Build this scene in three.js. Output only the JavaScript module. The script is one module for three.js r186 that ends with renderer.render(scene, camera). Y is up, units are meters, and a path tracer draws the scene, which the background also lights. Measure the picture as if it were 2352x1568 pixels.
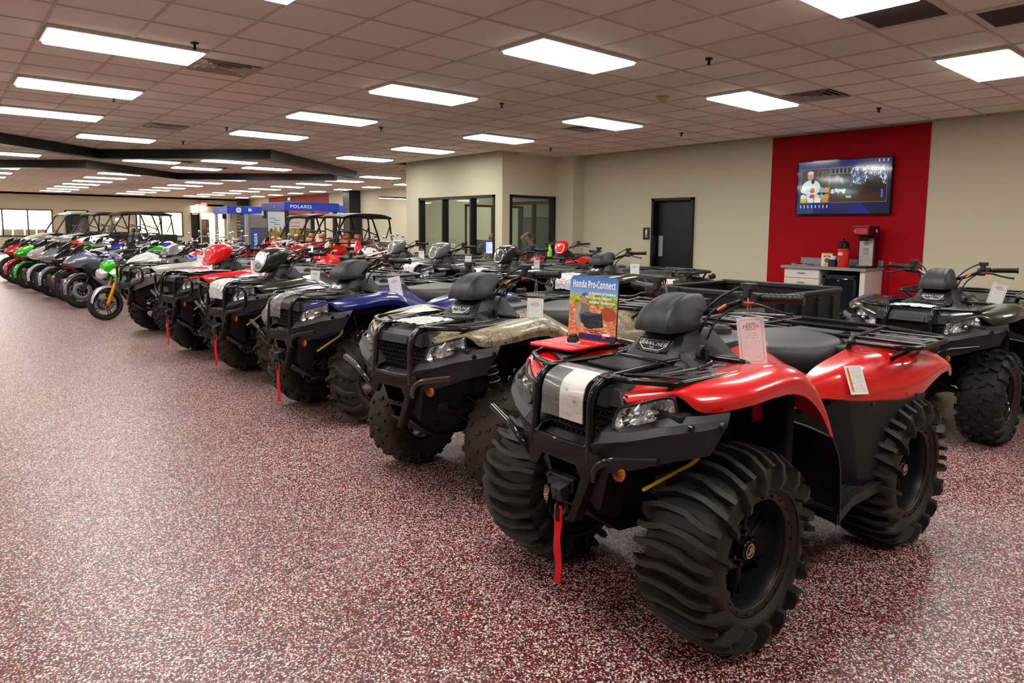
import * as THREE from 'three';
import { mergeGeometries, mergeVertices, toCreasedNormals } from 'three/addons/utils/BufferGeometryUtils.js';
import { RoundedBoxGeometry } from 'three/addons/geometries/RoundedBoxGeometry.js';
import { MarchingCubes } from 'three/addons/objects/MarchingCubes.js';
import { RectAreaLightUniformsLib } from 'three/addons/lights/RectAreaLightUniformsLib.js';

// ---------------------------------------------------------------- camera, light level
const scene = new THREE.Scene();
scene.background = new THREE.Color(0x050505);
const FOCAL = 1566.1;                                       // pixels, for a 2352 x 1568 frame
const camera = new THREE.PerspectiveCamera(2 * Math.atan(784 / FOCAL) * 180 / Math.PI, 1.5, 0.05, 120);
{
  const yaw = 41.3002 * Math.PI / 180, pitch = 6.0272 * Math.PI / 180, roll = 0.5718 * Math.PI / 180;
  const fwd = new THREE.Vector3(Math.sin(yaw) * Math.cos(pitch), -Math.sin(pitch), -Math.cos(yaw) * Math.cos(pitch));
  const right = new THREE.Vector3(Math.cos(yaw), 0, Math.sin(yaw)), up = right.clone().cross(fwd);
  const r2 = right.clone().multiplyScalar(Math.cos(roll)).addScaledVector(up, Math.sin(roll));
  const u2 = up.clone().multiplyScalar(Math.cos(roll)).addScaledVector(right, -Math.sin(roll));
  camera.quaternion.setFromRotationMatrix(new THREE.Matrix4().makeBasis(r2, u2, fwd.clone().negate()));
  camera.position.set(0, 1.47, 0);
  camera.setViewOffset(2352, 1568, -48.34, 92.98, 2352, 1568);   // the photograph's lens is shifted
  camera.updateProjectionMatrix();
}
scene.add(camera);
const renderer = new THREE.WebGLRenderer({ antialias: true });
renderer.toneMapping = THREE.LinearToneMapping;
renderer.toneMappingExposure = 1.6;
renderer.shadowMap.enabled = true;
RectAreaLightUniformsLib.init();
const PANEL_LIGHT = 9.0, PANEL_GLOW = 4.0, PANEL_COLOR = new THREE.Color(1.0, 0.97, 0.915);

// ---------------------------------------------------------------- random numbers, names, records
function rng(seed) { let s = seed >>> 0; return () => { s = (s + 0x6d2b79f5) | 0; let t = Math.imul(s ^ (s >>> 15), 1 | s); t = (t + Math.imul(t ^ (t >>> 7), 61 | t)) ^ t; return ((t ^ (t >>> 14)) >>> 0) / 4294967296; }; }
const rnd = rng(20240611);
const taken = {};
function numbered(n) { const k = taken[n] = (taken[n] ?? -1) + 1; return k ? n + '_' + String(k).padStart(3, '0') : n; }
function tag(o, label, category, group) { o.userData.label = label; o.userData.category = category; if (group) o.userData.group = group; return o; }
function thing(name, label, category, pos = [0, 0, 0], turn = 0, group) {
  const o = new THREE.Group(); o.name = numbered(name); scene.add(o);
  o.position.set(...pos); o.rotation.y = turn; return tag(o, label, category, group);
}
function structure(name, parent) { const o = new THREE.Group(); o.name = numbered(name); o.userData.kind = 'structure'; (parent ?? scene).add(o); return o; }
function part(name, geo, mat, parent) {
  if (geo.pair) { const a = part(name, geo.pair[0], mat, parent); part(name, geo.pair[1], mat, parent); return a; }
  const g = Array.isArray(geo) ? merge(geo) : geo;
  const m = new THREE.Mesh(g, mat); m.name = name; m.castShadow = m.receiveShadow = true; (parent ?? scene).add(m); return m;
}
function single(name, geo, mat, label, category, group) { const m = part(numbered(name), geo, mat, scene); return tag(m, label, category, group); }
function group(name, parent) { const o = new THREE.Group(); o.name = name; parent.add(o); return o; }

// ---------------------------------------------------------------- geometry helpers
const V = (x, y, z) => new THREE.Vector3(x, y, z);
function plain(g) {
  let h = g.index ? g.toNonIndexed() : g;
  if (!h.attributes.normal) h.computeVertexNormals();
  if (!h.attributes.uv) h.setAttribute('uv', new THREE.BufferAttribute(new Float32Array(h.attributes.position.count * 2), 2));
  for (const k of Object.keys(h.attributes)) if (!['position', 'normal', 'uv'].includes(k)) h.deleteAttribute(k);
  h.morphAttributes = {}; h.clearGroups && h.clearGroups(); return h;
}
function merge(list) { const l = list.flat(9).filter(Boolean); return l.length === 1 ? l[0] : mergeGeometries(l.map(plain), false); }
function at(g, x = 0, y = 0, z = 0, rx = 0, ry = 0, rz = 0) { if (rx) g.rotateX(rx); if (ry) g.rotateY(ry); if (rz) g.rotateZ(rz); g.translate(x, y, z); return g; }
function box(w, h, d, x = 0, y = 0, z = 0, r = 0, rx = 0, ry = 0, rz = 0) {
  const g = r > 0 ? new RoundedBoxGeometry(w, h, d, 2, Math.min(r, w / 2.02, h / 2.02, d / 2.02)) : new THREE.BoxGeometry(w, h, d);
  return at(g, x, y, z, rx, ry, rz);
}
function cyl(r1, r2, h, x, y, z, axis = 'y', seg = 20) { const g = new THREE.CylinderGeometry(r1, r2, h, seg); if (axis === 'x') g.rotateZ(-Math.PI / 2); if (axis === 'z') g.rotateX(Math.PI / 2); g.translate(x, y, z); return g; }
function ball(r, x, y, z, sx = 1, sy = 1, sz = 1, n = 16) { const g = new THREE.SphereGeometry(r, n, Math.ceil(n * .7)); g.scale(sx, sy, sz); g.translate(x, y, z); return g; }
function ring(R, r, x, y, z, axis = 'z', seg = 36, tub = 8) { const g = new THREE.TorusGeometry(R, r, tub, seg); if (axis === 'x') g.rotateY(Math.PI / 2); if (axis === 'y') g.rotateX(Math.PI / 2); g.translate(x, y, z); return g; }
function mirZ(g) { // mirrored copy about z = 0
  const h = plain(g.clone()); const p = h.attributes.position, n = h.attributes.normal, u = h.attributes.uv;
  for (let i = 0; i < p.count; i++) { p.setZ(i, -p.getZ(i)); n.setZ(i, -n.getZ(i)); }
  for (let i = 0; i < p.count; i += 3) for (const a of [p, n, u]) for (let k = 0; k < a.itemSize; k++) { const t = a.array[(i + 1) * a.itemSize + k]; a.array[(i + 1) * a.itemSize + k] = a.array[(i + 2) * a.itemSize + k]; a.array[(i + 2) * a.itemSize + k] = t; }
  return h;
}
const both = (g) => { const h = Array.isArray(g) ? merge(g) : g; return [h, mirZ(h)]; };
const pair = (g) => ({ pair: both(g) });
function quads(grid, closeU = false, closeV = false) { // grid[i][j] = Vector3, smooth surface
  const n = grid.length, m = grid[0].length, pos = [], uv = [], idx = [];
  let ul = [0]; for (let i = 1; i < n; i++) ul.push(ul[i - 1] + grid[i][m >> 1].distanceTo(grid[i - 1][m >> 1]));
  for (let i = 0; i < n; i++) { let vl = 0; for (let j = 0; j < m; j++) { if (j) vl += grid[i][j].distanceTo(grid[i][j - 1]); pos.push(grid[i][j].x, grid[i][j].y, grid[i][j].z); uv.push(ul[i], vl); } }
  for (let i = 0; i < (closeU ? n : n - 1); i++) for (let j = 0; j < (closeV ? m : m - 1); j++) {
    const a = i * m + j, b = ((i + 1) % n) * m + j, c = ((i + 1) % n) * m + (j + 1) % m, d = i * m + (j + 1) % m; idx.push(a, b, d, b, c, d);
  }
  const g = new THREE.BufferGeometry(); g.setAttribute('position', new THREE.Float32BufferAttribute(pos, 3)); g.setAttribute('uv', new THREE.Float32BufferAttribute(uv, 2)); g.setIndex(idx); g.computeVertexNormals(); return g;
}
function refine(grid, nu, nv) { // Catmull-Rom through the rows and the columns
  const along = (pts, k) => { const c = new THREE.CatmullRomCurve3(pts, false, 'centripetal'); return Array.from({ length: k }, (_, i) => c.getPoint(i / (k - 1))); };
  const rows = grid.map((r) => along(r, nv));
  const cols = Array.from({ length: nv }, (_, j) => along(rows.map((r) => r[j]), nu));
  return Array.from({ length: nu }, (_, i) => cols.map((c) => c[i]));
}
const grid3 = (rows) => rows.map((r) => r.map((p) => V(...p)));
function shell(grid, t, crease = 0) { // a sheet with thickness t; grid normals give the outer side
  const n = grid.length, m = grid[0].length, nor = grid.map((r) => r.map(() => V(0, 0, 0)));
  for (let i = 0; i < n; i++) for (let j = 0; j < m; j++) {
    const a = grid[Math.min(i + 1, n - 1)][j].clone().sub(grid[Math.max(i - 1, 0)][j]), b = grid[i][Math.min(j + 1, m - 1)].clone().sub(grid[i][Math.max(j - 1, 0)]);
    nor[i][j] = a.cross(b).normalize();
  }
  const inner = grid.map((r, i) => r.map((p, j) => p.clone().addScaledVector(nor[i][j], -t)));
  const rimOf = (a, b) => quads([a, b]);
  const o = [quads(grid), quads(inner.map((r) => r.slice().reverse())), rimOf(inner[0], grid[0]), rimOf(grid[n - 1], inner[n - 1]), rimOf(grid.map((r) => r[0]), inner.map((r) => r[0])), rimOf(inner.map((r) => r[m - 1]), grid.map((r) => r[m - 1]))];
  const g = merge(o); return crease ? toCreasedNormals(g, crease) : g;
}
function loft(sections, { caps = true, crease = 0, smooth = 0, nv = 0 } = {}) { // closed rings
  let s = sections.map((r) => r.map((p) => p.isVector3 ? p : V(...p)));
  if (nv) s = s.map((r) => { const c = new THREE.CatmullRomCurve3(r, true, 'centripetal'); return Array.from({ length: nv }, (_, i) => c.getPoint(i / nv)); });
  if (smooth) { const m = s[0].length, cols = Array.from({ length: m }, (_, j) => { const c = new THREE.CatmullRomCurve3(s.map((r) => r[j]), false, 'centripetal'); return Array.from({ length: smooth }, (_, i) => c.getPoint(i / (smooth - 1))); }); s = Array.from({ length: smooth }, (_, i) => cols.map((c) => c[i])); }
  const l = [quads(s, false, true)];
  const cap = (r, flip) => { const c = r.reduce((a, p) => a.add(p), V(0, 0, 0)).multiplyScalar(1 / r.length); const rr = flip ? r.slice().reverse() : r; return quads([rr.concat([rr[0]]), rr.concat([rr[0]]).map(() => c.clone())]); };
  if (caps) { l.push(cap(s[0], false)); l.push(cap(s[s.length - 1], true)); }
  const g = merge(l); return crease ? toCreasedNormals(g, crease) : g;
}
function sweep(pts, r, radial = 8, closed = false, smooth = 0) { // a round bar along points
  let p = pts.map((q) => q.isVector3 ? q : V(...q));
  if (smooth) { const c = new THREE.CatmullRomCurve3(p, closed, 'centripetal'); p = Array.from({ length: smooth }, (_, i) => c.getPoint(closed ? i / smooth : i / (smooth - 1))); }
  const n = p.length, T = p.map((_, i) => closed ? p[(i + 1) % n].clone().sub(p[(i + n - 1) % n]).normalize() : p[Math.min(i + 1, n - 1)].clone().sub(p[Math.max(i - 1, 0)]).normalize());
  let N = Math.abs(T[0].y) < .9 ? V(0, 1, 0) : V(1, 0, 0); N.sub(T[0].clone().multiplyScalar(N.dot(T[0]))).normalize();
  const rr = (i) => typeof r === 'function' ? r(i / (n - 1)) : r;
  const rings = p.map((q, i) => { if (i) N = N.clone().sub(T[i].clone().multiplyScalar(N.dot(T[i]))).normalize(); const B = T[i].clone().cross(N); return Array.from({ length: radial }, (_, k) => { const a = k / radial * 2 * Math.PI; return q.clone().addScaledVector(N, Math.cos(a) * rr(i)).addScaledVector(B, Math.sin(a) * rr(i)); }); });
  if (closed) return quads(rings, true, true);
  return loft(rings);
}
function bent(pts, fillet = .03, k = 5, closed = false) { // polyline with rounded corners
  const p = pts.map((q) => q.isVector3 ? q : V(...q)), n = p.length, o = [];
  for (let i = 0; i < n; i++) {
    if (!closed && (i === 0 || i === n - 1)) { o.push(p[i]); continue; }
    const a = p[(i + n - 1) % n], b = p[(i + 1) % n], f1 = Math.min(fillet, a.distanceTo(p[i]) * .45), f2 = Math.min(fillet, b.distanceTo(p[i]) * .45);
    const s = p[i].clone().addScaledVector(a.clone().sub(p[i]).normalize(), f1), e = p[i].clone().addScaledVector(b.clone().sub(p[i]).normalize(), f2);
    for (let q = 0; q <= k; q++) { const t = q / k; o.push(s.clone().multiplyScalar((1 - t) * (1 - t)).addScaledVector(p[i], 2 * t * (1 - t)).addScaledVector(e, t * t)); }
  }
  return o;
}
const pipe = (pts, r, fillet = .03, radial = 8, closed = false) => sweep(bent(pts, fillet, 5, closed), r, radial, closed);
function lathe(profile, axis = 'z', seg = 40) { // profile: [radius, along]
  const g = new THREE.LatheGeometry(profile.map((p) => new THREE.Vector2(p[0], p[1])), seg);
  if (axis === 'z') g.rotateX(Math.PI / 2); if (axis === 'x') g.rotateZ(-Math.PI / 2); return g;
}
function extrude(pts, depth, bevel = 0, holes = []) { // shape in xy, depth along +z
  const s = new THREE.Shape(pts.map((p) => new THREE.Vector2(...p)));
  for (const h of holes) s.holes.push(new THREE.Path(h.map((p) => new THREE.Vector2(...p))));
  return new THREE.ExtrudeGeometry(s, { depth, bevelEnabled: bevel > 0, bevelThickness: bevel, bevelSize: bevel, bevelOffset: -bevel, bevelSegments: 2, curveSegments: 6 });
}
function roundRect(w, h, r, k = 5) { const o = []; for (const [cx, cy, a0] of [[w / 2 - r, h / 2 - r, 0], [-w / 2 + r, h / 2 - r, 1], [-w / 2 + r, -h / 2 + r, 2], [w / 2 - r, -h / 2 + r, 3]]) for (let i = 0; i <= k; i++) { const a = (a0 + i / k) * Math.PI / 2; o.push([cx + r * Math.cos(a), cy + r * Math.sin(a)]); } return o; }
function decal(w, h) { const g = new THREE.PlaneGeometry(w, h); return g; }

// ---------------------------------------------------------------- textures
function canvasTexture(w, h, draw, srgb = true) {
  const c = document.createElement('canvas'); c.width = w; c.height = h; const x = c.getContext('2d'); draw(x, w, h);
  const t = new THREE.CanvasTexture(c); if (srgb) t.colorSpace = THREE.SRGBColorSpace; t.wrapS = t.wrapT = THREE.RepeatWrapping; t.anisotropy = 8; return t;
}
function dataTexture(n, fill, srgb = true) {
  const d = new Uint8Array(n * n * 4); fill(d, n); const t = new THREE.DataTexture(d, n, n); t.wrapS = t.wrapT = THREE.RepeatWrapping; t.magFilter = THREE.LinearFilter; t.minFilter = THREE.LinearMipmapLinearFilter; t.generateMipmaps = true;
  if (srgb) t.colorSpace = THREE.SRGBColorSpace; t.needsUpdate = true; return t;
}
const flakes = dataTexture(2048, (d, n) => {
  const r = rng(7), pal = [[236, 228, 220, 27], [200, 186, 178, 13], [104, 18, 22, 19], [166, 28, 28, 16], [46, 30, 30, 15], [20, 17, 18, 10]];
  const tot = pal.reduce((a, p) => a + p[3], 0);
  const pick = () => { let t = r() * tot; for (const p of pal) { t -= p[3]; if (t < 0) return p; } return pal[0]; };
  for (let i = 0; i < n * n; i++) { d[i * 4] = 70; d[i * 4 + 1] = 22; d[i * 4 + 2] = 24; d[i * 4 + 3] = 255; }
  for (let k = 0; k < 520000; k++) {
    const c = pick(), cx = r() * n, cy = r() * n, a = r() * 6.28, w = 1.1 + r() * r() * 3.4, h = .9 + r() * 1.9, ca = Math.cos(a), sa = Math.sin(a), R = Math.ceil(Math.max(w, h)), j = (r() - .5) * 22;
    for (let y = -R; y <= R; y++) for (let x = -R; x <= R; x++) {
      const u = x * ca + y * sa, v = -x * sa + y * ca; if (Math.abs(u) / w + Math.abs(v) / h > 1.25) continue;
      const q = ((((cy + y) | 0) & (n - 1)) * n + (((cx + x) | 0) & (n - 1))) * 4; d[q] = Math.max(0, Math.min(255, c[0] + j)); d[q + 1] = Math.max(0, Math.min(255, c[1] + j)); d[q + 2] = Math.max(0, Math.min(255, c[2] + j));
    }
  }
});
flakes.repeat.set(1 / 3.1, 1 / 3.1);
function noiseTex(n, seed, lo, hi, octaves = 4, base = 8) {
  return dataTexture(n, (d) => {
    const r = rng(seed), f = new Float32Array(n * n);
    for (let o = 0; o < octaves; o++) {
      const m = base << o, g = Float32Array.from({ length: m * m }, () => r()), amp = 1 / (1 << o);
      for (let y = 0; y < n; y++) for (let x = 0; x < n; x++) { const u = x / n * m, v = y / n * m, i = u | 0, j = v | 0, a = u - i, b = v - j, i1 = (i + 1) % m, j1 = (j + 1) % m, s = a * a * (3 - 2 * a), t = b * b * (3 - 2 * b); f[y * n + x] += amp * ((g[j * m + i] * (1 - s) + g[j * m + i1] * s) * (1 - t) + (g[j1 * m + i] * (1 - s) + g[j1 * m + i1] * s) * t); }
    }
    for (let i = 0; i < n * n; i++) { const v = lo + (hi - lo) * Math.min(1, Math.max(0, f[i] / 1.9)); d[i * 4] = d[i * 4 + 1] = d[i * 4 + 2] = v; d[i * 4 + 3] = 255; }
  }, false);
}
const grainTex = noiseTex(512, 3, 0, 255, 4, 64), cloudTex = noiseTex(512, 5, 0, 255, 5, 6);
const camoTex = canvasTexture(1024, 1024, (x, w, h) => {
  const r = rng(99); x.fillStyle = '#8d8168'; x.fillRect(0, 0, w, h);
  for (let i = 0; i < 260; i++) { x.fillStyle = ['#a59a80', '#6f6650', '#b8ae97', '#57503f', '#7d7a58', '#948763'][i % 6]; x.globalAlpha = .55; x.beginPath(); const cx = r() * w, cy = r() * h; x.ellipse(cx, cy, 14 + r() * 60, 8 + r() * 22, r() * 3.1, 0, 7); x.fill(); }
  x.globalAlpha = .8;
  for (let i = 0; i < 46; i++) { let px = r() * w, py = r() * h, a = r() * 6.3; x.strokeStyle = ['#3a3327', '#4b4232', '#c9c1ab', '#2e291f'][i % 4]; x.lineWidth = 2 + r() * 13; x.beginPath(); x.moveTo(px, py); for (let k = 0; k < 5; k++) { a += (r() - .5) * .9; px += Math.cos(a) * 60; py += Math.sin(a) * 60; x.lineTo(px, py); } x.stroke(); }
  for (let i = 0; i < 330; i++) { x.fillStyle = ['#5c6038', '#4a4c2d', '#7c7a4a', '#96764d', '#cfc8b5', '#383124'][i % 6]; x.save(); x.translate(r() * w, r() * h); x.rotate(r() * 6.3); x.beginPath(); x.ellipse(0, 0, 6 + r() * 18, 2 + r() * 7, 0, 0, 7); x.fill(); x.restore(); }
  for (let i = 0; i < 2500; i++) { x.globalAlpha = .35; x.fillStyle = r() > .5 ? '#2f2a20' : '#d6cfbd'; x.fillRect(r() * w, r() * h, 1 + r() * 5, 1 + r() * 2); }
});
camoTex.repeat.set(2.1, 2.1);

// ---------------------------------------------------------------- materials
const std = (color, roughness = .5, metalness = 0, more = {}) => new THREE.MeshStandardMaterial({ color, roughness, metalness, ...more });
const phys = (color, roughness, more = {}) => new THREE.MeshPhysicalMaterial({ color, roughness, ...more });
const paint = (color, more = {}) => phys(color, .32, { clearcoat: 1, clearcoatRoughness: .06, ...more });
const glow = (color, k) => new THREE.MeshStandardMaterial({ color: 0x000000, emissive: color, emissiveIntensity: k, roughness: .4 });
const grain = (k = .0006, rep = 6) => { const t = grainTex.clone(); t.repeat.set(rep, rep); t.needsUpdate = true; return { bumpMap: t, bumpScale: k }; };
const GR = grain(.0004, 7);
const M = {
  plasticDark: std(0x17181a, .5, 0, GR), plasticGrey: std(0x2b2c2e, .48, 0, GR), plasticBlack: std(0x08080a, .42, 0, GR), matteBlack: std(0x060607, .8),
  seat: std(0x1a1a1c, .42, 0, grain(.0006, 9)), rubber: std(0x0f0e0c, .6, 0, grain(.0009, 8)), rubberDusty: std(0x352d22, .8, 0, grain(.0009, 8)), rubberGrey: std(0x211d18, .52, 0, grain(.0008, 8)),
  gloss: phys(0x020203, .5, { clearcoat: .6, clearcoatRoughness: .04, specularIntensity: .3 }), bumper: std(0x17100f, .42, .35, GR), rim: std(0x1c1c1f, .4, .3), rimRing: std(0x2a201d, .4, .3), steel: std(0x9a9a9c, .3, 1), chrome: std(0xe8e8ea, .08, 1), darkSteel: std(0x2a2a2c, .4, .8),
  silver: std(0xb9bcc0, .32, .7), reflector: std(0xf2f4f8, .22, .6), lens: phys(0xffffff, .03, { transmission: 1, thickness: 0, ior: 1.45, clearcoat: 1 }), clear: phys(0xffffff, .06, { transmission: 1, thickness: 0, ior: 1.3 }),
  glass: phys(0xf2f7f4, .02, { transmission: 1, thickness: 0, ior: 1.5 }), smoke: phys(0x50545c, .05, { transmission: .85, thickness: 0, ior: 1.4 }),
  amber: phys(0xe07800, .25, { clearcoat: 1, emissive: 0x000000 }), redLens: phys(0xc00a0a, .2, { clearcoat: 1 }), red: paint(0xdc0210), redCloth: std(0xd8070c, .8), blue: paint(0x08186c), olive: paint(0x1c2010), camo: phys(0xffffff, .45, { map: camoTex, clearcoat: .5, clearcoatRoughness: .2 }), whitePaint: paint(0xb9b8b6), grey: paint(0x6d6d6d), black: paint(0x08080a), lime: paint(0x2ec400), lavender: paint(0x77788f, { metalness: .3 }), silverPaint: paint(0xaeb2bd, { metalness: .4 }), white: paint(0xdedede), royal: paint(0x0735c2), navy: paint(0x0a1030), orange: paint(0xd04408), maroon: paint(0x5a0508), sand: paint(0x8f8878),
  gold: std(0xc98a1c, .3, .5), yellow: std(0xd6b000, .5), blueWire: std(0x1238a8, .4), string: std(0xd8cfa8, .8), paper: std(0xe6e2e0, .7), whitePlastic: std(0xdad9d6, .4), engine: std(0x4a4a4c, .45, .7), tireSport: std(0x131417, .62, 0, grain(.0004, 8)),
};

// ================================================================ THE ROOM
const CELL = 0.6096, GX = 0.7604, GZ = -6.6802, H = 3.03;                 // ceiling grid
M.floor = phys(0xffffff, .5, { map: flakes, clearcoat: .4, clearcoatRoughness: .33, bumpMap: grainTex, bumpScale: .0002 });
{ const t = cloudTex.clone(); t.repeat.set(.8, .8); t.needsUpdate = true; M.wall = std(0xd2cdb4, .75, 0, { bumpMap: grainTex, bumpScale: .0008 }); M.wallRed = phys(0xa60012, .6, { bumpMap: grainTex, bumpScale: .0006, specularIntensity: .3 }); }
M.wallFarRed = std(0x8f1a22, .6); M.ceilA = std(0xe6dfd0, .9, 0, { bumpMap: grainTex, bumpScale: .0005 }); M.ceilB = std(0xe0d9ca, .9, 0, { bumpMap: grainTex, bumpScale: .0005 }); M.ceilC = std(0xeae3d4, .9, 0, { bumpMap: grainTex, bumpScale: .0005 });
M.tbar = std(0xc4b9ab, .6); M.bulkhead = std(0x0c1216, .35); M.frame = std(0x16120f, .4, .2); M.doorBlack = std(0x0b0c10, .42, 0, grain(.0003, 4)); M.dark = std(0x0a0a0a, .8);
{
  const f = structure('floor'); const g = new THREE.BoxGeometry(26, .2, 54); g.translate(5, -.1, -20.5);
  const p = g.attributes.position, u = g.attributes.uv; for (let i = 0; i < p.count; i++) u.setXY(i, p.getX(i), p.getZ(i));
  part('floor_slab', g, M.floor, f);
}
// walls: panels with openings; along 'z' (plane x = at) or along 'x' (plane z = at)
function wallPanel(name, axis, at0, a0, a1, thick, holes = [], mat = M.wall, y1 = 3.12) {
  const w = structure(name), s = [[a0, 0], [a1, 0], [a1, y1], [a0, y1]];
  const g = extrude(s, Math.abs(thick), 0, holes.map(([b0, b1, c0, c1]) => [[b0, Math.max(c0, .0005)], [b0, c1], [b1, c1], [b1, Math.max(c0, .0005)]]));
  if (axis === 'z') { g.rotateY(-Math.PI / 2); g.translate(thick > 0 ? at0 + thick : at0, 0, 0); } else g.translate(0, 0, thick > 0 ? at0 : at0 + thick);
  part('wall_surface', g, mat, w); return w;
}
wallPanel('wall_right', 'z', 10.76, -10.7, 4.3, .16, [[-8.67, -7.69, 0, 2.09]]);
wallPanel('wall_left', 'z', -7.4, -42.6, 4.3, -.16);
wallPanel('wall_behind', 'x', 4.2, -7.5, 10.9, .16);
wallPanel('wall_far_right', 'z', 14.0, -42.6, -11.1, .16, [[-28.6, -27.4, 0, .01]]);
wallPanel('wall_back', 'x', -42.5, -7.5, 14.1, -.16, [[-1.2, 4.66, .85, 2.2], [5.19, 6.21, 0, 2.2], [8.4, 10.74, .85, 2.22], [11.2, 13.0, 0, 2.6]]);
wallPanel('wall_office_front', 'x', -11.14, 8.91, 14.1, -.12, [[9.11, 10.40, .75, 2.18]]);
wallPanel('wall_office_side', 'z', 8.91, -14.95, -11.26, .12, [[-14.35, -11.38, .75, 2.18]]);
wallPanel('wall_office_back', 'x', -14.95, 9.03, 14.1, .12, [[10.6, 12.6, .75, 2.1]]);
{ const c = structure('wall_pilaster'); part('wall_surface', box(.34, 3.1, .56, 10.59, 1.55, -10.87), M.wall, c); }
{ const c = structure('wall_red_panel'); part('wall_surface', box(.012, 3.03, 2.44, 10.754, 1.515, -4.93), M.wallRed, c); }
{ const c = structure('wall_far_red_panel'); part('wall_surface', box(.02, .95, 7.5, 13.99, 2.55, -34.2), M.wallFarRed, c); }
{ const c = structure('wall_column'); part('column_body', box(.55, 3.03, .6, 13.75, 1.515, -27.6), M.bulkhead, c); }
{ const c = structure('wall_column'); part('column_body', box(.5, 3.03, .5, 13.6, 1.515, -41.0), M.bulkhead, c); }
{ const c = structure('baseboard_right'); part('board', [box(.012, .1, 11.9, 10.754, .05, -1.65), box(.012, .1, 1.9, 10.754, .05, -9.65)], M.plasticBlack, c); }
{ // lit corridor and rooms beyond the back wall
  const c = structure('wall_beyond'); part('wall_surface', [box(16, 3, .15, 6.5, 1.5, -46.6), box(.15, 3, 4, -1.5, 1.5, -44.6), box(.15, 3, 4, 14.2, 1.5, -44.6), box(.12, 3, 4, 11.0, 1.5, -44.6), box(.12, 3, 4, 6.9, 1.5, -44.6), box(16, .1, 4.2, 6.5, 3.0, -44.6)], M.wall, c);
}
// ceiling -------------------------------------------------------------------------------------------
const panels = [];   // [x, z, cells long]
for (const k of [-3, -2, -1, 0, 1, 2]) panels.push([1.370, k, 2]);
panels.push([2.589, 3, 2]);
for (const k of [-3, -2, -1, 0, 1, 2]) panels.push([4.418, k, 2]);
for (const k of [-3, -2, -1, 0, 1, 2, 3]) panels.push([7.466, k, 2]);
panels.push([1.370, 5, 2], [4.113, 4.83, 2], [5.485, 4.25, 2], [5.485, 5.37, 2], [6.856, 4.79, 2], [10.514, 5, 2], [10.514, 6, 2]);
for (let k = 7; k <= 13; k++) for (const x of [1.370, 4.418, 7.466, 10.514]) panels.push([x, k, 2]);
for (let k = 6; k <= 13; k++) panels.push([12.80, k, 1]);
for (let k = -2; k <= 12; k += 2) panels.push([-1.68, k, 2], [-4.73, k, 2]);
panels.push([10.6, 2.55, 2], [12.6, 4.6, 2]);
const vents = [[2.285, -7.29, 'air vent beside the long light panel over the aisle'], [2.894, -12.17, 'small far air vent before the dark bulkhead'], [7.77, -3.94, 'air vent beside the light panel near the red wall'], [7.77, -7.60, 'air vent just behind a light panel near the black door']];
const grilles = [[5.33, -2.10, 'dark return air grille touching a light panel at the top of the picture'], [5.94, -1.49, 'dark return air grille in the top corner, cut by the picture edge']];
{
  const c = structure('ceiling');
  const sl = part('ceiling_slab', box(22, .12, 47, 3.4, 3.14, -19.2), M.dark, c);
  const x0 = -7.4, x1 = 14, z0 = -42.5, z1 = 4.2, bars = [];
  for (let i = Math.ceil((x0 - GX) / CELL); GX + i * CELL < x1; i++) bars.push(box(.024, .02, z1 - z0, GX + i * CELL, H + .01, (z0 + z1) / 2));
  for (let j = Math.ceil((z0 - GZ) / CELL); GZ + j * CELL < z1; j++) bars.push(box(x1 - x0, .02, .024, (x0 + x1) / 2, H + .0095, GZ + j * CELL));
  part('grid_bars', bars, M.tbar, c);
  const used = (x, z) => panels.some(([px, k, n]) => Math.abs(px - x) < n * CELL / 2 + .02 && Math.abs(-6.985 - 2.4384 * k - z) < CELL * .52) || vents.some(([a, b]) => Math.abs(a - x) < .3 && Math.abs(b - z) < .3) || grilles.some(([a, b]) => Math.abs(a - x) < .3 && Math.abs(b - z) < .3) || (x > 8.9 && z < -11.2 && z > -14.95 && x < 9.2) || (x > 10.75 && z > -10.7);
  const cells = [];
  for (let i = Math.ceil((x0 - GX) / CELL); GX + (i + 1) * CELL < x1 + .3; i++) for (let j = Math.ceil((z0 - GZ) / CELL); GZ + (j + 1) * CELL < z1 + .3; j++) { const x = GX + (i + .5) * CELL, z = GZ + (j + .5) * CELL; if (!used(x, z)) cells.push([x, z]); }
  camera.updateMatrixWorld(true);
  const seen = ([x, z]) => { const p = V(x, H, z).project(camera); const d = Math.hypot(x, z); return Math.abs(p.x) < 1.12 && Math.abs(p.y) < 1.2 && p.z < 1 ? 1 / (d * d) : 0; };
  cells.sort((a, b) => seen(b) - seen(a));
  const tg = new RoundedBoxGeometry(.594, .02, .594, 1, .004), r = rng(41), mats = [M.ceilA, M.ceilB, M.ceilC], rest = [];
  cells.forEach(([x, z], n) => { const y = H + .0155 + r() * .0015; if (n < 296) { const m = part('ceiling_tile', tg, mats[(r() * 3) | 0], c); m.position.set(x, y, z); } else rest.push([x, y, z]); });
  const im = new THREE.InstancedMesh(new THREE.BoxGeometry(.594, .02, .594), M.ceilA, rest.length); im.name = 'distant_ceiling_tiles'; im.userData.kind = 'stuff';
  rest.forEach((p, i) => im.setMatrixAt(i, new THREE.Matrix4().makeTranslation(...p))); im.receiveShadow = true; c.add(im);
}
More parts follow.
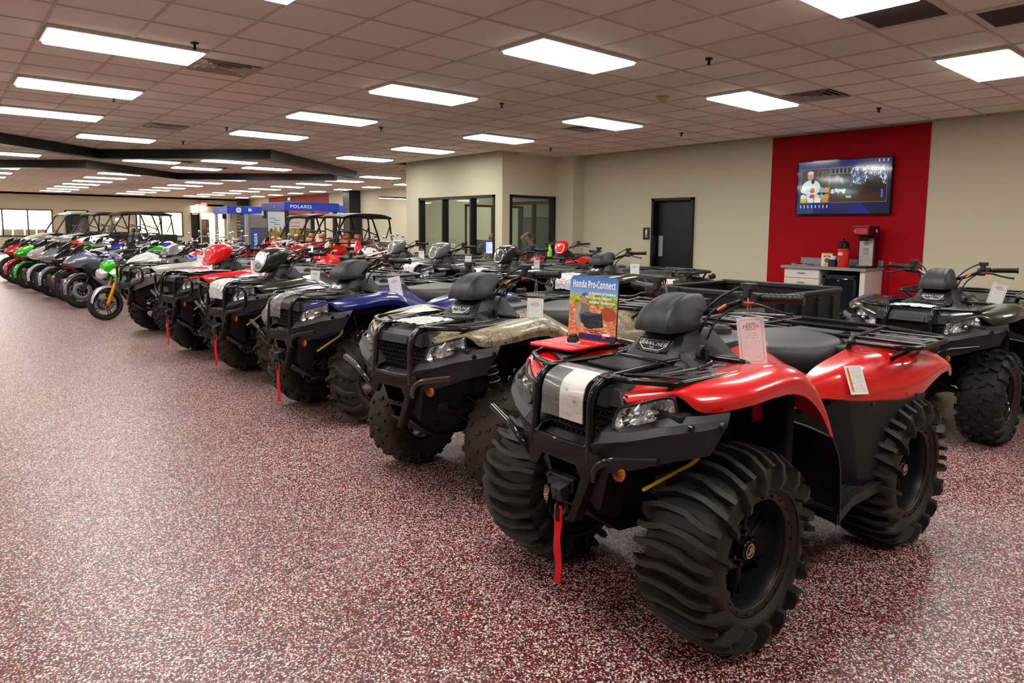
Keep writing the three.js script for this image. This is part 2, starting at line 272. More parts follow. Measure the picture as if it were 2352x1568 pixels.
// dark bulkheads that zigzag under the ceiling
function bulkhead(name, pts) {
  const c = structure(name), w = .13, up = pts.map((p) => V(p[0], 0, p[1]));
  const L = [], R = []; up.forEach((p, i) => { const d1 = (up[i + 1] ?? p).clone().sub(up[i + 1] ? p : up[i - 1]).normalize(), d0 = i ? p.clone().sub(up[i - 1]).normalize() : d1; const n = d0.clone().add(d1).normalize(), q = V(-n.z, 0, n.x), k = w / Math.max(.4, q.dot(V(-d1.z, 0, d1.x))); L.push([p.x + q.x * k, p.z + q.z * k]); R.push([p.x - q.x * k, p.z - q.z * k]); });
  const g = extrude([...L, ...R.reverse()].map(([x, z]) => [x, -z]), .19); g.rotateX(-Math.PI / 2); g.translate(0, H - .185, 0); part('bulkhead_band', g, M.bulkhead, c);
}
bulkhead('ceiling_bulkhead', [[-2.5, -11.7], [2.72, -17.05], [5.31, -14.40], [9.0, -18.0]]);
bulkhead('ceiling_bulkhead', [[-1.0, -24.0], [2.92, -20.05], [5.65, -22.85], [9.15, -19.4]]);
// light panels: frame, glowing diffuser, and a light of the same size just under it
{
  const fr = {}, df = {}, gm = glow(PANEL_COLOR, PANEL_GLOW), fm = std(0xd8d4d0, .5);
  for (const n of [1, 2]) { const w = n * CELL - .03, d = CELL - .03; fr[n] = merge([box(w, .03, .022, 0, 0, d / 2 - .011), box(w, .03, .022, 0, 0, -d / 2 + .011), box(.022, .03, d, w / 2 - .011, 0, 0), box(.022, .03, d, -w / 2 + .011, 0, 0)]); df[n] = new RoundedBoxGeometry(w - .046, .05, d - .044, 2, .012).translate(0, -.012, 0); }
  const said = { '1.37,0': 'longest light panel in the picture, over the open aisle', '1.37,1': 'second light panel of the aisle row, beyond the longest one', '1.37,2': 'third light panel of the aisle row, touching the picture edge', '2.589,3': 'light panel standing just before the dark bulkhead, off the aisle row', '4.418,-2': 'light panel cut by the top picture edge beside the dark return grille', '4.418,-1': 'big light panel above the camouflage four-wheeler', '4.418,0': 'light panel behind the big one above the camouflage four-wheeler', '4.418,1': 'third light panel counted from the dark return grille side', '4.418,2': 'last light panel of the middle row before the bulkhead', '7.466,-2': 'light panel cut by the side picture edge near the red wall', '7.466,-1': 'light panel beside the air vent in front of the red wall', '7.466,0': 'light panel above the restroom door with a vent beside it', '7.466,1': 'light panel above the office corner', '7.466,2': 'light panel above the first office window', '7.466,3': 'light panel above the far end of the office wall' };
  for (const [x, k, n] of panels) {
    const z = -6.985 - 2.4384 * k, key = x + ',' + k, inOffice = x > 10 && z > -18.5;
    const ord = ['first', 'second', 'third', 'fourth', 'fifth', 'sixth', 'seventh', 'eighth'], col = { 1.37: 'over the front motorcycles', 4.418: 'over the pale side-by-sides', 7.466: 'over the small blue stand', 10.514: 'over the big blue stand', 12.8: 'of square panels by the red wall' }[x];
    const own = said[key] ?? (k >= 6 && col ? `${ord[Math.round(k) - (x > 12 ? 6 : x > 10 ? 6 : 7)]} panel past the bulkhead in the row ${col}` : k >= 4 && k < 6 && x > 3 ? { 4.83: 'slanting group light panel between the bulkheads, end toward the aisle', 4.25: 'slanting group light panel between the bulkheads, under the first bulkhead corner', 5.37: 'slanting group light panel between the bulkheads, before the second bulkhead', 4.79: 'slanting group light panel between the bulkheads, end toward the office', 5: 'light panel beside the end of the first bulkhead' }[k] : k === 5 ? 'light panel between the bulkheads cut by the picture edge' : undefined);
    const t = thing('ceiling_light', own ?? (inOffice ? (x < 11 ? 'light panel inside the glazed office near its front windows' : 'light panel behind the office by the far wall') : 'light panel outside the picture over the open aisle'), 'ceiling light', [x, H - .006, z], 0, own ? 'ceiling light panels' : inOffice ? 'office light panels' : 'light panels over the aisle');
    part('frame', fr[n], fm, t); part('diffuser', df[n], gm, t);
    const l = new THREE.RectAreaLight(PANEL_COLOR, PANEL_LIGHT, n * CELL - .08, CELL - .08); l.name = 'panel_light'; l.position.set(0, -.045, 0); l.rotation.x = -Math.PI / 2; t.add(l);
  }
}
for (const [x, z, label] of vents) {
  const t = thing('air_vent', label, 'air vent', [x, H + .006, z], 0, 'supply air vents'); const b = [];
  part('plate', box(.58, .008, .58, 0, .012, 0), M.matteBlack, t);
  const fm = std(0xa3968f, .5, .2);
  for (let k = 0; k < 4; k++) { const s = .56 - k * .14; part('louver', [box(s, .006, .05, 0, -.002, s / 2 - .03, 0, .5), box(s, .006, .05, 0, -.002, -s / 2 + .03, 0, -.5), box(.05, .006, s, s / 2 - .03, -.002, 0, 0, 0, 0, -.5), box(.05, .006, s, -s / 2 + .03, -.002, 0, 0, 0, 0, .5)], fm, t); }
}
for (const [x, z, label] of grilles) {
  const t = thing('return_grille', label, 'air grille', [x, H + .004, z], 0, 'return air grilles'); const fm = std(0xc6bab2, .5, .1), s = .585, w = .05;
  part('frame', [box(s, .014, w, 0, 0, s / 2 - w / 2), box(s, .014, w, 0, 0, -s / 2 + w / 2), box(w, .014, s - 2 * w, s / 2 - w / 2, 0, 0), box(w, .014, s - 2 * w, -s / 2 + w / 2, 0, 0)], fm, t);
  const b = []; for (let i = -17; i <= 17; i++) b.push(box(.003, .012, s - 2 * w, i * .0138, .002, 0, 0, 0, 0, .5)); part('slats', b, std(0x5a4f4a, .6), t).userData.kind = 'stuff'; part('duct', box(s - .1, .01, s - .1, 0, .018, 0), M.matteBlack, t);
}
{
  const head = merge([cyl(.035, .03, .012, 0, -.006, 0), cyl(.012, .01, .04, 0, -.03, 0, 'y', 10), cyl(.022, .022, .004, 0, -.055, 0), box(.004, .03, .03, 0, -.035, 0)]);
  const S = [[1.8, -6.5, 'sprinkler head beside the corner of the longest light panel'], [1.78, -9.87, 'sprinkler head beside the second aisle light panel'], [3.64, -11.6, 'far sprinkler head in the middle of three in line'], [3.63, -14.1, 'tiny sprinkler head just before the bulkhead'], [5.41, -9.82, 'sprinkler head in the middle of the far ceiling, beside the third panel'], [5.48, -6.87, 'sprinkler head beyond the smoke detector'], [5.43, -3.78, 'largest sprinkler head, between the big light panels'], [9.08, -3.76, 'sprinkler head in front of the red wall'], [9.16, -6.85, 'sprinkler head in front of the pale wall by the red wall'], [9.16, -9.95, 'sprinkler head near the office corner']];
  for (const [x, z, l] of S) { const m = single('fire_sprinkler', head, M.darkSteel, l, 'sprinkler', 'ceiling sprinkler heads'); m.position.set(x, H + .002, z); }
  const t = thing('smoke_detector', 'white round smoke detector behind the big light panel', 'smoke detector', [4.45, H, -6.06]); part('plate', cyl(.075, .075, .012, 0, -.006, 0), M.whitePlastic, t); part('sensor', lathe([[0, -.05], [.035, -.05], [.05, -.04], [.062, -.012], [.062, 0]], 'y', 24), M.whitePlastic, t);
  const u = thing('smoke_detector', 'yellowed round smoke detector beside a light panel', 'smoke detector', [6.58, H, -5.2]); const ym = std(0xc9a56a, .5); part('plate', cyl(.075, .075, .012, 0, -.006, 0), ym, u); part('sensor', lathe([[0, -.06], [.03, -.06], [.045, -.045], [.06, -.012], [.06, 0]], 'y', 24), ym, u);
}
// door, restroom sign ---------------------------------------------------------------------------------
{
  const d = structure('door_1'); const zc = -8.18;
  part('door_frame', [box(.2, 2.09, .05, 10.80, 1.045, -8.645), box(.2, 2.09, .05, 10.80, 1.045, -7.715), box(.2, .05, .98, 10.80, 2.065, zc)], M.frame, d);
  part('door_leaf', box(.045, 2.03, .88, 10.87, 1.02, zc, .004), M.doorBlack, d);
  part('push_plate', box(.004, .4, .1, 10.845, 1.16, -8.53, .001), std(0xb9c2c2, .35, .6), d);
  part('wall_stop', box(.02, 2.2, 1.1, 10.93, 1.1, zc), M.dark, d);
  const sg = canvasTexture(128, 256, (x, w, h) => { x.fillStyle = '#120d14'; x.fillRect(0, 0, w, h); x.strokeStyle = '#5a3f44'; x.lineWidth = 8; x.strokeRect(4, 4, w - 8, h - 8); x.fillStyle = '#f0eef0'; x.beginPath(); x.arc(64, 34, 14, 0, 7); x.fill(); x.beginPath(); x.roundRect(42, 52, 44, 60, 14); x.fill(); x.fillRect(46, 100, 16, 62); x.fillRect(66, 100, 16, 62); x.fillRect(22, 176, 84, 4); x.font = 'bold 30px sans-serif'; x.textAlign = 'center'; x.fillText('MEN', 64, 212); });
  const s = thing('restroom_sign', 'dark restroom sign with a white figure beside the black door', 'sign', [10.752, 1.4, -8.82]); part('backing', box(.012, .24, .165, 0, 0, 0, .003), std(0x3a2426, .5), s);
  const f = decal(.15, .225); f.rotateY(-Math.PI / 2); f.translate(-.0068, 0, 0); part('face', f, std(0xffffff, .5, 0, { map: sg }), s);
}
// office windows -----------------------------------------------------------------------------------------
function windowUnit(name, axis, at0, a0, a1, y0, y1, mullions, depth = .13) {
  const w = structure(name), t = .055, place = (len, hgt, a, y) => axis === 'z' ? box(depth, hgt, len, at0, y, a) : box(len, hgt, depth, a, y, at0);
  part('window_frame', [place(a1 - a0, t, (a0 + a1) / 2, y1 - t / 2), place(a1 - a0, t, (a0 + a1) / 2, y0 + t / 2), place(t, y1 - y0, a0 + t / 2, (y0 + y1) / 2), place(t, y1 - y0, a1 - t / 2, (y0 + y1) / 2)], M.frame, w);
  for (const m of mullions) part('window_mullion', place(t, y1 - y0 - .1, m, (y0 + y1) / 2), M.frame, w);
  const e = [a0, ...mullions, a1];
  for (let i = 0; i + 1 < e.length; i++) { const l = e[i + 1] - e[i] - t, c = (e[i] + e[i + 1]) / 2; part('pane', axis === 'z' ? box(.006, y1 - y0 - .1, l, at0, (y0 + y1) / 2, c) : box(l, y1 - y0 - .1, .006, c, (y0 + y1) / 2, at0), M.glass, w); }
  return w;
}
windowUnit('window_1', 'z', 8.965, -14.35, -11.38, .75, 2.18, [-13.32, -12.23], .16);
windowUnit('window_2', 'x', -11.195, 9.11, 10.40, .75, 2.18, [], .16);
windowUnit('window_3', 'x', -14.88, 10.6, 12.6, .75, 2.1, [11.6], .16);
windowUnit('window_4', 'x', -42.45, -1.2, 4.66, .85, 2.2, [1.6, 2.62, 3.63]);
windowUnit('window_5', 'x', -42.45, 8.4, 10.74, .85, 2.22, [9.64]);
{
  const d = structure('door_2'); part('door_frame', [box(.06, 2.2, .2, 5.22, 1.1, -42.5), box(.06, 2.2, .2, 6.18, 1.1, -42.5), box(1.02, .06, .2, 5.7, 2.17, -42.5)], M.frame, d); part('door_leaf', box(.9, 2.1, .05, 5.7, 1.07, -42.6), M.doorBlack, d);
  const e = structure('door_3'); part('door_frame', [box(.06, 2.2, .2, 11.22, 1.1, -42.5), box(.06, 2.2, .2, 11.6, 1.1, -42.5), box(.44, .06, .2, 11.4, 2.17, -42.5)], M.frame, e); part('door_leaf', box(.34, 2.1, .05, 11.4, 1.07, -42.6), M.doorBlack, e);
  const g = structure('wall_corridor'); part('wall_surface', [box(1.4, .5, .1, 12.3, 2.45, -42.55), box(.1, 2.6, .1, 11.68, 1.3, -42.5)], M.wall, g);
}

// ================================================================ WHEELS (axle along z, outer face towards +z)
function tireGeometry(R, W, kind, rimR = .19) {
  const P = { paddle: .042, lug: .030, knob: .013, trail: .019 }[kind], r0 = R - P;
  const prof = [[0, r0, 0], [.35, r0 - .001, .19], [.6, r0 - .005, .31], [.8, r0 - .016, .42], [1, r0 - .045, .485], [1.3, r0 - .085, .5], [1.6, rimR + .022, .47]];
  const pf = (s) => { const a = Math.abs(s), g = Math.sign(s); for (let i = 1; i < prof.length; i++) if (a <= prof[i][0] || i === prof.length - 1) { const t = Math.min(1, (a - prof[i - 1][0]) / (prof[i][0] - prof[i - 1][0])); return [prof[i - 1][1] + t * (prof[i][1] - prof[i - 1][1]), g * W * (prof[i - 1][2] + t * (prof[i][2] - prof[i - 1][2]))]; } };
  const side = [[rimR - .004, .36], [rimR + .004, .43], [rimR + .022, .47], ...prof.slice(0, 6).reverse().map((p) => [p[1], p[2]])];
  const full = [...side.map((p) => [p[0], -p[1] * W]), ...side.slice(0, -1).reverse().map((p) => [p[0], p[1] * W])];
  const c = new THREE.CatmullRomCurve3(full.map((p) => V(p[0], p[1], 0)), false, 'centripetal');
  const out = [lathe(Array.from({ length: 34 }, (_, i) => { const q = c.getPoint(i / 33); return [q.x, q.y]; }), 'z', 56)];
  const lug = (s0, s1, th, w, h, n = 6, taper = .55, nrm = 1) => { // th(s): angle; w: width along the tread; h: height
    const rows = [];
    for (let i = 0; i <= n; i++) {
      const s = s0 + (s1 - s0) * i / n, [r, z] = pf(s), e = 1e-3, [ra, za] = pf(s - e), [rb, zb] = pf(s + e), dl = Math.hypot(rb - ra, zb - za) || 1, nr = Math.abs(zb - za) / dl, nz = -(rb - ra) / dl * Math.sign(zb - za || 1);
      const hh = h * (Math.abs(s) > .9 ? 1 - taper * (Math.abs(s) - .9) / .4 : 1), t = th(s), ww = w / 2 / r, wt = ww * .72;
      const P3 = (dr, a) => { const rr = r + nr * dr, zz = z + nz * dr; return V(rr * Math.cos(a), rr * Math.sin(a), zz); };
      rows.push([P3(-.006, t - ww), P3(hh, t - wt), P3(hh, t + wt), P3(-.006, t + ww)]);
    }
    out.push(toCreasedNormals(loft(rows), .6));
  };
  const T = 2 * Math.PI;
  if (kind === 'paddle') { const n = 17; for (let k = 0; k < n; k++) for (const g of [-1, 1]) { const a = (k + (g > 0 ? .5 : 0)) / n * T; lug(-g * .82, g * 1.22, (s) => a + .13 * Math.abs(s * g + .25) - .05 * Math.sin(3 * s * g), .024, .042, 10, .3); } }
  if (kind === 'lug') { const n = 14; for (let k = 0; k < n; k++) for (const g of [-1, 1]) { const a = (k + (g > 0 ? .5 : 0)) / n * T; lug(-g * .18, g * 1.16, (s) => a + .22 * Math.abs(s), .036, .030, 8, .5); lug(g * 1.05, g * 1.5, (s) => a + .245 + .1 * (Math.abs(s) - 1.05), .018, .012, 3, .9); lug(g * .45, g * .72, (s) => a - .16, .022, .02, 2); } }
  if (kind === 'knob') { const n = 20; for (let k = 0; k < n; k++) { const a = k / n * T, b = (k + .5) / n * T; lug(-.14, .14, () => a, .026, .012, 2); for (const g of [-1, 1]) { lug(g * .36, g * .58, (s) => b + .1 * Math.abs(s), .024, .012, 2); lug(g * .72, g * .92, (s) => a + .05, .03, .013, 2); lug(g * 1.0, g * 1.18, (s) => b, .03, .012, 2); } } }
  if (kind === 'trail') { const n = 19; for (let k = 0; k < n; k++) { const a = k / n * T, b = (k + .5) / n * T; lug(-.22, .05, (s) => a + .2 * s, .03, .019, 2); lug(-.02, .24, (s) => b - .2 * s, .03, .019, 2); for (const g of [-1, 1]) { lug(g * .3, g * .62, (s) => (g > 0 ? a : b) + .12 * Math.abs(s), .034, .019, 3); lug(g * .66, g * 1.12, (s) => (g > 0 ? b : a) + .08 * Math.abs(s), .04, .02, 4, .4); } } }
  return merge(out);
}
const cache = {};
const once = (k, f) => cache[k] ?? (cache[k] = f());
function rimGeometry(r, W, style) { // returns {barrel, ringGeo, spokes, cap}
  const zo = W * .40, dish = style === 'deep' ? .035 : W * .16;
  const barrel = lathe([[r, -W * .4], [r * .93, -W * .36], [r * .9, -W * .1], [r * .9, zo - .05], [r * .93, zo - .012], [r, zo], [r * 1.03, zo + .006], [r * 1.03, zo - .006]], 'z', 48);
  const ringGeo = [lathe([[r * .9, zo - .004], [r * .905, zo + .006], [r * 1.015, zo + .012], [r * 1.03, zo + .004]], 'z', 48)];
  for (let i = 0; i < 20; i++) { const a = i / 20 * 2 * Math.PI; ringGeo.push(cyl(.0042, .0042, .008, Math.cos(a) * r * .965, Math.sin(a) * r * .965, zo + .012, 'z', 8)); }
  const sp = [cyl(r * .36, r * .4, .05, 0, 0, dish - .01, 'z', 24)], n = style === 'fork' ? 6 : style === 'deep' ? 7 : 8;
  for (let i = 0; i < n; i++) {
    const a = i / n * 2 * Math.PI, d = style === 'fork' ? .2 : .11;
    for (const g of [-1, 1]) { const p0 = V(Math.cos(a) * r * .3, Math.sin(a) * r * .3, dish + .012), p1 = V(Math.cos(a + g * .02) * r * .55, Math.sin(a + g * .02) * r * .55, dish + .012), p2 = V(Math.cos(a + g * d) * r * .91, Math.sin(a + g * d) * r * .91, dish - .002); sp.push(sweep([p0, p1, p2], (t) => .011 - .002 * t, 4)); }
  }
  const cap = [lathe([[.001, dish + .06], [.03, dish + .058], [.036, dish + .05], [.04, dish + .012], [.05, dish + .008]], 'z', 28)];
  for (let i = 0; i < 6; i++) { const a = i / 6 * 2 * Math.PI; cap.push(cyl(.009, .009, .03, Math.cos(a) * .055, Math.sin(a) * .055, dish + .02, 'z', 6)); }
  return { barrel, ringGeo: merge(ringGeo), spokes: merge(sp), cap: merge(cap) };
}
const capTex = canvasTexture(128, 128, (x) => { x.fillStyle = '#17100d'; x.fillRect(0, 0, 128, 128); x.strokeStyle = '#d8b9a2'; x.lineWidth = 7; x.beginPath(); x.arc(64, 64, 54, 0, 7); x.stroke(); x.lineWidth = 5; for (let i = 0; i < 6; i++) { x.beginPath(); x.moveTo(i < 3 ? 60 : 26, 42 + i * 9); x.lineTo(102, 42 + i * 9); x.stroke(); } });
M.cap = std(0xffffff, .4, 0, { map: capTex });
function addWheel(parent, x, y, z, side, o) { // side +1: outer face towards +z
  const w = group('wheel', parent); w.position.set(x, y, z); if (side < 0) w.rotation.y = Math.PI; w.rotation.z = (o.spin ?? 0) * side;
  const key = [o.tire, o.R, o.W].join();
  part('tire', once('t' + key, () => tireGeometry(o.R, o.W, o.tire, o.rimR)), o.tireMat, w);
  const g = once('r' + [o.rimR, o.W, o.style].join(), () => rimGeometry(o.rimR, o.W, o.style));
  part('rim_barrel', g.barrel, o.barrelMat ?? M.rim, w); part('bead_ring', g.ringGeo, o.ringMat ?? M.rimRing, w); part('spokes', g.spokes, o.rimMat ?? M.rim, w); part('hub_cap', g.cap, M.gloss, w);
  if (o.capArt) { const d = new THREE.CircleGeometry(.028, 24); d.translate(0, 0, (o.style === 'deep' ? .035 : o.W * .16) + .0612); part('cap_emblem', d, M.cap, w); }
  return w;
}

// ================================================================ FOUR-WHEELERS (nose towards -x, front axle at x = 0)
const A = {};   // geometry shared by every four-wheeler
function ffRows() { return [
  [-.435, .872, .24, .88, .245, .893, .222, .90, .16, .90, .09], [-.385, .895, .325, .904, .328, .917, .305, .92, .21, .915, .09], [-.34, .914, .385, .923, .387, .934, .36, .934, .24, .92, .09], [-.308, .870, .458, .900, .457, .938, .41, .938, .26, .922, .10],
  [-.16, .88, .535, .918, .538, .957, .48, .945, .28, .925, .12], [0, .892, .552, .936, .556, .974, .492, .955, .30, .93, .14], [.12, .886, .556, .938, .561, .98, .494, .96, .31, .93, .16], [.21, .855, .56, .91, .564, .962, .502, .952, .33, .925, .18],
  [.29, .80, .56, .845, .565, .905, .508, .915, .35, .90, .2], [.36, .727, .56, .76, .565, .82, .51, .85, .36, .85, .22], [.42, .65, .555, .672, .56, .72, .51, .77, .36, .78, .24]].map(([x, ...q]) => [0, 1, 2, 3, 4].map((k) => [x, q[2 * k], q[2 * k + 1]])); }
A.frontFender = shell(refine(grid3(ffRows()), 46, 20), .006);
A.rearFender = shell(refine(grid3([
  [.60, .762, .37, .785, .365, .81, .35, .83, .32], [.74, .747, .455, .795, .44, .852, .40, .872, .31], [.92, .722, .512, .80, .503, .892, .435, .905, .31], [1.12, .70, .548, .79, .55, .897, .47, .92, .29], [1.27, .712, .562, .80, .566, .89, .49, .92, .28], [1.40, .752, .562, .815, .566, .884, .49, .915, .28], [1.55, .78, .556, .822, .56, .87, .49, .90, .28], [1.67, .768, .543, .80, .548, .845, .48, .875, .28], [1.72, .735, .532, .757, .537, .79, .475, .82, .28]].map(([x, ...q]) => [0, 1, 2, 3].map((k) => [x, q[2 * k], q[2 * k + 1]]))), 40, 18), .006);
A.fenderRib = sweep([[.80, .838, .452], [1.0, .80, .512], [1.13, .735, .55]], .007, 6, false, 14);
A.frontBracket = toCreasedNormals(shell(grid3([ // dark cladding that wraps the nose below the lamp
  [[-.50, .60, .125], [-.525, .71, .125], [-.50, .735, .125], [-.455, .742, .12]], [[-.475, .63, .22], [-.525, .742, .20], [-.50, .775, .19], [-.44, .80, .18]], [[-.43, .665, .32], [-.488, .765, .30], [-.465, .79, .29], [-.42, .805, .28]], [[-.385, .70, .40], [-.43, .80, .405], [-.41, .825, .40], [-.375, .85, .39]], [[-.345, .725, .475], [-.35, .82, .492], [-.335, .845, .488], [-.31, .862, .475]], [[-.315, .735, .505], [-.275, .835, .54], [-.262, .858, .538], [-.245, .876, .53]]].map((r) => r.slice().reverse()).reverse()), .012), .35);
A.bolts = merge([[-.355, .835, .465], [-.275, .845, .53]].map(([x, y, z]) => [cyl(.011, .013, .012, x - .022, y - .005, z + .01, 'z', 12)]));
{ // headlight: faceted reflector bowl behind a clear lens
  const rows = [], T = [[-.455, .862, .225], [-.432, .885, .30], [-.395, .906, .345], [-.355, .915, .385]], B = [[-.474, .795, .212], [-.462, .775, .27], [-.42, .79, .34], [-.362, .852, .405]];
  const nu = 16, nv = 7, ct = new THREE.CatmullRomCurve3(T.map((p) => V(...p))), cb = new THREE.CatmullRomCurve3(B.map((p) => V(...p))), lensG = [], refG = []; const r = rng(12);
  for (let i = 0; i <= nu; i++) { const a = ct.getPoint(i / nu), b = cb.getPoint(i / nu), L = [], R = []; for (let j = 0; j <= nv; j++) { const t = j / nv, q = b.clone().lerp(a, t), bulge = Math.sin(Math.PI * t) * .01 + .004, ins = Math.sin(Math.PI * t) * Math.sin(Math.PI * i / nu); L.push(q.clone().add(V(-bulge, 0, bulge * .5))); R.push(q.clone().add(V(.05 * ins + .012 * (r() - .3) + (i % 2) * .009, (r() - .5) * .006, -.02 * ins))); } lensG.push(L); refG.push(R); }
  A.lens = quads(lensG.reverse()); A.reflector = toCreasedNormals(quads(refG.reverse()), .05);
  A.lampRim = sweep(bent([...T, ...B.slice().reverse()].map((p) => V(...p)), .02, 3, true), .006, 6, true); A.bulb = merge([cyl(.016, .02, .03, -.40, .85, .33, 'x', 14), ball(.011, -.418, .85, .33)]);
}
{ // hexagonal mesh grille
  const g = [], s = .0155, dx = s * Math.sqrt(3), y0 = .715, y1 = .868; let row = 0;
  const stick = (y, z, a, l) => { const b = new THREE.BoxGeometry(.012, l, .0036); b.rotateX(a); b.translate(-.452 + (y - .715) * .12, y, z); g.push(b); };
  for (let y = y0; y < y1; y += s * 1.5, row++) for (let z = -.235; z <= .235; z += dx) { const zz = z + (row % 2 ? dx / 2 : 0); if (Math.abs(zz) > .24) continue; stick(y + s, zz + dx / 2, 0, s); stick(y + s * 1.72, zz + dx * .25, Math.PI / 3, s); stick(y + s * 1.72, zz + dx * .75, -Math.PI / 3, s); }
  A.grilleMesh = merge(g);
  A.grilleBack = box(.01, .2, .48, -.425, .80, 0);
  A.grilleFrame = merge([toCreasedNormals(shell(grid3([[[-.40, .70, .28], [-.40, .70, -.28]], [[-.50, .672, .2], [-.50, .672, -.2]], [[-.49, .70, .18], [-.49, .70, -.18]], [[-.45, .716, .22], [-.45, .716, -.22]]]), .008), .4)]);
}
A.hood = merge([ // dark nose panel over the grille, hood tray and storage lid between the racks
  loft([[[-.485, .862, -.15], [-.47, .905, -.15], [-.47, .905, .15], [-.485, .862, .15]], [[-.46, .85, -.17], [-.44, .928, -.165], [-.44, .928, .165], [-.46, .85, .17]], [[-.38, .85, -.2], [-.36, .938, -.175], [-.36, .938, .175], [-.38, .85, .2]]], { crease: .5 }),
  ...both(loft([[[-.455, .855, .16], [-.445, .92, .155], [-.44, .915, .21], [-.45, .862, .235]], [[-.36, .86, .16], [-.34, .935, .17], [-.33, .93, .25], [-.35, .87, .3]], [[-.2, .87, .16], [-.18, .93, .17], [-.18, .925, .29], [-.2, .87, .34]]], { crease: .5 })),
  box(.34, .022, .36, -.21, .93, -.0, .008, 0, 0, .03), box(.2, .02, .22, -.18, .945, 0, .006, 0, 0, .03), box(.02, .014, .2, -.28, .95, 0, .005)]);
A.namePlate = merge([loft([[[-.488, .862, -.13], [-.476, .912, -.125], [-.476, .912, .125], [-.488, .862, .13]], [[-.495, .866, -.128], [-.483, .908, -.122], [-.483, .908, .122], [-.495, .866, .128]]], { crease: .3 })]);
// tubes and steel of the front guard
A.guardTwo = pair([pipe([[-.40, .945, .15], [-.455, .945, .148], [-.505, .90, .142], [-.515, .66, .15]], .0165, .05, 10), cyl(.02, .02, .014, -.512, .665, .15, 'x', 12)]);
A.guardWide = pair([pipe([[-.40, .945, .16], [-.46, .94, .16], [-.51, .89, .155], [-.52, .66, .16]], .017, .05, 10), pipe([[-.50, .915, .165], [-.49, .93, .36], [-.46, .90, .43], [-.46, .75, .42], [-.50, .70, .27], [-.52, .70, .17]], .014, .05, 8)]);
A.bumperFrame = toCreasedNormals(merge([extrude([[-.20, .70], [.20, .70], [.215, .66], [.155, .585], [.12, .585], [.09, .635], [-.09, .635], [-.12, .585], [-.155, .585], [-.215, .66]], .02, .004), ...both(extrude([[.12, .60], [.165, .60], [.085, .42], [.05, .42]], .02, .004))]).rotateY(-Math.PI / 2).translate(-.505, 0, 0), .5);
A.bumperTube = merge([pipe([[-.505, .70, -.19], [-.53, .705, 0], [-.505, .70, .19]], .012, .03, 8), ...both([pipe([[-.51, .60, .165], [-.54, .66, .2], [-.535, .70, .26], [-.50, .735, .44]], .0145, .04, 10)])]);
A.skid = toCreasedNormals(merge([...both(loft([[[-.49, .62, .10], [-.46, .62, .19], [-.36, .60, .20], [-.36, .60, .10]], [[-.47, .50, .07], [-.43, .50, .135], [-.33, .48, .15], [-.33, .48, .07]], [[-.43, .41, .04], [-.40, .41, .085], [-.30, .38, .10], [-.30, .38, .04]]])), loft([[[-.46, .45, -.09], [-.46, .45, .09], [-.44, .43, .09], [-.44, .43, -.09]], [[-.30, .36, -.1], [-.30, .36, .1], [-.30, .33, .1], [-.30, .33, -.1]], [[.3, .3, -.11], [.3, .3, .11], [.3, .27, .11], [.3, .27, -.11]]]), box(.012, .028, .17, -.475, .53, 0, .004, 0, 0, .2), box(.01, .012, .05, -.486, .535, .0, .003)]), .5);
A.reflectorDisc = lathe([[.0005, .012], [.02, .011], [.027, .006], [.028, 0], [0.0005, 0]], 'x', 28).rotateY(Math.PI);
A.reflectorRays = merge(Array.from({ length: 6 }, (_, i) => { const g = new THREE.BoxGeometry(.0015, .05, .0022); g.rotateX(i * Math.PI / 6 * 1); return g; }));
// winch
A.winch = merge([box(.04, .05, .14, -.50, .545, 0, .006), box(.05, .055, .055, -.54, .525, .03, .006, 0, 0, .25), cyl(.006, .006, .01, -.567, .535, .03, 'x', 8), cyl(.006, .006, .01, -.572, .512, .03, 'x', 8), cyl(.008, .008, .012, -.524, .56, -.055, 'x', 10), cyl(.008, .008, .012, -.524, .56, .055, 'x', 10)]);
A.winchHook = merge([sweep([[-.548, .50, .03], [-.556, .47, .03], [-.548, .455, .03], [-.536, .462, .035], [-.538, .478, .035]], .006, 6, false, 16), box(.014, .05, .022, -.552, .44, .03, .004)]);
A.winchStrap = shell(refine(grid3([[[-.555, .475, .014], [-.553, .475, .050]], [[-.558, .42, .015], [-.554, .418, .052]], [[-.554, .36, .012], [-.558, .358, .048]], [[-.559, .30, .014], [-.554, .298, .050]], [[-.554, .245, .022], [-.558, .247, .058]], [[-.556, .18, .014], [-.554, .18, .048]]]), 26, 5), .003);
// racks
function slotPlate(pts, slots, y, t = .004) { const g = extrude(pts, t, .001, slots); g.rotateX(Math.PI / 2); g.translate(0, y, 0); return g; }
const slot = (x, z, a, l = .03, w = .011) => { const c = Math.cos(a), s = Math.sin(a); return [[-l, -w], [l, -w], [l + w * .7, 0], [l, w], [-l, w], [-l - w * .7, 0]].map(([u, v]) => [x + u * c - v * s, z + u * s + v * c]); };
A.frontRack = merge([...both([
  pipe([[-.10, .955, .06], [-.10, .955, .12], [-.40, .952, .14], [-.43, .95, .15], [-.405, .95, .25], [-.335, .952, .375], [.05, .962, .425], [.14, .965, .34], [.10, .967, .10], [.10, .967, .02]], .0115, .03, 8), pipe([[-.12, .957, .12], [.10, .966, .15]], .010, .03, 6), pipe([[-.33, .953, .37], [-.36, .90, .33]], .01), pipe([[.05, .962, .42], [.06, .91, .38]], .01),
  pipe([[-.36, .952, .16], [-.30, .953, .25], [-.10, .958, .28], [.05, .962, .25], [.11, .966, .16]], .008, .03, 6)]), pipe([[-.10, .957, -.14], [-.10, .957, .14]], .0115), pipe([[.10, .967, -.16], [.10, .967, .16]], .0115), ...both(box(.07, .012, .05, -.425, .952, .15, .004))]);
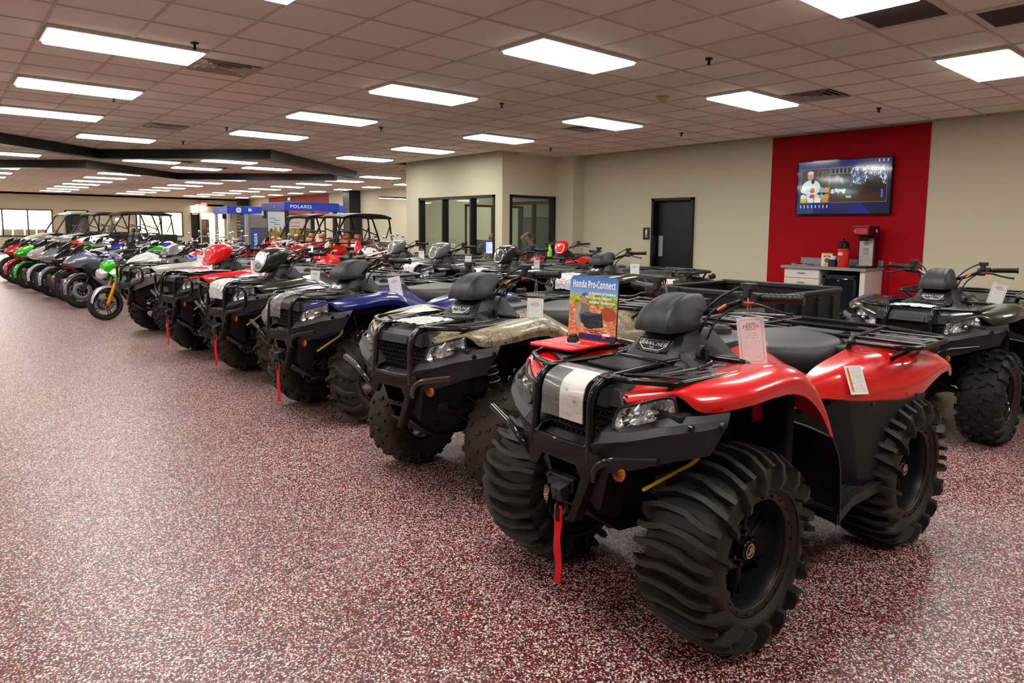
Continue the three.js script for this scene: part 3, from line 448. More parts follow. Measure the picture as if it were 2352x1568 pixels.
A.frontPlate = pair(slotPlate([[-.35, .19], [-.30, .27], [-.26, .36], [.04, .40], [.08, .30], [.05, .24], [-.12, .26], [-.28, .20]], [slot(-.23, .30, .2), slot(-.13, .335, .15), slot(-.02, .36, .1), slot(-.08, .295, .1, .02), slot(.01, .30, .1, .022)], .957));
A.rearRack = merge([...both([
  pipe([[1.62, .965, .0], [1.62, .965, .22], [1.50, .963, .56], [1.42, .96, .605], [1.10, .955, .605], [1.04, .955, .55], [1.03, .955, .32], [1.16, .955, .27], [1.60, .965, .24]], .0125, .035, 8), pipe([[1.20, .956, .28], [1.20, .956, .60]], .009, .02, 6), pipe([[1.33, .958, .28], [1.33, .958, .60]], .009, .02, 6), pipe([[1.46, .961, .28], [1.46, .961, .58]], .009, .02, 6), pipe([[1.10, .955, .58], [1.12, .87, .45]], .011), pipe([[1.05, .955, .32], [1.08, .86, .28]], .014), pipe([[1.5, .96, .5], [1.52, .86, .42]], .011)]),
  pipe([[1.18, .955, -.28], [1.18, .955, .28]], .0115), pipe([[1.42, .96, -.26], [1.42, .96, .26]], .0115)]);
A.rearPlate = pair(slotPlate([[1.22, .34], [1.20, .56], [1.40, .58], [1.52, .48], [1.50, .36], [1.36, .31]], [slot(1.27, .46, 1.5, .025), slot(1.33, .54, .1, .025), slot(1.34, .42, 1.5, .03), slot(1.42, .5, .3, .025), slot(1.44, .40, 1.3, .02)], .96));
// seat, tank, dash, tail
const seatRing = (x, hw, yt, yb) => [[x, yb, -hw * .86], [x, yb + .03, -hw], [x, (yt + yb) / 2 + .01, -hw * 1.0], [x, yt - .022, -hw * .86], [x, yt - .004, -hw * .5], [x, yt, 0], [x, yt - .004, hw * .5], [x, yt - .022, hw * .86], [x, (yt + yb) / 2 + .01, hw], [x, yb + .03, hw], [x, yb, hw * .86], [x, yb, 0]];
A.seat = loft([seatRing(.53, .08, .955, .88), seatRing(.58, .115, .965, .85), seatRing(.70, .19, .96, .80), seatRing(.86, .25, .952, .765), seatRing(1.02, .275, .955, .785), seatRing(1.17, .255, .965, .84), seatRing(1.25, .20, .958, .875)].map((r) => r.slice().reverse()), { smooth: 22, nv: 34 });
A.seatPiping = merge([sweep(seatRing(.88, .219, .945, .775).slice(2, 9).map((p) => [p[0], p[1], p[2]]), .002, 4, false, 20)]);
const boxRing = (y, x0, x1, hw0, hw1, r = .25) => [[x0, y, -hw0 * (1 - r)], [x0 + .02, y, -hw0], [x1 - .02, y, -hw1], [x1, y, -hw1 * (1 - r)], [x1, y, hw1 * (1 - r)], [x1 - .02, y, hw1], [x0 + .02, y, hw0], [x0, y, hw0 * (1 - r)]].reverse();
A.tank = merge([loft([boxRing(.82, .14, .66, .18, .13), boxRing(.93, .16, .64, .165, .13), boxRing(.968, .20, .62, .155, .13), boxRing(1.0, .24, .60, .145, .12), boxRing(1.012, .26, .58, .12, .10)], { crease: .55 }), cyl(.045, .05, .03, .46, 1.02, 0, 'y', 24), cyl(.03, .04, .012, .46, 1.04, 0, 'y', 8)]);
A.dash = merge([loft([boxRing(.92, -.07, .30, .20, .24), boxRing(.955, -.05, .30, .165, .21), boxRing(.965, -.04, .30, .135, .19), boxRing(1.045, .035, .27, .105, .12), boxRing(1.062, .055, .26, .085, .10)], { crease: .45 }), ...both(loft([[[-.02, .93, .15], [.0, .99, .13], [.1, 1.0, .13], [.12, .93, .2]], [[.0, .93, .22], [.02, .955, .21], [.1, .96, .21], [.14, .93, .24]]], { crease: .5 }))]);
A.knob = merge([cyl(.032, .034, .02, .07, .985, .185, 'z', 20), box(.012, .05, .025, .07, .985, .2, .004)]);
A.badge = extrude([[-.085, .022], [.085, .03], [.078, -.012], [.045, -.034], [-.045, -.034], [-.078, -.012]], .004, .0015);
A.side = pair(shell(refine(grid3([[[.27, .70, .30], [.27, .82, .285], [.26, .92, .235], [.26, .975, .165]], [[.42, .70, .30], [.42, .80, .29], [.42, .90, .245], [.42, .985, .155]], [[.56, .71, .32], [.56, .78, .31], [.56, .86, .265], [.56, .95, .14]], [[.72, .72, .40], [.72, .76, .37], [.72, .80, .31], [.72, .85, .22]], [[.84, .72, .45], [.84, .75, .43], [.84, .775, .36], [.84, .80, .27]]]), 18, 12), .006));
A.tail = merge([loft([boxRing(.80, 1.24, 1.74, .29, .27), boxRing(.90, 1.22, 1.72, .29, .25), boxRing(.925, 1.24, 1.70, .25, .22)], { crease: .5 }), box(.2, .03, .26, 1.36, .935, 0, .008), ...both(box(.12, .05, .06, 1.1, .90, .27, .012))]);
A.rearLamp = pair([lathe([[.0005, .03], [.025, .026], [.035, .012], [.037, 0]], 'x', 20).translate(1.76, .885, .42)]); A.rearLampBody = pair(box(.05, .05, .08, 1.735, .88, .42, .01));
A.shield = pair(toCreasedNormals(shell(grid3([[[.60, .78, .24], [.60, .62, .24], [.61, .48, .24], [.62, .37, .24]], [[.74, .748, .468], [.76, .62, .478], [.78, .48, .492], [.80, .36, .50]], [[.80, .742, .495], [.82, .62, .505], [.835, .48, .515], [.85, .345, .52]], [[1.10, .712, .545], [1.07, .60, .547], [1.03, .48, .545], [.94, .345, .54]], [[1.285, .72, .565], [1.23, .62, .56], [1.14, .48, .555], [.97, .335, .545]]].map((r) => r.slice().reverse()).reverse()), .012), .45));
A.shieldBolts = pair([cyl(.012, .014, .012, .86, .725, .515, 'z', 12), cyl(.012, .014, .012, 1.22, .715, .562, 'z', 12), cyl(.014, .014, .012, .68, .735, .40, 'x', 12)]);
A.flap = pair(shell(refine(grid3([[[.40, .70, .30], [.41, .69, .45], [.40, .67, .565]], [[.435, .60, .29], [.455, .59, .45], [.445, .58, .575]], [[.455, .46, .28], [.475, .46, .45], [.465, .46, .578]], [[.47, .31, .28], [.485, .305, .45], [.475, .30, .578]]].map((r) => r.slice().reverse()).reverse()), 14, 10), .008));
A.footwell = pair([box(.50, .02, .30, .72, .355, .40, .006), toCreasedNormals(loft([[[.46, .30, .575], [.46, .345, .575], [.48, .345, .55], [.48, .30, .55]], [[.60, .345, .572], [.60, .385, .572], [.62, .385, .548], [.62, .345, .548]], [[.94, .335, .56], [.94, .385, .56], [.94, .385, .535], [.94, .335, .535]]].map((r) => r.slice().reverse())), .4)]);
{ const b = []; for (let i = 0; i < 13; i++) for (let j = 0; j < 7; j++) b.push(at(new THREE.BoxGeometry(.022, .005, .009), .5 + i * .033 + (j % 2) * .016, .367, .29 + j * .036)); A.treads = merge(both(merge(b))); }
A.chassis = merge([box(1.1, .38, .34, .72, .58, 0, .04), box(.75, .30, .30, -.02, .66, 0, .04), box(.5, .3, .34, 1.38, .62, 0, .04), ...both([box(.72, .03, .30, -.02, .845, .28, .01), box(.05, .42, .24, .36, .64, .30, .02), box(.62, .04, .3, 1.35, .76, .34, .01), box(.4, .24, .12, 1.35, .56, .2, .03)]), cyl(.075, .075, .5, .1, .42, 0, 'z', 16), cyl(.16, .17, .16, .62, .50, .19, 'z', 24), cyl(.12, .12, .2, .60, .50, -.22, 'z', 24), box(.2, .13, .2, -.02, .38, 0, .03), box(.24, .14, .2, 1.33, .36, 0, .03)]);
A.suspension = merge(both([pipe([[-.10, .40, .10], [-.01, .30, .30]], .013), pipe([[.12, .40, .10], [.01, .30, .30]], .013), pipe([[-.08, .52, .12], [0, .42, .29]], .011), pipe([[.10, .52, .12], [.01, .42, .29]], .011), cyl(.018, .018, .26, 0, .33, .2, 'z', 10), cyl(.055, .05, .07, 0, .325, .27, 'z', 16), box(.06, .16, .04, .0, .36, .275, .012), cyl(.02, .02, .5, 1.35, .32, .12, 'z', 10), pipe([[.85, .40, .14], [1.33, .30, .26]], .018), box(.06, .1, .05, 1.35, .33, .26, .01)]));
{ const h = (x0, y0, z0, x1, y1, z1) => { const p = []; for (let i = 0; i <= 84; i++) { const t = i / 84, a = t * 7 * 2 * Math.PI; p.push(V(x0 + (x1 - x0) * t + Math.cos(a) * .032, y0 + (y1 - y0) * t, z0 + (z1 - z0) * t + Math.sin(a) * .032)); } return sweep(p, .0062, 5); };
  A.springs = pair([h(-.03, .76, .25, .0, .47, .31), h(1.28, .74, .22, 1.32, .45, .26)]); A.shocks = pair([pipe([[-.03, .80, .24], [0, .40, .32]], .017), pipe([[1.28, .78, .21], [1.32, .38, .27]], .017)]); }
A.wireYellow = pipe([[-.27, .74, .44], [-.275, .69, .43], [-.33, .625, .35], [-.38, .565, .28]], .0075, .05, 7); A.wireBlue = sweep([[-.27, .73, .435], [-.31, .695, .38], [-.37, .668, .32], [-.43, .665, .26]], .0065, 7, false, 14);
// handlebar
A.bar = merge([pipe([[.36, 1.205, -.43], [.31, 1.20, -.24], [.22, 1.13, -.11], [.21, 1.115, 0], [.22, 1.13, .11], [.31, 1.20, .24], [.36, 1.205, .43]], .0115, .05, 10), box(.05, .05, .1, .215, 1.115, 0, .01), cyl(.022, .022, .2, .2, 1.02, 0, 'y', 14)]);
A.grip = merge([(() => { const a = V(.327, 1.2005, .285), b = V(.366, 1.2055, .44), p = Array.from({ length: 24 }, (_, i) => a.clone().lerp(b, i / 23)); return sweep(p, (t) => .0195 + (t > .93 ? .004 : 0) + (Math.round(t * 23) % 3 === 0 ? -.0018 : 0), 14); })()]);
A.controls = [merge([box(.05, .055, .05, .305, 1.185, .225, .01), box(.055, .05, .04, .31, 1.195, .262, .01), box(.05, .028, .055, .30, 1.245, .235, .006), box(.03, .05, .03, .29, 1.22, .235, .006), pipe([[.28, 1.18, .20], [.2, 1.15, .13], [.16, 1.05, .1]], .006, .05), pipe([[.29, 1.24, .2], [.24, 1.2, .14], [.19, 1.12, .08]], .0055, .05), pipe([[.28, 1.165, .20], [.20, 1.11, .15], [.17, 1.0, .12]], .005, .05)])];
A.thumb = box(.05, .06, .07, .30, 1.19, .27, .018);
A.lever = sweep([[.268, 1.18, .245], [.262, 1.178, .30], [.285, 1.16, .36], [.30, 1.15, .415], [.302, 1.15, .43]], (t) => .0062 + (t > .9 ? .004 : 0), 8, false, 18);
A.leverTab = box(.018, .014, .048, .266, 1.18, .262, .005, 0, .1);
A.leverTag = sweep([[.24, 1.165, .17], [.215, 1.145, .145]], .0075, 7);
{ const rows = [[-.03, .09, 1.06, 1.072, .112], [-.026, .11, 1.09, 1.085, .114], [-.008, .135, 1.125, 1.10, .108], [.032, .165, 1.16, 1.115, .097], [.085, .195, 1.186, 1.13, .084], [.15, .215, 1.198, 1.14, .073], [.225, .235, 1.195, 1.15, .064]].map(([xc, xs, y, ys, hw]) => [-1, -.94, -.7, -.35, 0, .35, .7, .94, 1].map((k) => { const a = Math.abs(k), e = a < .7 ? 0 : (a - .7) / .3; return [xc + (xs - xc) * e * e * .95 + .012 * a, y + (ys - y) * e * e, k < 0 ? -hw * Math.min(1, a * 1.03) : hw * Math.min(1, a * 1.03)]; }).reverse());
  const G = refine(grid3(rows), 22, 30); A.podCover = shell(G.map((r) => r.slice().reverse()), .008); A.podRidge = merge([10, 19].map((j) => { const p = G.map((r) => r[j]); return sweep(p, .0055, 5); }));
  A.podUnder = merge([box(.16, .05, .18, .13, 1.075, 0, .02), box(.1, .03, .12, .1, 1.045, 0, .01), box(.07, .012, .11, .25, 1.175, 0, .004)]); }
{ const ringL = (x, hw, y0, y1, k = .8) => [[x, y0, -hw * .45], [x, y0 + .03, -hw * k], [x, (y0 + y1) / 2 + .02, -hw], [x, y1 - .03, -hw * .92], [x, y1, -hw * .5], [x, y1, hw * .5], [x, y1 - .03, hw * .92], [x, (y0 + y1) / 2 + .02, hw], [x, y0 + .03, hw * k], [x, y0, hw * .45]].reverse();
  const tilt = (r) => r.map((p) => [p[0] + (p[1] - 1.13) * .35, p[1], p[2]]);
  A.podLamp = loft([tilt(ringL(-.075, .098, 1.035, 1.222)), tilt(ringL(-.05, .115, 1.025, 1.24)), tilt(ringL(.03, .118, 1.035, 1.255)), tilt(ringL(.11, .10, 1.06, 1.255)), tilt(ringL(.17, .075, 1.09, 1.24))], { smooth: 14, nv: 40 });
  const f = tilt(ringL(-.077, .088, 1.045, 1.205)), r = rng(4); const c = f.reduce((a, p) => [a[0] + p[0] / 10, a[1] + p[1] / 10, a[2] + p[2] / 10], [0, 0, 0]);
  A.podReflector = toCreasedNormals(quads([0, .33, .66, 1].map((t) => f.concat([f[0]]).map((p, i) => V(c[0] + (p[0] - c[0]) * t + .02 * (1 - t) + (r() - .5) * .012 * (t < 1 && t > 0), c[1] + (p[1] - c[1]) * t, c[2] + (p[2] - c[2]) * t)))), .1);
  A.podLens = quads([0, .5, .8, 1].map((t) => f.concat([f[0]]).map((p) => V(c[0] + (p[0] - c[0]) * t - .02 * (1 - t * t) - .003, c[1] + (p[1] - c[1]) * t, c[2] + (p[2] - c[2]) * t)))); }
A.warn = box(.085, .13, .0016, 0, 0, 0);
const hondaTex = canvasTexture(512, 96, (x, w, h) => { x.fillStyle = '#3d3e41'; x.fillRect(0, 0, w, h); x.fillStyle = '#141416'; x.font = 'bold 76px serif'; x.textAlign = 'center'; x.textBaseline = 'middle'; x.save(); x.translate(w / 2, h / 2 + 3); x.scale(1.3, 1); x.fillText('HONDA', 0, 0); x.restore(); });
const badgeTex = canvasTexture(512, 192, (x, w, h) => { x.fillStyle = '#1b1b1d'; x.fillRect(0, 0, w, h); x.strokeStyle = '#cfd0d4'; x.lineWidth = 12; x.beginPath(); x.moveTo(30, 30); x.lineTo(480, 12); x.lineTo(470, 96); x.lineTo(380, 176); x.lineTo(140, 176); x.lineTo(40, 96); x.closePath(); x.stroke(); x.fillStyle = '#f4f4f6'; x.font = 'italic bold 92px sans-serif'; x.textAlign = 'center'; x.fillText('RANCHER', 256, 106); x.font = 'bold 44px sans-serif'; x.fillStyle = '#b9b9bd'; x.fillText('4x4', 256, 156); });
const badgeTex2 = canvasTexture(256, 128, (x, w, h) => { x.fillStyle = '#55575b'; x.fillRect(0, 0, w, h); x.fillStyle = '#f2f2f4'; x.fillRect(58, 18, 30, 92); x.fillRect(168, 18, 30, 92); x.fillRect(40, 52, 176, 26); });
const warnTex = canvasTexture(192, 288, (x, w, h) => { x.fillStyle = '#e9eae4'; x.fillRect(0, 0, w, h); x.fillStyle = '#f07a14'; x.fillRect(20, 24, 26, 236); x.strokeStyle = '#9aa09a'; x.lineWidth = 3; x.strokeRect(20, 24, 150, 238); const r = rng(8); x.fillStyle = '#6c6f72'; for (let i = 0; i < 26; i++) for (let k = 0; k < 9; k++) if (r() > .3) x.fillRect(56 + k * 12, 34 + i * 8.6, 8, 3); x.fillStyle = '#8a3c10'; for (let i = 0; i < 8; i++) x.fillRect(26, 50 + i * 24, 12, 14); });
M.honda = std(0xffffff, .5, .1, { map: hondaTex }); M.badge = std(0xffffff, .3, .3, { map: badgeTex }); M.badgeH = std(0xffffff, .3, .3, { map: badgeTex2 }); M.warn = std(0xffffff, .5, 0, { map: warnTex });
M.film = phys(0xffffff, .14, { transmission: .93, thickness: 0, ior: 1.35 });
function makeATV(o) {
  const t = thing('quad_bike', o.label, 'quad bike', o.pos, o.turn ?? 0, o.group), near = o.detail !== 'far', P = o.paint, D = o.trim ?? M.plasticDark;
  part('chassis', A.chassis, M.matteBlack, t);
  for (const g of [1, -1]) { const s = (geo) => g > 0 ? geo : once('m' + geo.uuid, () => mirZ(geo)); part('front_fender', s(A.frontFender), P, t); const rf = part('rear_fender', s(A.rearFender), P, t); if (near && g > 0) part('fender_rib', A.fenderRib, P, rf); part('nose_cladding', s(A.frontBracket), D, t); if (near) part('bolts', s(A.bolts), M.gloss, t.children[t.children.length - 1]).userData.kind = 'stuff'; const hl = part('headlight', s(A.reflector), M.reflector, t); part('lens', s(A.lens), M.lens, hl); part('lamp_rim', s(A.lampRim), M.plasticBlack, hl); if (near) part('bulb', s(A.bulb), M.chrome, hl); }
  const gr = part('grille', A.grilleMesh, M.plasticGrey, t); part('grille_backing', A.grilleBack, M.matteBlack, gr); part('grille_surround', A.grilleFrame, M.plasticGrey, gr);
  part('hood_panel', A.hood, D, t);
  if (o.nameplate) { const np = part('name_plate', A.namePlate, M.plasticGrey, t); const d = decal(.20, .038); d.rotateY(-Math.PI / 2); d.rotateZ(-.245); d.translate(-.4962, .887, 0); part('lettering', d, M.honda, np); }
  const bg = part('brush_guard', o.guard === 'wide' ? A.guardWide : A.guardTwo, o.guardMat ?? M.gloss, t); part('bumper_frame', A.bumperFrame, M.bumper, t); part('bumper_tube', A.bumperTube, o.guardMat ?? M.gloss, t); part('skid_plate', A.skid, M.bumper, t);
  if (o.reflectors !== false) for (const g of [1, -1]) { const r = part('side_reflector', A.reflectorDisc, M.amber, t); r.position.set(-.455, .632, g * .235); r.scale.setScalar(1.12); if (near) { const ry = part('reflector_rays', A.reflectorRays, std(0x7a3c00, .4), r); ry.position.set(-.0125, 0, 0); } }
  if (o.winch) { const w = part('winch', A.winch, M.plasticBlack, t); part('hook', A.winchHook, M.darkSteel, w); part('pull_strap', A.winchStrap, M.redCloth, w).userData.label = 'red woven pull strap hanging from the winch hook'; }
  part('front_rack', A.frontRack, M.gloss, t); part('rack_plate', A.frontPlate, M.plasticBlack, t); part('rear_rack', A.rearRack, M.gloss, t); part('rack_plate', A.rearPlate, M.plasticBlack, t);
  part('seat', A.seat, M.seat, t); part('tank_cover', A.tank, o.tankMat ?? M.plasticGrey, t); part('side_panel', A.side, P, t); part('tail_panel', A.tail, M.plasticGrey, t);
  const ds = part('dash_panel', A.dash, D, t); if (near) part('knob', A.knob, M.plasticBlack, ds);
  { const b = part('badge', A.badge, M.chrome, t); b.rotation.set(0, -Math.PI / 2, 0); b.position.set(-.008, 1.002, 0); b.rotation.order = 'YXZ'; b.rotation.x = -.75; const d = decal(.165, .058); const m = part('badge_print', d, o.badgeH ? M.badgeH : M.badge, b); m.position.set(0, 0, .0062); }
  const lamp = part('tail_light', A.rearLamp, M.redLens, t); part('lamp_body', A.rearLampBody, M.plasticBlack, lamp);
  part('leg_shield', A.shield, D, t); if (near) for (const b of A.shieldBolts.pair) part('shield_bolts', b, M.gloss, t).userData.kind = 'stuff'; part('mud_flap', A.flap, M.plasticBlack, t); const fw = part('footwell', A.footwell, D, t); if (near) part('tread_pattern', A.treads, M.plasticGrey, fw);
  part('suspension', A.suspension, M.gloss, t); part('springs', A.springs, o.springMat ?? M.darkSteel, t); part('shock_absorbers', A.shocks, M.gloss, t);
  if (near && o.winch) { part('yellow_cable', A.wireYellow, M.yellow, t); part('blue_cable', A.wireBlue, M.blueWire, t); }
  const hb = part('handlebar', A.bar, M.gloss, t);
  for (const g of [1, -1]) { const s = (geo) => g > 0 ? geo : once('m' + geo.uuid, () => mirZ(geo)); part('grip', s(A.grip), M.plasticBlack, hb); part('control_box', s(A.controls[0]), M.plasticBlack, hb); part('lever', s(A.lever), M.plasticBlack, hb); if (g > 0) { part('lever_tab', A.leverTab, M.redLens, hb); if (near) part('cable_tag', A.leverTag, M.gold, hb); } if (g < 0) part('throttle_case', s(A.thumb), M.plasticBlack, hb); }
  if (o.pod === 'lamp') { const pd = part('headlight_pod', A.podLamp, o.podPaint ?? P, t); part('pod_reflector', A.podReflector, M.reflector, pd); part('pod_lens', A.podLens, M.lens, pd); part('pod_mount', A.podUnder, M.plasticBlack, pd); }
  else { const pd = part('handlebar_cover', A.podCover, D, t); part('cover_ridge', A.podRidge, M.plasticGrey, pd); part('cover_mount', A.podUnder, M.plasticBlack, pd); }
  if (o.warning) { const w = part('warning_sticker', A.warn, M.warn, t), n = V(-.42, .48, .77).normalize(), ux = V(.82, 0, .45).normalize(), uy = n.clone().cross(ux).normalize(); w.quaternion.setFromRotationMatrix(new THREE.Matrix4().makeBasis(uy.clone().cross(n), uy, n)); w.position.copy(V(.80, .825, .458).addScaledVector(n, .012)); w.userData.label = 'white warning sticker with an orange band'; }
  const R = o.R ?? .325, W = o.W ?? .27, zt = .54 - W / 2 + (o.wide ?? 0), base = { tire: o.tire, R, W, rimR: o.rimR ?? .185, style: o.rimStyle ?? 'star', tireMat: o.tireMat ?? M.rubber, rimMat: o.rimMat, barrelMat: o.barrelMat, ringMat: o.ringMat, capArt: o.capArt };
  let i = 0; for (const x of o.wheelX ?? [0, 1.29]) for (const g of [1, -1]) addWheel(t, x, R - .004, g * zt, g, { ...base, spin: .3 + 1.1 * i++ });
  return t;
}

// ================================================================ THE FOUR-WHEELERS ON SHOW
const R = (d) => d * Math.PI / 180;
const tires = { mud: { tire: 'lug', R: .35, W: .26, rimR: .19, rimStyle: 'fork', tireMat: std(0x2b261f, .7, 0, grain(.0008, 8)) }, trail: { tire: 'trail', R: .335, W: .27, rimR: .185, rimStyle: 'star', tireMat: M.rubber }, knob: { tire: 'knob', R: .315, W: .25, rimR: .155, rimStyle: 'fork', tireMat: M.rubberDusty } };
const lot = {};
lot.red = makeATV({ label: 'glossy red four-wheeler with huge paddle-lug mud tires and a poster stand on its rack', pos: [2.2, 0, -1.745], turn: -.02, paint: M.red, tire: 'paddle', R: .36, W: .30, rimR: .212, rimStyle: 'deep', tireMat: M.rubberGrey, winch: true, warning: true, capArt: true, wide: .055, wheelX: [-.105, 1.20] });
lot.camo = makeATV({ label: 'four-wheeler with camouflage fenders and dusty tan knobby tires', pos: [2.30, 0, -3.25], turn: R(9), paint: M.camo, nameplate: true, guardMat: phys(0x171012, .3, { clearcoat: .8, clearcoatRoughness: .1 }), springMat: M.silver, ...tires.knob });
lot.blue = makeATV({ label: 'dark blue four-wheeler with tall black mud tires and a red strap on its winch', pos: [2.40, 0, -5.08], turn: R(9), paint: M.blue, winch: true, badgeH: true, rimMat: M.gloss, ...tires.mud });
lot.olive = makeATV({ label: 'dark olive four-wheeler with a headlight pod on its handlebar and a red winch strap', pos: [2.45, 0, -6.75], turn: R(10), paint: M.olive, pod: 'lamp', guard: 'wide', winch: true, badgeH: true, ...tires.mud, tireMat: M.rubberDusty });
lot.ruby = makeATV({ label: 'red four-wheeler with a bright red headlight pod, parked between the olive and the white ones', pos: [2.40, 0, -8.28], turn: R(11), paint: M.red, pod: 'lamp', guard: 'wide', winch: true, badgeH: true, ...tires.mud, tireMat: M.rubber });
lot.white = makeATV({ label: 'white four-wheeler with a blue-lit front guard, next to the green motorcycle', pos: [2.38, 0, -10.35], turn: R(9), paint: M.whitePaint, guard: 'wide', badgeH: true, reflectors: false, trim: M.grey, tankMat: M.grey, ...tires.trail });
lot.edge = makeATV({ label: 'black-olive four-wheeler cut by the picture edge in front of the pale wall', pos: [5.53, 0, -1.82], turn: R(2), paint: M.olive, nameplate: true, ...tires.trail, rimMat: M.silver, barrelMat: M.gloss, springMat: M.silver });
lot.far1 = makeATV({ label: 'olive four-wheeler standing directly behind the poster stand', pos: [5.80, 0, -5.50], turn: R(0), paint: M.olive, nameplate: true, badgeH: true, warning: true, detail: 'far', ...tires.trail });
lot.far2 = makeATV({ label: 'dark green four-wheeler with a chrome-faced headlight pod before the office window', pos: [5.50, 0, -6.85], turn: R(3), paint: M.olive, pod: 'lamp', badgeH: true, detail: 'far', ...tires.trail });
lot.far3 = makeATV({ label: 'four-wheeler with a light grey headlight pod, seen over the blue one', pos: [5.50, 0, -8.38], turn: R(4), paint: M.black, pod: 'lamp', podPaint: M.grey, badgeH: true, detail: 'far', ...tires.trail });
lot.far4 = makeATV({ label: 'farthest four-wheeler with a grey headlight pod, before the white office corner wall', pos: [5.90, 0, -10.30], turn: R(4), paint: M.grey, pod: 'lamp', podPaint: M.grey, badgeH: true, detail: 'far', ...tires.trail });
lot.far5 = makeATV({ label: 'small red four-wheeler facing the camera below the office corner', pos: [8.62, 0, -9.05], turn: R(27), paint: M.red, pod: 'lamp', nameplate: true, detail: 'far', ...tires.trail });

// price cards in clear sleeves on strings
const priceTex = canvasTexture(256, 480, (x, w, h) => {
  x.fillStyle = '#f4f9fb'; x.fillRect(0, 0, w, h); x.strokeStyle = '#b8525c'; x.lineWidth = 3; x.beginPath(); x.roundRect(24, 24, w - 48, h - 60, 34); x.stroke();
  x.textAlign = 'center'; x.fillStyle = '#3a3a70'; x.font = 'italic bold 26px serif'; x.fillText("Family", w / 2, 72); x.fillStyle = '#c2303c'; x.font = 'bold 42px serif'; x.fillText('PRICES', w / 2, 106); x.fillStyle = '#33333c'; x.font = 'bold 15px sans-serif'; x.fillText('POWERSPORTS', w / 2, 126);
  const r = rng(5); x.fillStyle = '#9a9aa0'; for (const y of [158, 182, 204]) for (let k = 0; k < 9; k++) if (r() > .2) x.fillRect(70 + k * 13, y, 9, 4); x.fillStyle = '#c6c4c8'; for (let y = 240; y < 330; y += 18) for (let k = 0; k < 12; k++) if (r() > .35) x.fillRect(50 + k * 13, y, 9, 3); x.fillRect(150, 400, 50, 4);
});
M.price = std(0xffffff, .55, 0, { map: priceTex });
const cardG = (() => { const g = box(.098, .185, .0012); const u = g.attributes.uv; return g; })(), sleeveG = [box(.112, .225, .0008, 0, .012, .0022), box(.112, .225, .0008, 0, .012, -.0022)], headerG = box(.112, .018, .0036, 0, .117, 0);
function priceTag(host, label, { lx = .31, ly = 1.165, lz = .27, drop = .06, yaw = 0, tilt = 0, lean = 0, scale = 1 } = {}) {
  host.updateMatrixWorld(true); const top = V(lx, ly, lz).applyMatrix4(host.matrixWorld);
  const t = thing('price_tag', label, 'price tag', [top.x, top.y - drop - .126 * scale, top.z], -Math.PI / 2 + R(35) + yaw, 'price cards on the machines'); t.rotation.order = 'YXZ'; t.rotation.z = tilt; t.rotation.x = lean; t.scale.setScalar(scale);
  part('card', cardG, M.price, t); part('clear_sleeve', merge(sleeveG), M.clear, t); part('sleeve_header', headerG, M.film, t);
  part('string', [sweep([[-.006, .12, 0], [-.004, .12 + drop * .6 / scale, .004], [0, .126 + drop / scale + .012, 0]], .0016, 5), sweep([[.006, .12, 0], [.006, .12 + drop * .6 / scale, -.004], [0, .126 + drop / scale + .012, 0]], .0016, 5)], M.string, t);
  return t;
}
priceTag(lot.red, 'price card in a clear sleeve hanging from the red four-wheeler grip, by its seat', { lx: .29, lz: .265, ly: 1.19, drop: .03, tilt: .13, lean: .06, scale: 1.08 });
priceTag(lot.camo, 'price card hanging over the camouflage fender on a pale string', { lz: .30, drop: .07, tilt: -.03 });
priceTag(lot.blue, 'slanting price card in front of the dark blue body and seat', { lz: .33, drop: .05, tilt: .2, scale: 1.05 });
priceTag(lot.olive, 'price card hanging on the olive four-wheeler with the lamp pod', { lz: .34, drop: .09, tilt: -.06 });
priceTag(lot.ruby, 'price card standing over the racks beside the bright red lamp pod', { lz: .33, drop: .06, tilt: 0 });
priceTag(lot.white, 'shiny price card on the white four-wheeler beside the red lamp pod', { lz: .34, drop: .06, tilt: -.14 });
priceTag(lot.edge, 'tilted price card on the black-olive four-wheeler before the pale wall', { lz: .33, drop: .02, tilt: -.24, scale: 1.05 });
priceTag(lot.far1, 'price card on the olive four-wheeler behind the poster stand, below the restroom door', { lz: .33, drop: .05, scale: 1.05 });
priceTag(lot.far2, 'narrow price card seen edge-on before the dark green fender', { lz: .30, drop: .06, yaw: 1.0 });
priceTag(lot.far3, 'small price card on the light grey pod four-wheeler, near the office monitors', { lz: .32, drop: .06, yaw: .7, tilt: -.1 });
priceTag(lot.far4, 'small white price card in front of the white office wall', { lz: .34, drop: .05 });

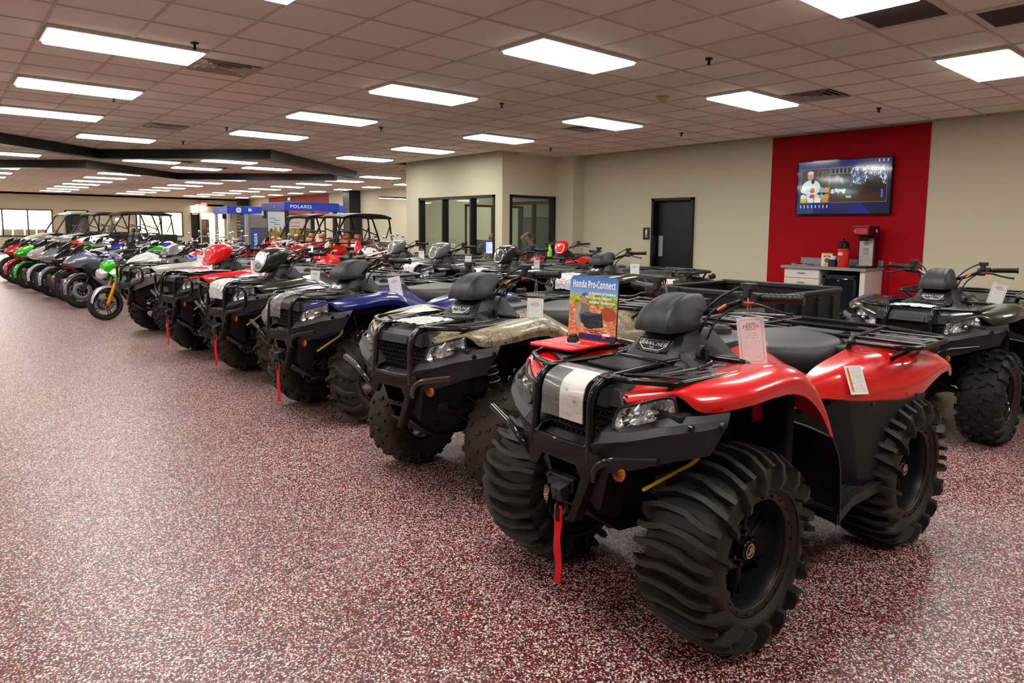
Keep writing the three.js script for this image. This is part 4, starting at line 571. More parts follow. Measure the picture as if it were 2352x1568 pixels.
// papers and plastic bags on the noses
const docTex = canvasTexture(192, 320, (x, w, h) => { x.fillStyle = '#dcd8d0'; x.fillRect(0, 0, w, h); const r = rng(31); x.fillStyle = '#8d8a86'; x.fillRect(86, 24, 12, 12); for (let y = 64; y < 300; y += 22) for (let k = 0; k < 11; k++) if (r() > .45) x.fillRect(26 + k * 13, y, 9, 3); x.fillStyle = '#3f3d3c'; x.font = 'bold 17px sans-serif'; x.fillText('TRX420FM1', 44, 150); x.fillText('LA0R1HC225', 44, 208); x.fillText('RED', 44, 250); });
M.doc = std(0xffffff, .6, 0, { map: docTex });
{
  const t = thing('document_bag', 'clear plastic bag with a white form hung over the red four-wheeler grille', 'document bag', [2.2, 0, -1.745], -.02), f = (o, w0, w1, k) => [[-.385, .958], [-.44, .952], [-.492, .925], [-.510, .885], [-.513, .835], [-.512, .785]].map(([x, y], i) => [[x - o, y + o * .6, w0], [x - o - (i === 3 ? .006 : 0), y + o * .6, (w0 + w1) / 2], [x - o, y + o * .6, w1]]);
  part('plastic_bag', shell(refine(grid3(f(.004, -.105, .115)), 26, 10).map((r) => r.slice().reverse()), .0012), M.film, t);
  const g = refine(grid3(f(.0018, -.012, .108)).slice(1), 20, 6), q = quads(g.map((r) => r.slice().reverse())), u = q.attributes.uv, n = 6; for (let i = 0; i < 20; i++) for (let j = 0; j < n; j++) u.setXY(i * n + j, 1 - j / (n - 1), 1 - i / 19); part('form_sheet', shell(g.map((r) => r.slice().reverse()), .0006), M.paper, t); const pr = part('form_print', q, M.doc, t); pr.position.x = -.0006;
}
function sheetOn(host, name, label, rows, mat, n = 18) { const t = thing(name, label, 'document bag', host.position.toArray(), host.rotation.y, 'papers on the noses'); const r = rng(label.length * 7); const g = refine(grid3(rows), n, n).map((a) => a.map((p) => p.add(V((r() - .5) * .008, (r() - .5) * .01, (r() - .5) * .006)))); part('plastic_bag', toCreasedNormals(shell(g, .0015), .3), mat ?? M.film, t); return t; }
const flat = (x0, x1, z0, z1, y) => [[[x0, y, z1], [x0, y + .004, (z0 + z1) / 2], [x0, y, z0]], [[(x0 + x1) / 2, y + .006, z1], [(x0 + x1) / 2, y + .01, (z0 + z1) / 2], [(x0 + x1) / 2, y + .004, z0]], [[x1, y, z1], [x1, y + .004, (z0 + z1) / 2], [x1, y, z0]]];
const drape = (z0, z1) => [[-.52, .80], [-.515, .88], [-.49, .935], [-.42, .965], [-.33, .972]].map(([x, y]) => [[x, y, z1], [x - .01, y + .006, (z0 + z1) / 2], [x, y, z0]]);
const crinkled = phys(0xf0f0f2, .22, { clearcoat: 1, transmission: .35, thickness: 0 });
sheetOn(lot.camo, 'document_bag', 'flat white form in plastic lying on the camouflage four-wheeler hood', flat(-.42, -.16, -.11, .12, .962), crinkled);
sheetOn(lot.blue, 'document_bag', 'crumpled clear bag draped over the dark blue four-wheeler nose', drape(-.12, .02), M.film);
sheetOn(lot.olive, 'document_bag', 'crumpled white bag draped over the olive four-wheeler nose with the lamp pod', drape(-.13, .12), crinkled);
sheetOn(lot.ruby, 'document_bag', 'crinkled plastic lying on the rack of the red pod four-wheeler', flat(-.42, .05, -.2, .3, .972), crinkled);
sheetOn(lot.edge, 'document_bag', 'white form in plastic on the hood of the black-olive four-wheeler', flat(-.44, -.28, -.14, .12, .962), crinkled);
sheetOn(lot.far1, 'document_bag', 'white plastic on the olive nose just behind the poster top', drape(-.14, .13), crinkled);
sheetOn(lot.far2, 'document_bag', 'small white form on the front rack of the dark green four-wheeler', drape(-.1, .1), crinkled);
sheetOn(lot.far3, 'document_bag', 'crumpled clear bag on the nose of the light grey pod four-wheeler', drape(-.14, .14), crinkled);
// hang tag with a wing on the camouflage machine
{
  const tx = canvasTexture(96, 160, (x, w, h) => { x.fillStyle = '#e9e3dc'; x.fillRect(0, 0, w, h); x.strokeStyle = '#d9641e'; x.lineWidth = 4; x.strokeRect(2, 2, w - 4, h - 4); x.fillStyle = '#2a2a2c'; x.beginPath(); x.moveTo(30, 42); x.lineTo(66, 16); x.lineTo(58, 36); x.lineTo(64, 40); x.lineTo(44, 50); x.closePath(); x.fill(); x.fillStyle = '#8a8680'; for (let y = 66; y < 150; y += 9) x.fillRect(14, y, 68 - (y % 5) * 6, 3); });
  lot.camo.updateMatrixWorld(true); const p = V(.30, 1.05, -.24).applyMatrix4(lot.camo.matrixWorld);
  const t = thing('hang_tag', 'small printed hang tag with a wing logo behind the camouflage handlebar cover', 'hang tag', [p.x, p.y, p.z], -Math.PI / 2 + R(35)); part('tag_card', box(.085, .14, .0012), std(0xffffff, .6, 0, { map: tx }), t); part('loop', sweep([[0, .065, 0], [.01, .11, 0], [0, .14, .005]], .0015, 5, false, 10), M.string, t);
}
// poster stand on the red front rack ---------------------------------------------------------------------
{
  const art = canvasTexture(768, 832, (x, w, h) => {
    const r = rng(77), g = x.createLinearGradient(0, 0, 0, 330); g.addColorStop(0, '#3f78c4'); g.addColorStop(1, '#a9c2dc'); x.fillStyle = g; x.fillRect(0, 0, w, h);
    x.fillStyle = '#d98a62'; x.beginPath(); x.moveTo(0, 300); x.lineTo(w, 330); x.lineTo(w, h); x.lineTo(0, h); x.fill();
    for (let i = 0; i < 420; i++) { const y = 330 + r() * 420; x.fillStyle = ['#c9683c', '#e0a487', '#b85a34', '#eac4ae', '#d27a52'][i % 5]; x.beginPath(); x.ellipse(r() * w, y, 8 + r() * 26, 4 + r() * 12, 0, 0, 7); x.fill(); }
    for (let i = 0; i < 150; i++) { const y = 220 + r() * 130; x.fillStyle = ['#7f9a26', '#a9bb3c', '#62801f', '#c8c24e'][i % 4]; x.beginPath(); x.arc(r() * w, y + 20, 8 + r() * 24, 0, 7); x.fill(); }
    x.fillStyle = '#a9502f'; x.beginPath(); x.ellipse(640, 470, 120, 90, .2, 0, 7); x.fill();
    x.fillStyle = '#7d7870'; x.beginPath(); x.moveTo(150, 360); x.quadraticCurveTo(230, 320, 330, 380); x.lineTo(360, 640); x.lineTo(170, 660); x.closePath(); x.fill();
    x.strokeStyle = '#a8a296'; x.lineWidth = 74; x.lineCap = 'round'; x.beginPath(); x.moveTo(165, 400); x.lineTo(110, 540); x.lineTo(190, 650); x.stroke();
    x.fillStyle = '#c98a74'; x.beginPath(); x.ellipse(240, 300, 44, 56, -.1, 0, 7); x.fill(); x.fillStyle = '#2f6fa8'; x.beginPath(); x.arc(248, 256, 46, 3.0, 6.5); x.fill(); x.fillStyle = '#d4e4ee'; x.beginPath(); x.ellipse(286, 266, 30, 12, .5, 0, 7); x.fill();
    x.fillStyle = '#232a36'; x.beginPath(); x.moveTo(190, 500); x.lineTo(290, 460); x.lineTo(540, 470); x.lineTo(570, 640); x.lineTo(330, 680); x.lineTo(220, 640); x.closePath(); x.fill(); x.fillStyle = '#46566c'; x.beginPath(); x.moveTo(190, 500); x.lineTo(290, 460); x.lineTo(540, 470); x.lineTo(300, 510); x.fill(); x.strokeStyle = '#5b6878'; x.lineWidth = 5; x.strokeRect(350, 560, 170, 70);
    x.fillStyle = '#d59a88'; x.beginPath(); x.ellipse(226, 640, 42, 26, .6, 0, 7); x.fill();
    x.fillStyle = '#1d2c62'; x.fillRect(180, 740, w - 180, 92); x.fillStyle = '#141a30'; for (let i = 0; i < 9; i++) x.fillRect(300 + i * 34, 690 + (i % 3) * 12, 46, 8); x.strokeStyle = '#0d0f16'; x.lineWidth = 7; x.strokeRect(360, 690, 150, 34);
    x.fillStyle = '#f2f2f2'; x.fillRect(560, 716, 116, 32); x.fillStyle = '#d01822'; x.fillRect(556, 750, 58, 28); x.fillStyle = '#1a1a1e'; x.fillRect(614, 750, 62, 28);
    x.fillStyle = '#ffffff'; x.textAlign = 'left'; x.save(); x.translate(40, 150); x.scale(.70, 1.15); x.font = 'bold 112px sans-serif'; x.shadowColor = 'rgba(0,0,40,.6)'; x.shadowBlur = 8; x.fillText('Honda Pro-Connect', 0, 0, 985); x.restore();
    x.font = 'bold 42px sans-serif'; x.textAlign = 'center'; ['A System of Toolless', 'Quick Connect', 'Modular Accessories'].forEach((s, i) => x.fillText(s, 530, 232 + i * 56, 420));
  });
  const basePrint = canvasTexture(512, 480, (x, w, h) => { x.fillStyle = '#d3101c'; x.fillRect(0, 0, w, h); x.fillStyle = '#f3dede'; const r = rng(2); for (let y = 120; y < 300; y += 22) for (let k = 0; k < 8; k++) if (r() > .2) x.fillRect(30 + k * 17, y, 13, 7); x.font = 'bold 34px sans-serif'; x.fillText('FRONT & REAR', 250, 90, 230); x.fillText('A SIMPLE TURN', 280, 280, 200); x.fillText('LOCKS IN', 300, 330, 170); x.fillRect(70, 390, 110, 16); x.fillRect(330, 400, 120, 16); });
  const t = thing('poster_stand', 'upright poster board with a red base on the red four-wheeler front rack', 'poster stand', [2.2, 0, -1.745], 0), b = group('stand', t);
  b.position.set(-.14, .972, -.352); b.rotation.y = .10; b.name = 'base_board';
  const bs = extrude(roundRect(.27, .25, .022), .006, .0015); bs.rotateX(-Math.PI / 2); part('base_plate', bs, std(0xd3101c, .45), b);
  const pr = decal(.262, .242); pr.rotateX(-Math.PI / 2); pr.rotateY(-Math.PI / 2); pr.scale(.95, 1, 1.02); pr.translate(0, .0078, 0); part('base_print', pr, std(0xffffff, .5, 0, { map: basePrint }), b);
  const up = group('poster_board', t); up.position.set(-.018, .974, -.345); up.rotation.order = 'YXZ'; up.rotation.y = -Math.PI / 2 + .10; up.rotation.x = -.06;
  const bd = extrude(roundRect(.27, .29, .026), .006, .001); bd.translate(0, .145, -.006); part('board', bd, std(0x16131c, .5), up);
  const art2 = new THREE.ShapeGeometry(new THREE.Shape(roundRect(.268, .288, .025).map((p) => new THREE.Vector2(...p)))), uv = art2.attributes.uv, ps = art2.attributes.position; for (let i = 0; i < uv.count; i++) uv.setXY(i, ps.getX(i) / .268 + .5, ps.getY(i) / .288 + .5); art2.translate(0, .145, .0012); part('poster_print', art2, std(0xffffff, .45, 0, { map: art }), up);
  const c = thing('clamp_sample', 'small black clamp on a white ring upon the red poster base', 'clamp', [2.2 - .135, .980, -1.745 - .34], .5); part('ring', cyl(.034, .034, .004, 0, .002, 0, 'y', 28), M.whitePlastic, c); part('clamp_body', [box(.055, .024, .04, 0, .016, 0, .006), box(.045, .014, .03, 0, .031, 0, .006)], M.plasticBlack, c);
}

// ================================================================ MOTORCYCLES (nose towards -x, front axle at x = 0)
const B = {};
function bikeTire(R, w) { const p = []; for (let i = 0; i <= 16; i++) { const a = -Math.PI * .62 + i / 16 * Math.PI * 1.24; p.push([R - w * .5 + Math.cos(a) * w * .5, Math.sin(a) * w * .5]); } return lathe(p, 'z', 48); }
function dirtTire(R, w) { const l = [bikeTire(R - .012, w)]; for (let k = 0; k < 26; k++) for (const [z, o] of [[0, 0], [-.03, .5], [.03, .5]]) { const a = (k + o) / 26 * 2 * Math.PI, g = new THREE.BoxGeometry(.016, .022, .024); g.translate(R - .012 - Math.abs(z) * .25, 0, 0); g.rotateZ(a); g.translate(0, 0, z); l.push(g); } return merge(l); }
function castRim(r, w, n = 5) { const l = [lathe([[r, -w * .42], [r * .93, -w * .36], [r * .88, 0], [r * .93, w * .36], [r, w * .42], [r * .95, w * .2], [r * .95, -w * .2], [r, -w * .42]], 'z', 44), cyl(.03, .03, .1, 0, 0, 0, 'z', 16)]; for (let i = 0; i < n; i++) for (const d of [-.12, .12]) { const a = i / n * 2 * Math.PI; l.push(sweep([[Math.cos(a) * .025, Math.sin(a) * .025, 0], [Math.cos(a + d) * r * .92, Math.sin(a + d) * r * .92, 0]], .008, 5)); } return merge(l); }
function wireRim(r, w) { const l = [lathe([[r, -w * .3], [r * .94, -w * .3], [r * .92, 0], [r * .94, w * .3], [r, w * .3], [r * .97, 0], [r, -w * .3]], 'z', 40), cyl(.028, .028, .1, 0, 0, 0, 'z', 16)]; for (let i = 0; i < 28; i++) { const a = i / 28 * 2 * Math.PI, b = a + (i % 2 ? .5 : -.5); l.push(sweep([[Math.cos(b) * .026, Math.sin(b) * .026, i % 4 < 2 ? .035 : -.035], [Math.cos(a) * r * .94, Math.sin(a) * r * .94, 0]], .0016, 3)); } return merge(l); }
const discG = (r) => merge([lathe([[r * .62, -.0025], [r, -.0025], [r, .0025], [r * .62, .0025], [r * .62, -.0025]], 'z', 40), ...Array.from({ length: 6 }, (_, i) => { const a = i / 6 * 2 * Math.PI; return sweep([[Math.cos(a) * .03, Math.sin(a) * .03, 0], [Math.cos(a + .3) * r * .64, Math.sin(a + .3) * r * .64, 0]], .006, 4); })]);
const seatShape = (pts, nv = 26, sm = 16) => loft(pts.map(([x, hw, yt, yb]) => seatRing(x, hw, yt, yb).slice().reverse()), { smooth: sm, nv });
const tankShape = (pts) => loft(pts.map(([x, hw, yt, yb]) => [[x, yb, -hw * .7], [x, (yb + yt) / 2, -hw], [x, yt - .025, -hw * .75], [x, yt, -hw * .25], [x, yt, hw * .25], [x, yt - .025, hw * .75], [x, (yb + yt) / 2, hw], [x, yb, hw * .7]].reverse()), { smooth: 18, nv: 30 });
function kinds(kind) { return once('bike' + kind, () => {
  const g = {}, sport = kind === 'sport', naked = kind === 'naked', cruiser = kind === 'cruiser', dirt = kind === 'dirt';
  const Rf = dirt ? .345 : naked ? .255 : cruiser ? .32 : .30, Rr = dirt ? .325 : naked ? .25 : .315, wf = dirt ? .08 : naked ? .10 : .12, wr = dirt ? .11 : naked ? .11 : .18, wb = naked ? 1.18 : cruiser ? 1.60 : dirt ? 1.45 : 1.39;
  Object.assign(g, { Rf, Rr, wb });
  g.tireF = dirt ? dirtTire(Rf, wf) : bikeTire(Rf, wf); g.tireR = dirt ? dirtTire(Rr, wr) : bikeTire(Rr, wr);
  g.rimF = dirt ? wireRim(Rf - wf * .72, wf) : castRim(Rf - wf * .68, wf, cruiser ? 7 : 5); g.rimR = dirt ? wireRim(Rr - wr * .62, wr) : castRim(Rr - wr * .62, wr, cruiser ? 7 : 5); g.disc = discG(naked ? .10 : .15);
  const hy = dirt ? 1.05 : naked ? .86 : cruiser ? .92 : .86, hx = (dirt ? .36 : naked ? .26 : cruiser ? .42 : .27), sp = dirt ? .09 : .09; // steering head
  const fa = V(0, Rf, 0), fb = V(hx, hy, 0), mid = fa.clone().lerp(fb, .48);
  g.forkLow = pair([sweep([[fa.x, fa.y, sp], [mid.x, mid.y, sp]], .027, 10), box(.05, .06, .025, .0, Rf, sp, .008)]); g.forkUp = pair(sweep([[mid.x, mid.y, sp], [fb.x, fb.y, sp]], sport ? .022 : .024, 10));
  g.clamps = merge([box(.05, .03, .24, fb.x, fb.y, 0, .008), box(.05, .03, .22, fa.x + (fb.x - fa.x) * .72, fa.y + (fb.y - fa.y) * .72, 0, .008), box(.06, .04, .2, .04, Rf + .02, 0, .01)]);
  const fr = [], r0 = dirt ? Rf + .12 : Rf + .022; for (let i = 0; i <= 8; i++) { const a = (dirt ? .15 : sport ? -.15 : .1) + i / 8 * (dirt ? 1.5 : sport ? 2.0 : 1.7); const c = Math.cos(a), s = Math.sin(a), w = wf * .62 * (dirt ? 1 : 1); fr.push([[-c * -(r0 - .03) * 1, Rf + s * (r0 - .03), -w], [c * r0, Rf + s * r0, -w * .7], [c * (r0 + .008), Rf + s * (r0 + .008), 0], [c * r0, Rf + s * r0, w * .7], [c * (r0 - .03), Rf + s * (r0 - .03), w]].map(([x, y, z]) => [dirt ? -x + .16 : sport ? -(x * .95) + .02 : -x + .05, y, z])); }
  g.fender = shell(refine(grid3(fr.map((r) => r.slice().reverse())), 22, 9), .004);
  g.caliper = pair(box(.05, .09, .035, .06, Rf - .02 + .09, .075, .01));
  // engine, frame, swingarm, exhaust
  const ex = wb * .46;
  g.engine = naked ? merge([box(.26, .2, .22, ex, .40, 0, .03), box(.18, .13, .16, ex - .13, .45, 0, .02), cyl(.075, .075, .27, ex + .04, .36, 0, 'z', 20)]) : cruiser ? merge([box(.34, .2, .26, ex, .36, 0, .03), ...[-.35, .35].map((a) => at(merge(Array.from({ length: 9 }, (_, i) => cyl(.085, .085, .012, 0, i * .024, 0, 'y', 18))), ex + a * .35, .45, 0, 0, 0, -a)), cyl(.11, .11, .32, ex + .1, .36, 0, 'z', 24), cyl(.08, .08, .34, ex - .12, .36, 0, 'z', 24)]) : merge([box(.36, .3, .3, ex, .42, 0, .03), box(.2, .2, .34, ex - .1, .58, 0, .03), cyl(.09, .09, .38, ex + .1, .40, 0, 'z', 24), cyl(.07, .07, .38, ex - .08, .36, 0, 'z', 24)]);
  g.frame = merge([...both([pipe([[hx, hy - .08, .06], [ex - .1, .68, .13], [ex + .22, .60, .13], [ex + .26, .36, .12]], .024, .06), pipe([[hx, hy - .12, .04], [ex - .25, .40, .10], [ex - .1, .22, .10], [ex + .2, .24, .10]], .016, .06)]), ...both(pipe([[ex + .2, .62, .12], [wb - .05, dirt ? .88 : .74, .10], [wb + .1, dirt ? .92 : .78, .08]], .013, .06))]);
  g.swing = merge([...both(pipe([[ex + .24, .38, .13], [wb, Rr, .13]], .024, .03)), cyl(.014, .014, .3, wb, Rr, 0, 'z', 10), cyl(.09, .09, .012, wb, Rr, -.10, 'z', 28), pipe([[ex + .22, .60, 0], [ex + .30, .34, 0]], .03)]);
  g.exhaust = cruiser ? merge([pipe([[ex - .1, .5, .14], [ex - .22, .34, .17], [ex, .26, .18], [wb + .15, .30, .19]], .028, .08), pipe([[ex + .15, .52, .14], [ex + .1, .38, .17], [ex + .3, .34, .18], [wb + .2, .40, .19]], .028, .08), cyl(.042, .046, .5, wb - .05, .30, .19, 'x'), cyl(.042, .046, .5, wb, .40, .19, 'x')]) : merge([pipe([[ex - .18, .45, .1], [ex - .28, .26, .12], [ex, .2, .14], [ex + .3, .3, .16]], .022, .06), sweep([[ex + .28, .32, .16], [wb - .08, .46, .18], [wb + .12, .56, .18]], (t) => .03 + .022 * Math.min(1, t * 4), 14, false, 14)]);
  // bodywork
  if (sport) {
    g.tank = tankShape([[.34, .07, .86, .78], [.38, .13, .92, .74], [.50, .155, .965, .72], [.64, .14, .95, .72], [.76, .09, .86, .74], [.82, .07, .82, .76]]);
    g.seat = seatShape([[.78, .07, .82, .76], [.84, .13, .83, .76], [.98, .15, .84, .78], [1.06, .12, .865, .80]]); g.tail = tankShape([[1.0, .13, .84, .76], [1.08, .13, .93, .80], [1.25, .10, .97, .86], [1.48, .04, 1.0, .94]]); g.pillion = seatShape([[1.06, .07, .94, .90], [1.16, .1, .965, .92], [1.32, .07, .985, .95]]);
    const half = (rows) => shell(refine(grid3(rows), 26, 14), .005);
    g.nose = pair(half([[[-.235, .80, 0], [-.235, .80, .005], [-.23, .79, .01], [-.22, .775, 0]], [[-.17, .87, 0], [-.18, .86, .06], [-.17, .80, .10], [-.15, .74, .05]], [[-.02, .965, 0], [-.03, .95, .10], [0, .84, .185], [-.02, .72, .12]], [[.08, 1.0, .07], [.09, .965, .16], [.12, .85, .225], [.10, .72, .17]], [[.26, .92, .16], [.26, .90, .19], [.28, .82, .235], [.26, .72, .2]]].map((r) => r.slice().reverse())));
    g.side = pair(half([[[-.02, .735, .12], [.0, .70, .14], [.02, .66, .14], [.04, .62, .12]], [[.12, .78, .22], [.14, .66, .235], [.18, .52, .21], [.24, .40, .16]], [[.34, .74, .225], [.36, .60, .24], [.40, .42, .21], [.44, .27, .14]], [[.56, .66, .2], [.62, .52, .22], [.68, .36, .2], [.74, .22, .12]], [[.66, .62, .17], [.78, .47, .19], [.88, .33, .17], [.96, .22, .10]]].map((r) => r.slice().reverse())));
    g.lower = pair(half([[[.10, .56, .224], [.14, .50, .21], [.19, .46, .19]], [[.30, .46, .232], [.36, .36, .20], [.42, .28, .15]], [[.60, .38, .218], [.66, .29, .185], [.72, .22, .12]], [[.90, .34, .175], [.94, .27, .15], [.98, .21, .09]]].map((r) => r.map((p) => [p[0], p[1], p[2] + .012]).slice().reverse())));
    const ws = [[[-.12, .925, -.06], [-.02, .985, -.10], [.06, 1.0, -.12]], [[-.135, .925, 0], [.0, 1.07, 0], [.14, 1.14, 0]], [[-.12, .925, .06], [-.02, .985, .10], [.06, 1.0, .12]]]; g.screen = shell(refine(grid3(ws), 14, 12), .003);
    g.lamps = pair(quads(refine(grid3([[[-.205, .80, .03], [-.195, .835, .04]], [[-.165, .795, .09], [-.155, .838, .085]], [[-.09, .80, .142], [-.085, .83, .14]]]).map((r) => r.map((p) => p.add(V(-.012, .0, .008)))), 10, 5).map((r) => r.slice().reverse())));
    g.bar = merge(both([pipe([[.24, .88, .10], [.27, .88, .20], [.33, .87, .33]], .011, .04), sweep([[.285, .878, .22], [.345, .868, .35]], .017, 10), sweep([[.24, .885, .18], [.25, .875, .27], [.30, .865, .34]], .006, 6, false, 8), box(.05, .04, .05, .27, .89, .19, .008)]));
    g.mirrors = pair([pipe([[.02, .98, .13], [.05, 1.02, .24], [.07, 1.05, .29]], .008, .03), ball(.05, .075, 1.055, .34, .35, .55, 1.1, 14)]);
  } else if (naked) {
    g.tank = tankShape([[.28, .07, .78, .70], [.36, .13, .84, .66], [.50, .13, .83, .64], [.62, .08, .75, .64]]); g.seat = seatShape([[.58, .07, .75, .69], [.72, .12, .76, .70], [.95, .12, .80, .73], [1.1, .08, .83, .78]]); g.tail = tankShape([[.9, .09, .78, .70], [1.05, .08, .83, .75], [1.22, .03, .87, .83]]);
    g.shroud = pair(shell(refine(grid3([[[.04, .76, .05], [.10, .66, .15], [.16, .56, .14]], [[.20, .80, .09], [.26, .68, .19], [.30, .46, .16]], [[.40, .80, .14], [.42, .64, .17], [.44, .50, .14]]].map((r) => r.slice().reverse())), 16, 12), .005)); g.cowl = tankShape([[.0, .08, .88, .76], [.06, .10, .92, .76], [.16, .08, .93, .80]]);
    g.head = lathe([[.001, -.05], [.05, -.045], [.075, -.025], [.083, 0], [.07, .07], [.03, .11], [.001, .115]], 'x', 30).translate(-.03, .72, 0); g.headLens = lathe([[.001, -.053], [.05, -.048], [.076, -.026], [.0765, -.022], [.05, -.043], [.001, -.048]], 'x', 30).translate(-.031, .72, 0);
    g.bar = merge([pipe([[.33, .98, -.36], [.28, .98, -.18], [.25, .90, -.06], [.25, .90, .06], [.28, .98, .18], [.33, .98, .36]], .011, .05), ...both([sweep([[.292, .98, .23], [.332, .98, .37]], .017, 10), sweep([[.25, .98, .20], [.25, .97, .28], [.29, .96, .35]], .006, 6, false, 8)])]); g.mirrors = pair([pipe([[.26, .98, .2], [.22, 1.06, .25], [.21, 1.12, .27]], .006, .03), ball(.045, .215, 1.14, .28, .3, .8, 1.1, 12)]);
  } else if (cruiser) {
    g.tank = tankShape([[.46, .06, .86, .74], [.56, .15, .92, .72], [.72, .15, .90, .70], [.90, .08, .78, .68]]); g.seat = seatShape([[.86, .08, .72, .64], [1.02, .17, .71, .62], [1.22, .16, .75, .66], [1.35, .13, .83, .74], [1.55, .11, .85, .77]]);
    const rf = []; for (let i = 0; i <= 8; i++) { const a = -.1 + i / 8 * 2.4, c = Math.cos(a), s = Math.sin(a), r = Rr + .03; rf.push([[wb + c * (r - .05), Rr + s * (r - .05), -.11], [wb + c * r, Rr + s * r, -.085], [wb + c * (r + .01), Rr + s * (r + .01), 0], [wb + c * r, Rr + s * r, .085], [wb + c * (r - .05), Rr + s * (r - .05), .11]]); } g.tail = shell(refine(grid3(rf), 22, 9), .004);
    g.head = lathe([[.001, -.06], [.06, -.05], [.085, -.02], [.092, 0], [.085, .07], [.04, .13], [.001, .135]], 'x', 30).translate(.20, .90, 0); g.headLens = lathe([[.001, -.063], [.06, -.053], [.086, -.022], [.0865, -.018], [.001, -.055]], 'x', 30).translate(.20, .90, 0);
    g.bar = merge([pipe([[.62, 1.10, -.40], [.52, 1.12, -.25], [.44, 1.02, -.08], [.44, 1.0, .08], [.52, 1.12, .25], [.62, 1.10, .40]].map(([x, y, z]) => [x, y, z]), .012, .06), ...both([sweep([[.56, 1.112, .30], [.635, 1.10, .42]], .018, 10), sweep([[.48, 1.11, .25], [.50, 1.10, .34], [.56, 1.08, .40]], .007, 6, false, 8)])]); g.mirrors = pair([pipe([[.50, 1.12, .24], [.46, 1.20, .28], [.47, 1.25, .30]], .006, .03), ball(.055, .475, 1.27, .31, .3, .7, 1.1, 12)]);
    g.forkCover = pair(lathe([[.03, -.16], [.034, -.1], [.034, .1], [.03, .16]], 'y', 14).translate(.22, .72, .09));
  } else {
    g.tank = tankShape([[.40, .05, .98, .86], [.50, .11, 1.0, .84], [.64, .09, .95, .84], [.74, .07, .94, .88]]); g.seat = seatShape([[.60, .06, .98, .93], [.75, .085, .96, .88], [1.05, .09, .95, .87], [1.45, .07, .98, .93]]); g.tail = shell(refine(grid3([[[1.1, .90, -.09], [1.1, .94, 0], [1.1, .90, .09]], [[1.45, .97, -.09], [1.45, .99, 0], [1.45, .97, .09]], [[1.75, 1.03, -.06], [1.76, 1.05, 0], [1.75, 1.03, .06]]].map((r) => r.slice().reverse())), 12, 8), .004);
    g.shroud = pair(shell(refine(grid3([[[.22, .96, .05], [.24, .84, .13], [.30, .68, .12]], [[.40, 1.0, .11], [.44, .84, .19], [.46, .66, .17]], [[.66, .96, .10], [.66, .84, .14], [.66, .76, .12]]].map((r) => r.slice().reverse())), 16, 12), .004)); g.cowl = shell(refine(grid3([[[.20, 1.14, -.09], [.17, 1.15, 0], [.20, 1.14, .09]], [[.17, 1.02, -.11], [.13, 1.02, 0], [.17, 1.02, .11]], [[.13, .88, -.07], [.10, .88, 0], [.13, .88, .07]]]), 10, 8), .004);
    g.bar = merge([pipe([[.48, 1.22, -.40], [.42, 1.22, -.2], [.36, 1.12, -.06], [.36, 1.12, .06], [.42, 1.22, .2], [.48, 1.22, .40]], .012, .05), pipe([[.415, 1.21, -.17], [.415, 1.21, .17]], .009), ...both([sweep([[.44, 1.22, .27], [.485, 1.22, .41]], .017, 10), sweep([[.40, 1.22, .22], [.39, 1.21, .32], [.43, 1.2, .38]], .006, 6, false, 8)])]);
  }
  if (!dirt) { g.tailLamp = box(.02, .03, .09, (sport ? 1.47 : naked ? 1.2 : wb + .33), sport ? .96 : naked ? .85 : .52, 0, .006); g.plate = box(.006, .12, .18, (sport ? 1.50 : naked ? 1.26 : wb + .36), .62, 0, .002, 0, 0, .3); }
  g.stand = pipe([[ex + .2, .3, -.12], [ex + .3, .02, -.26]], .011);
  return g;
}); }
const spotless = [];
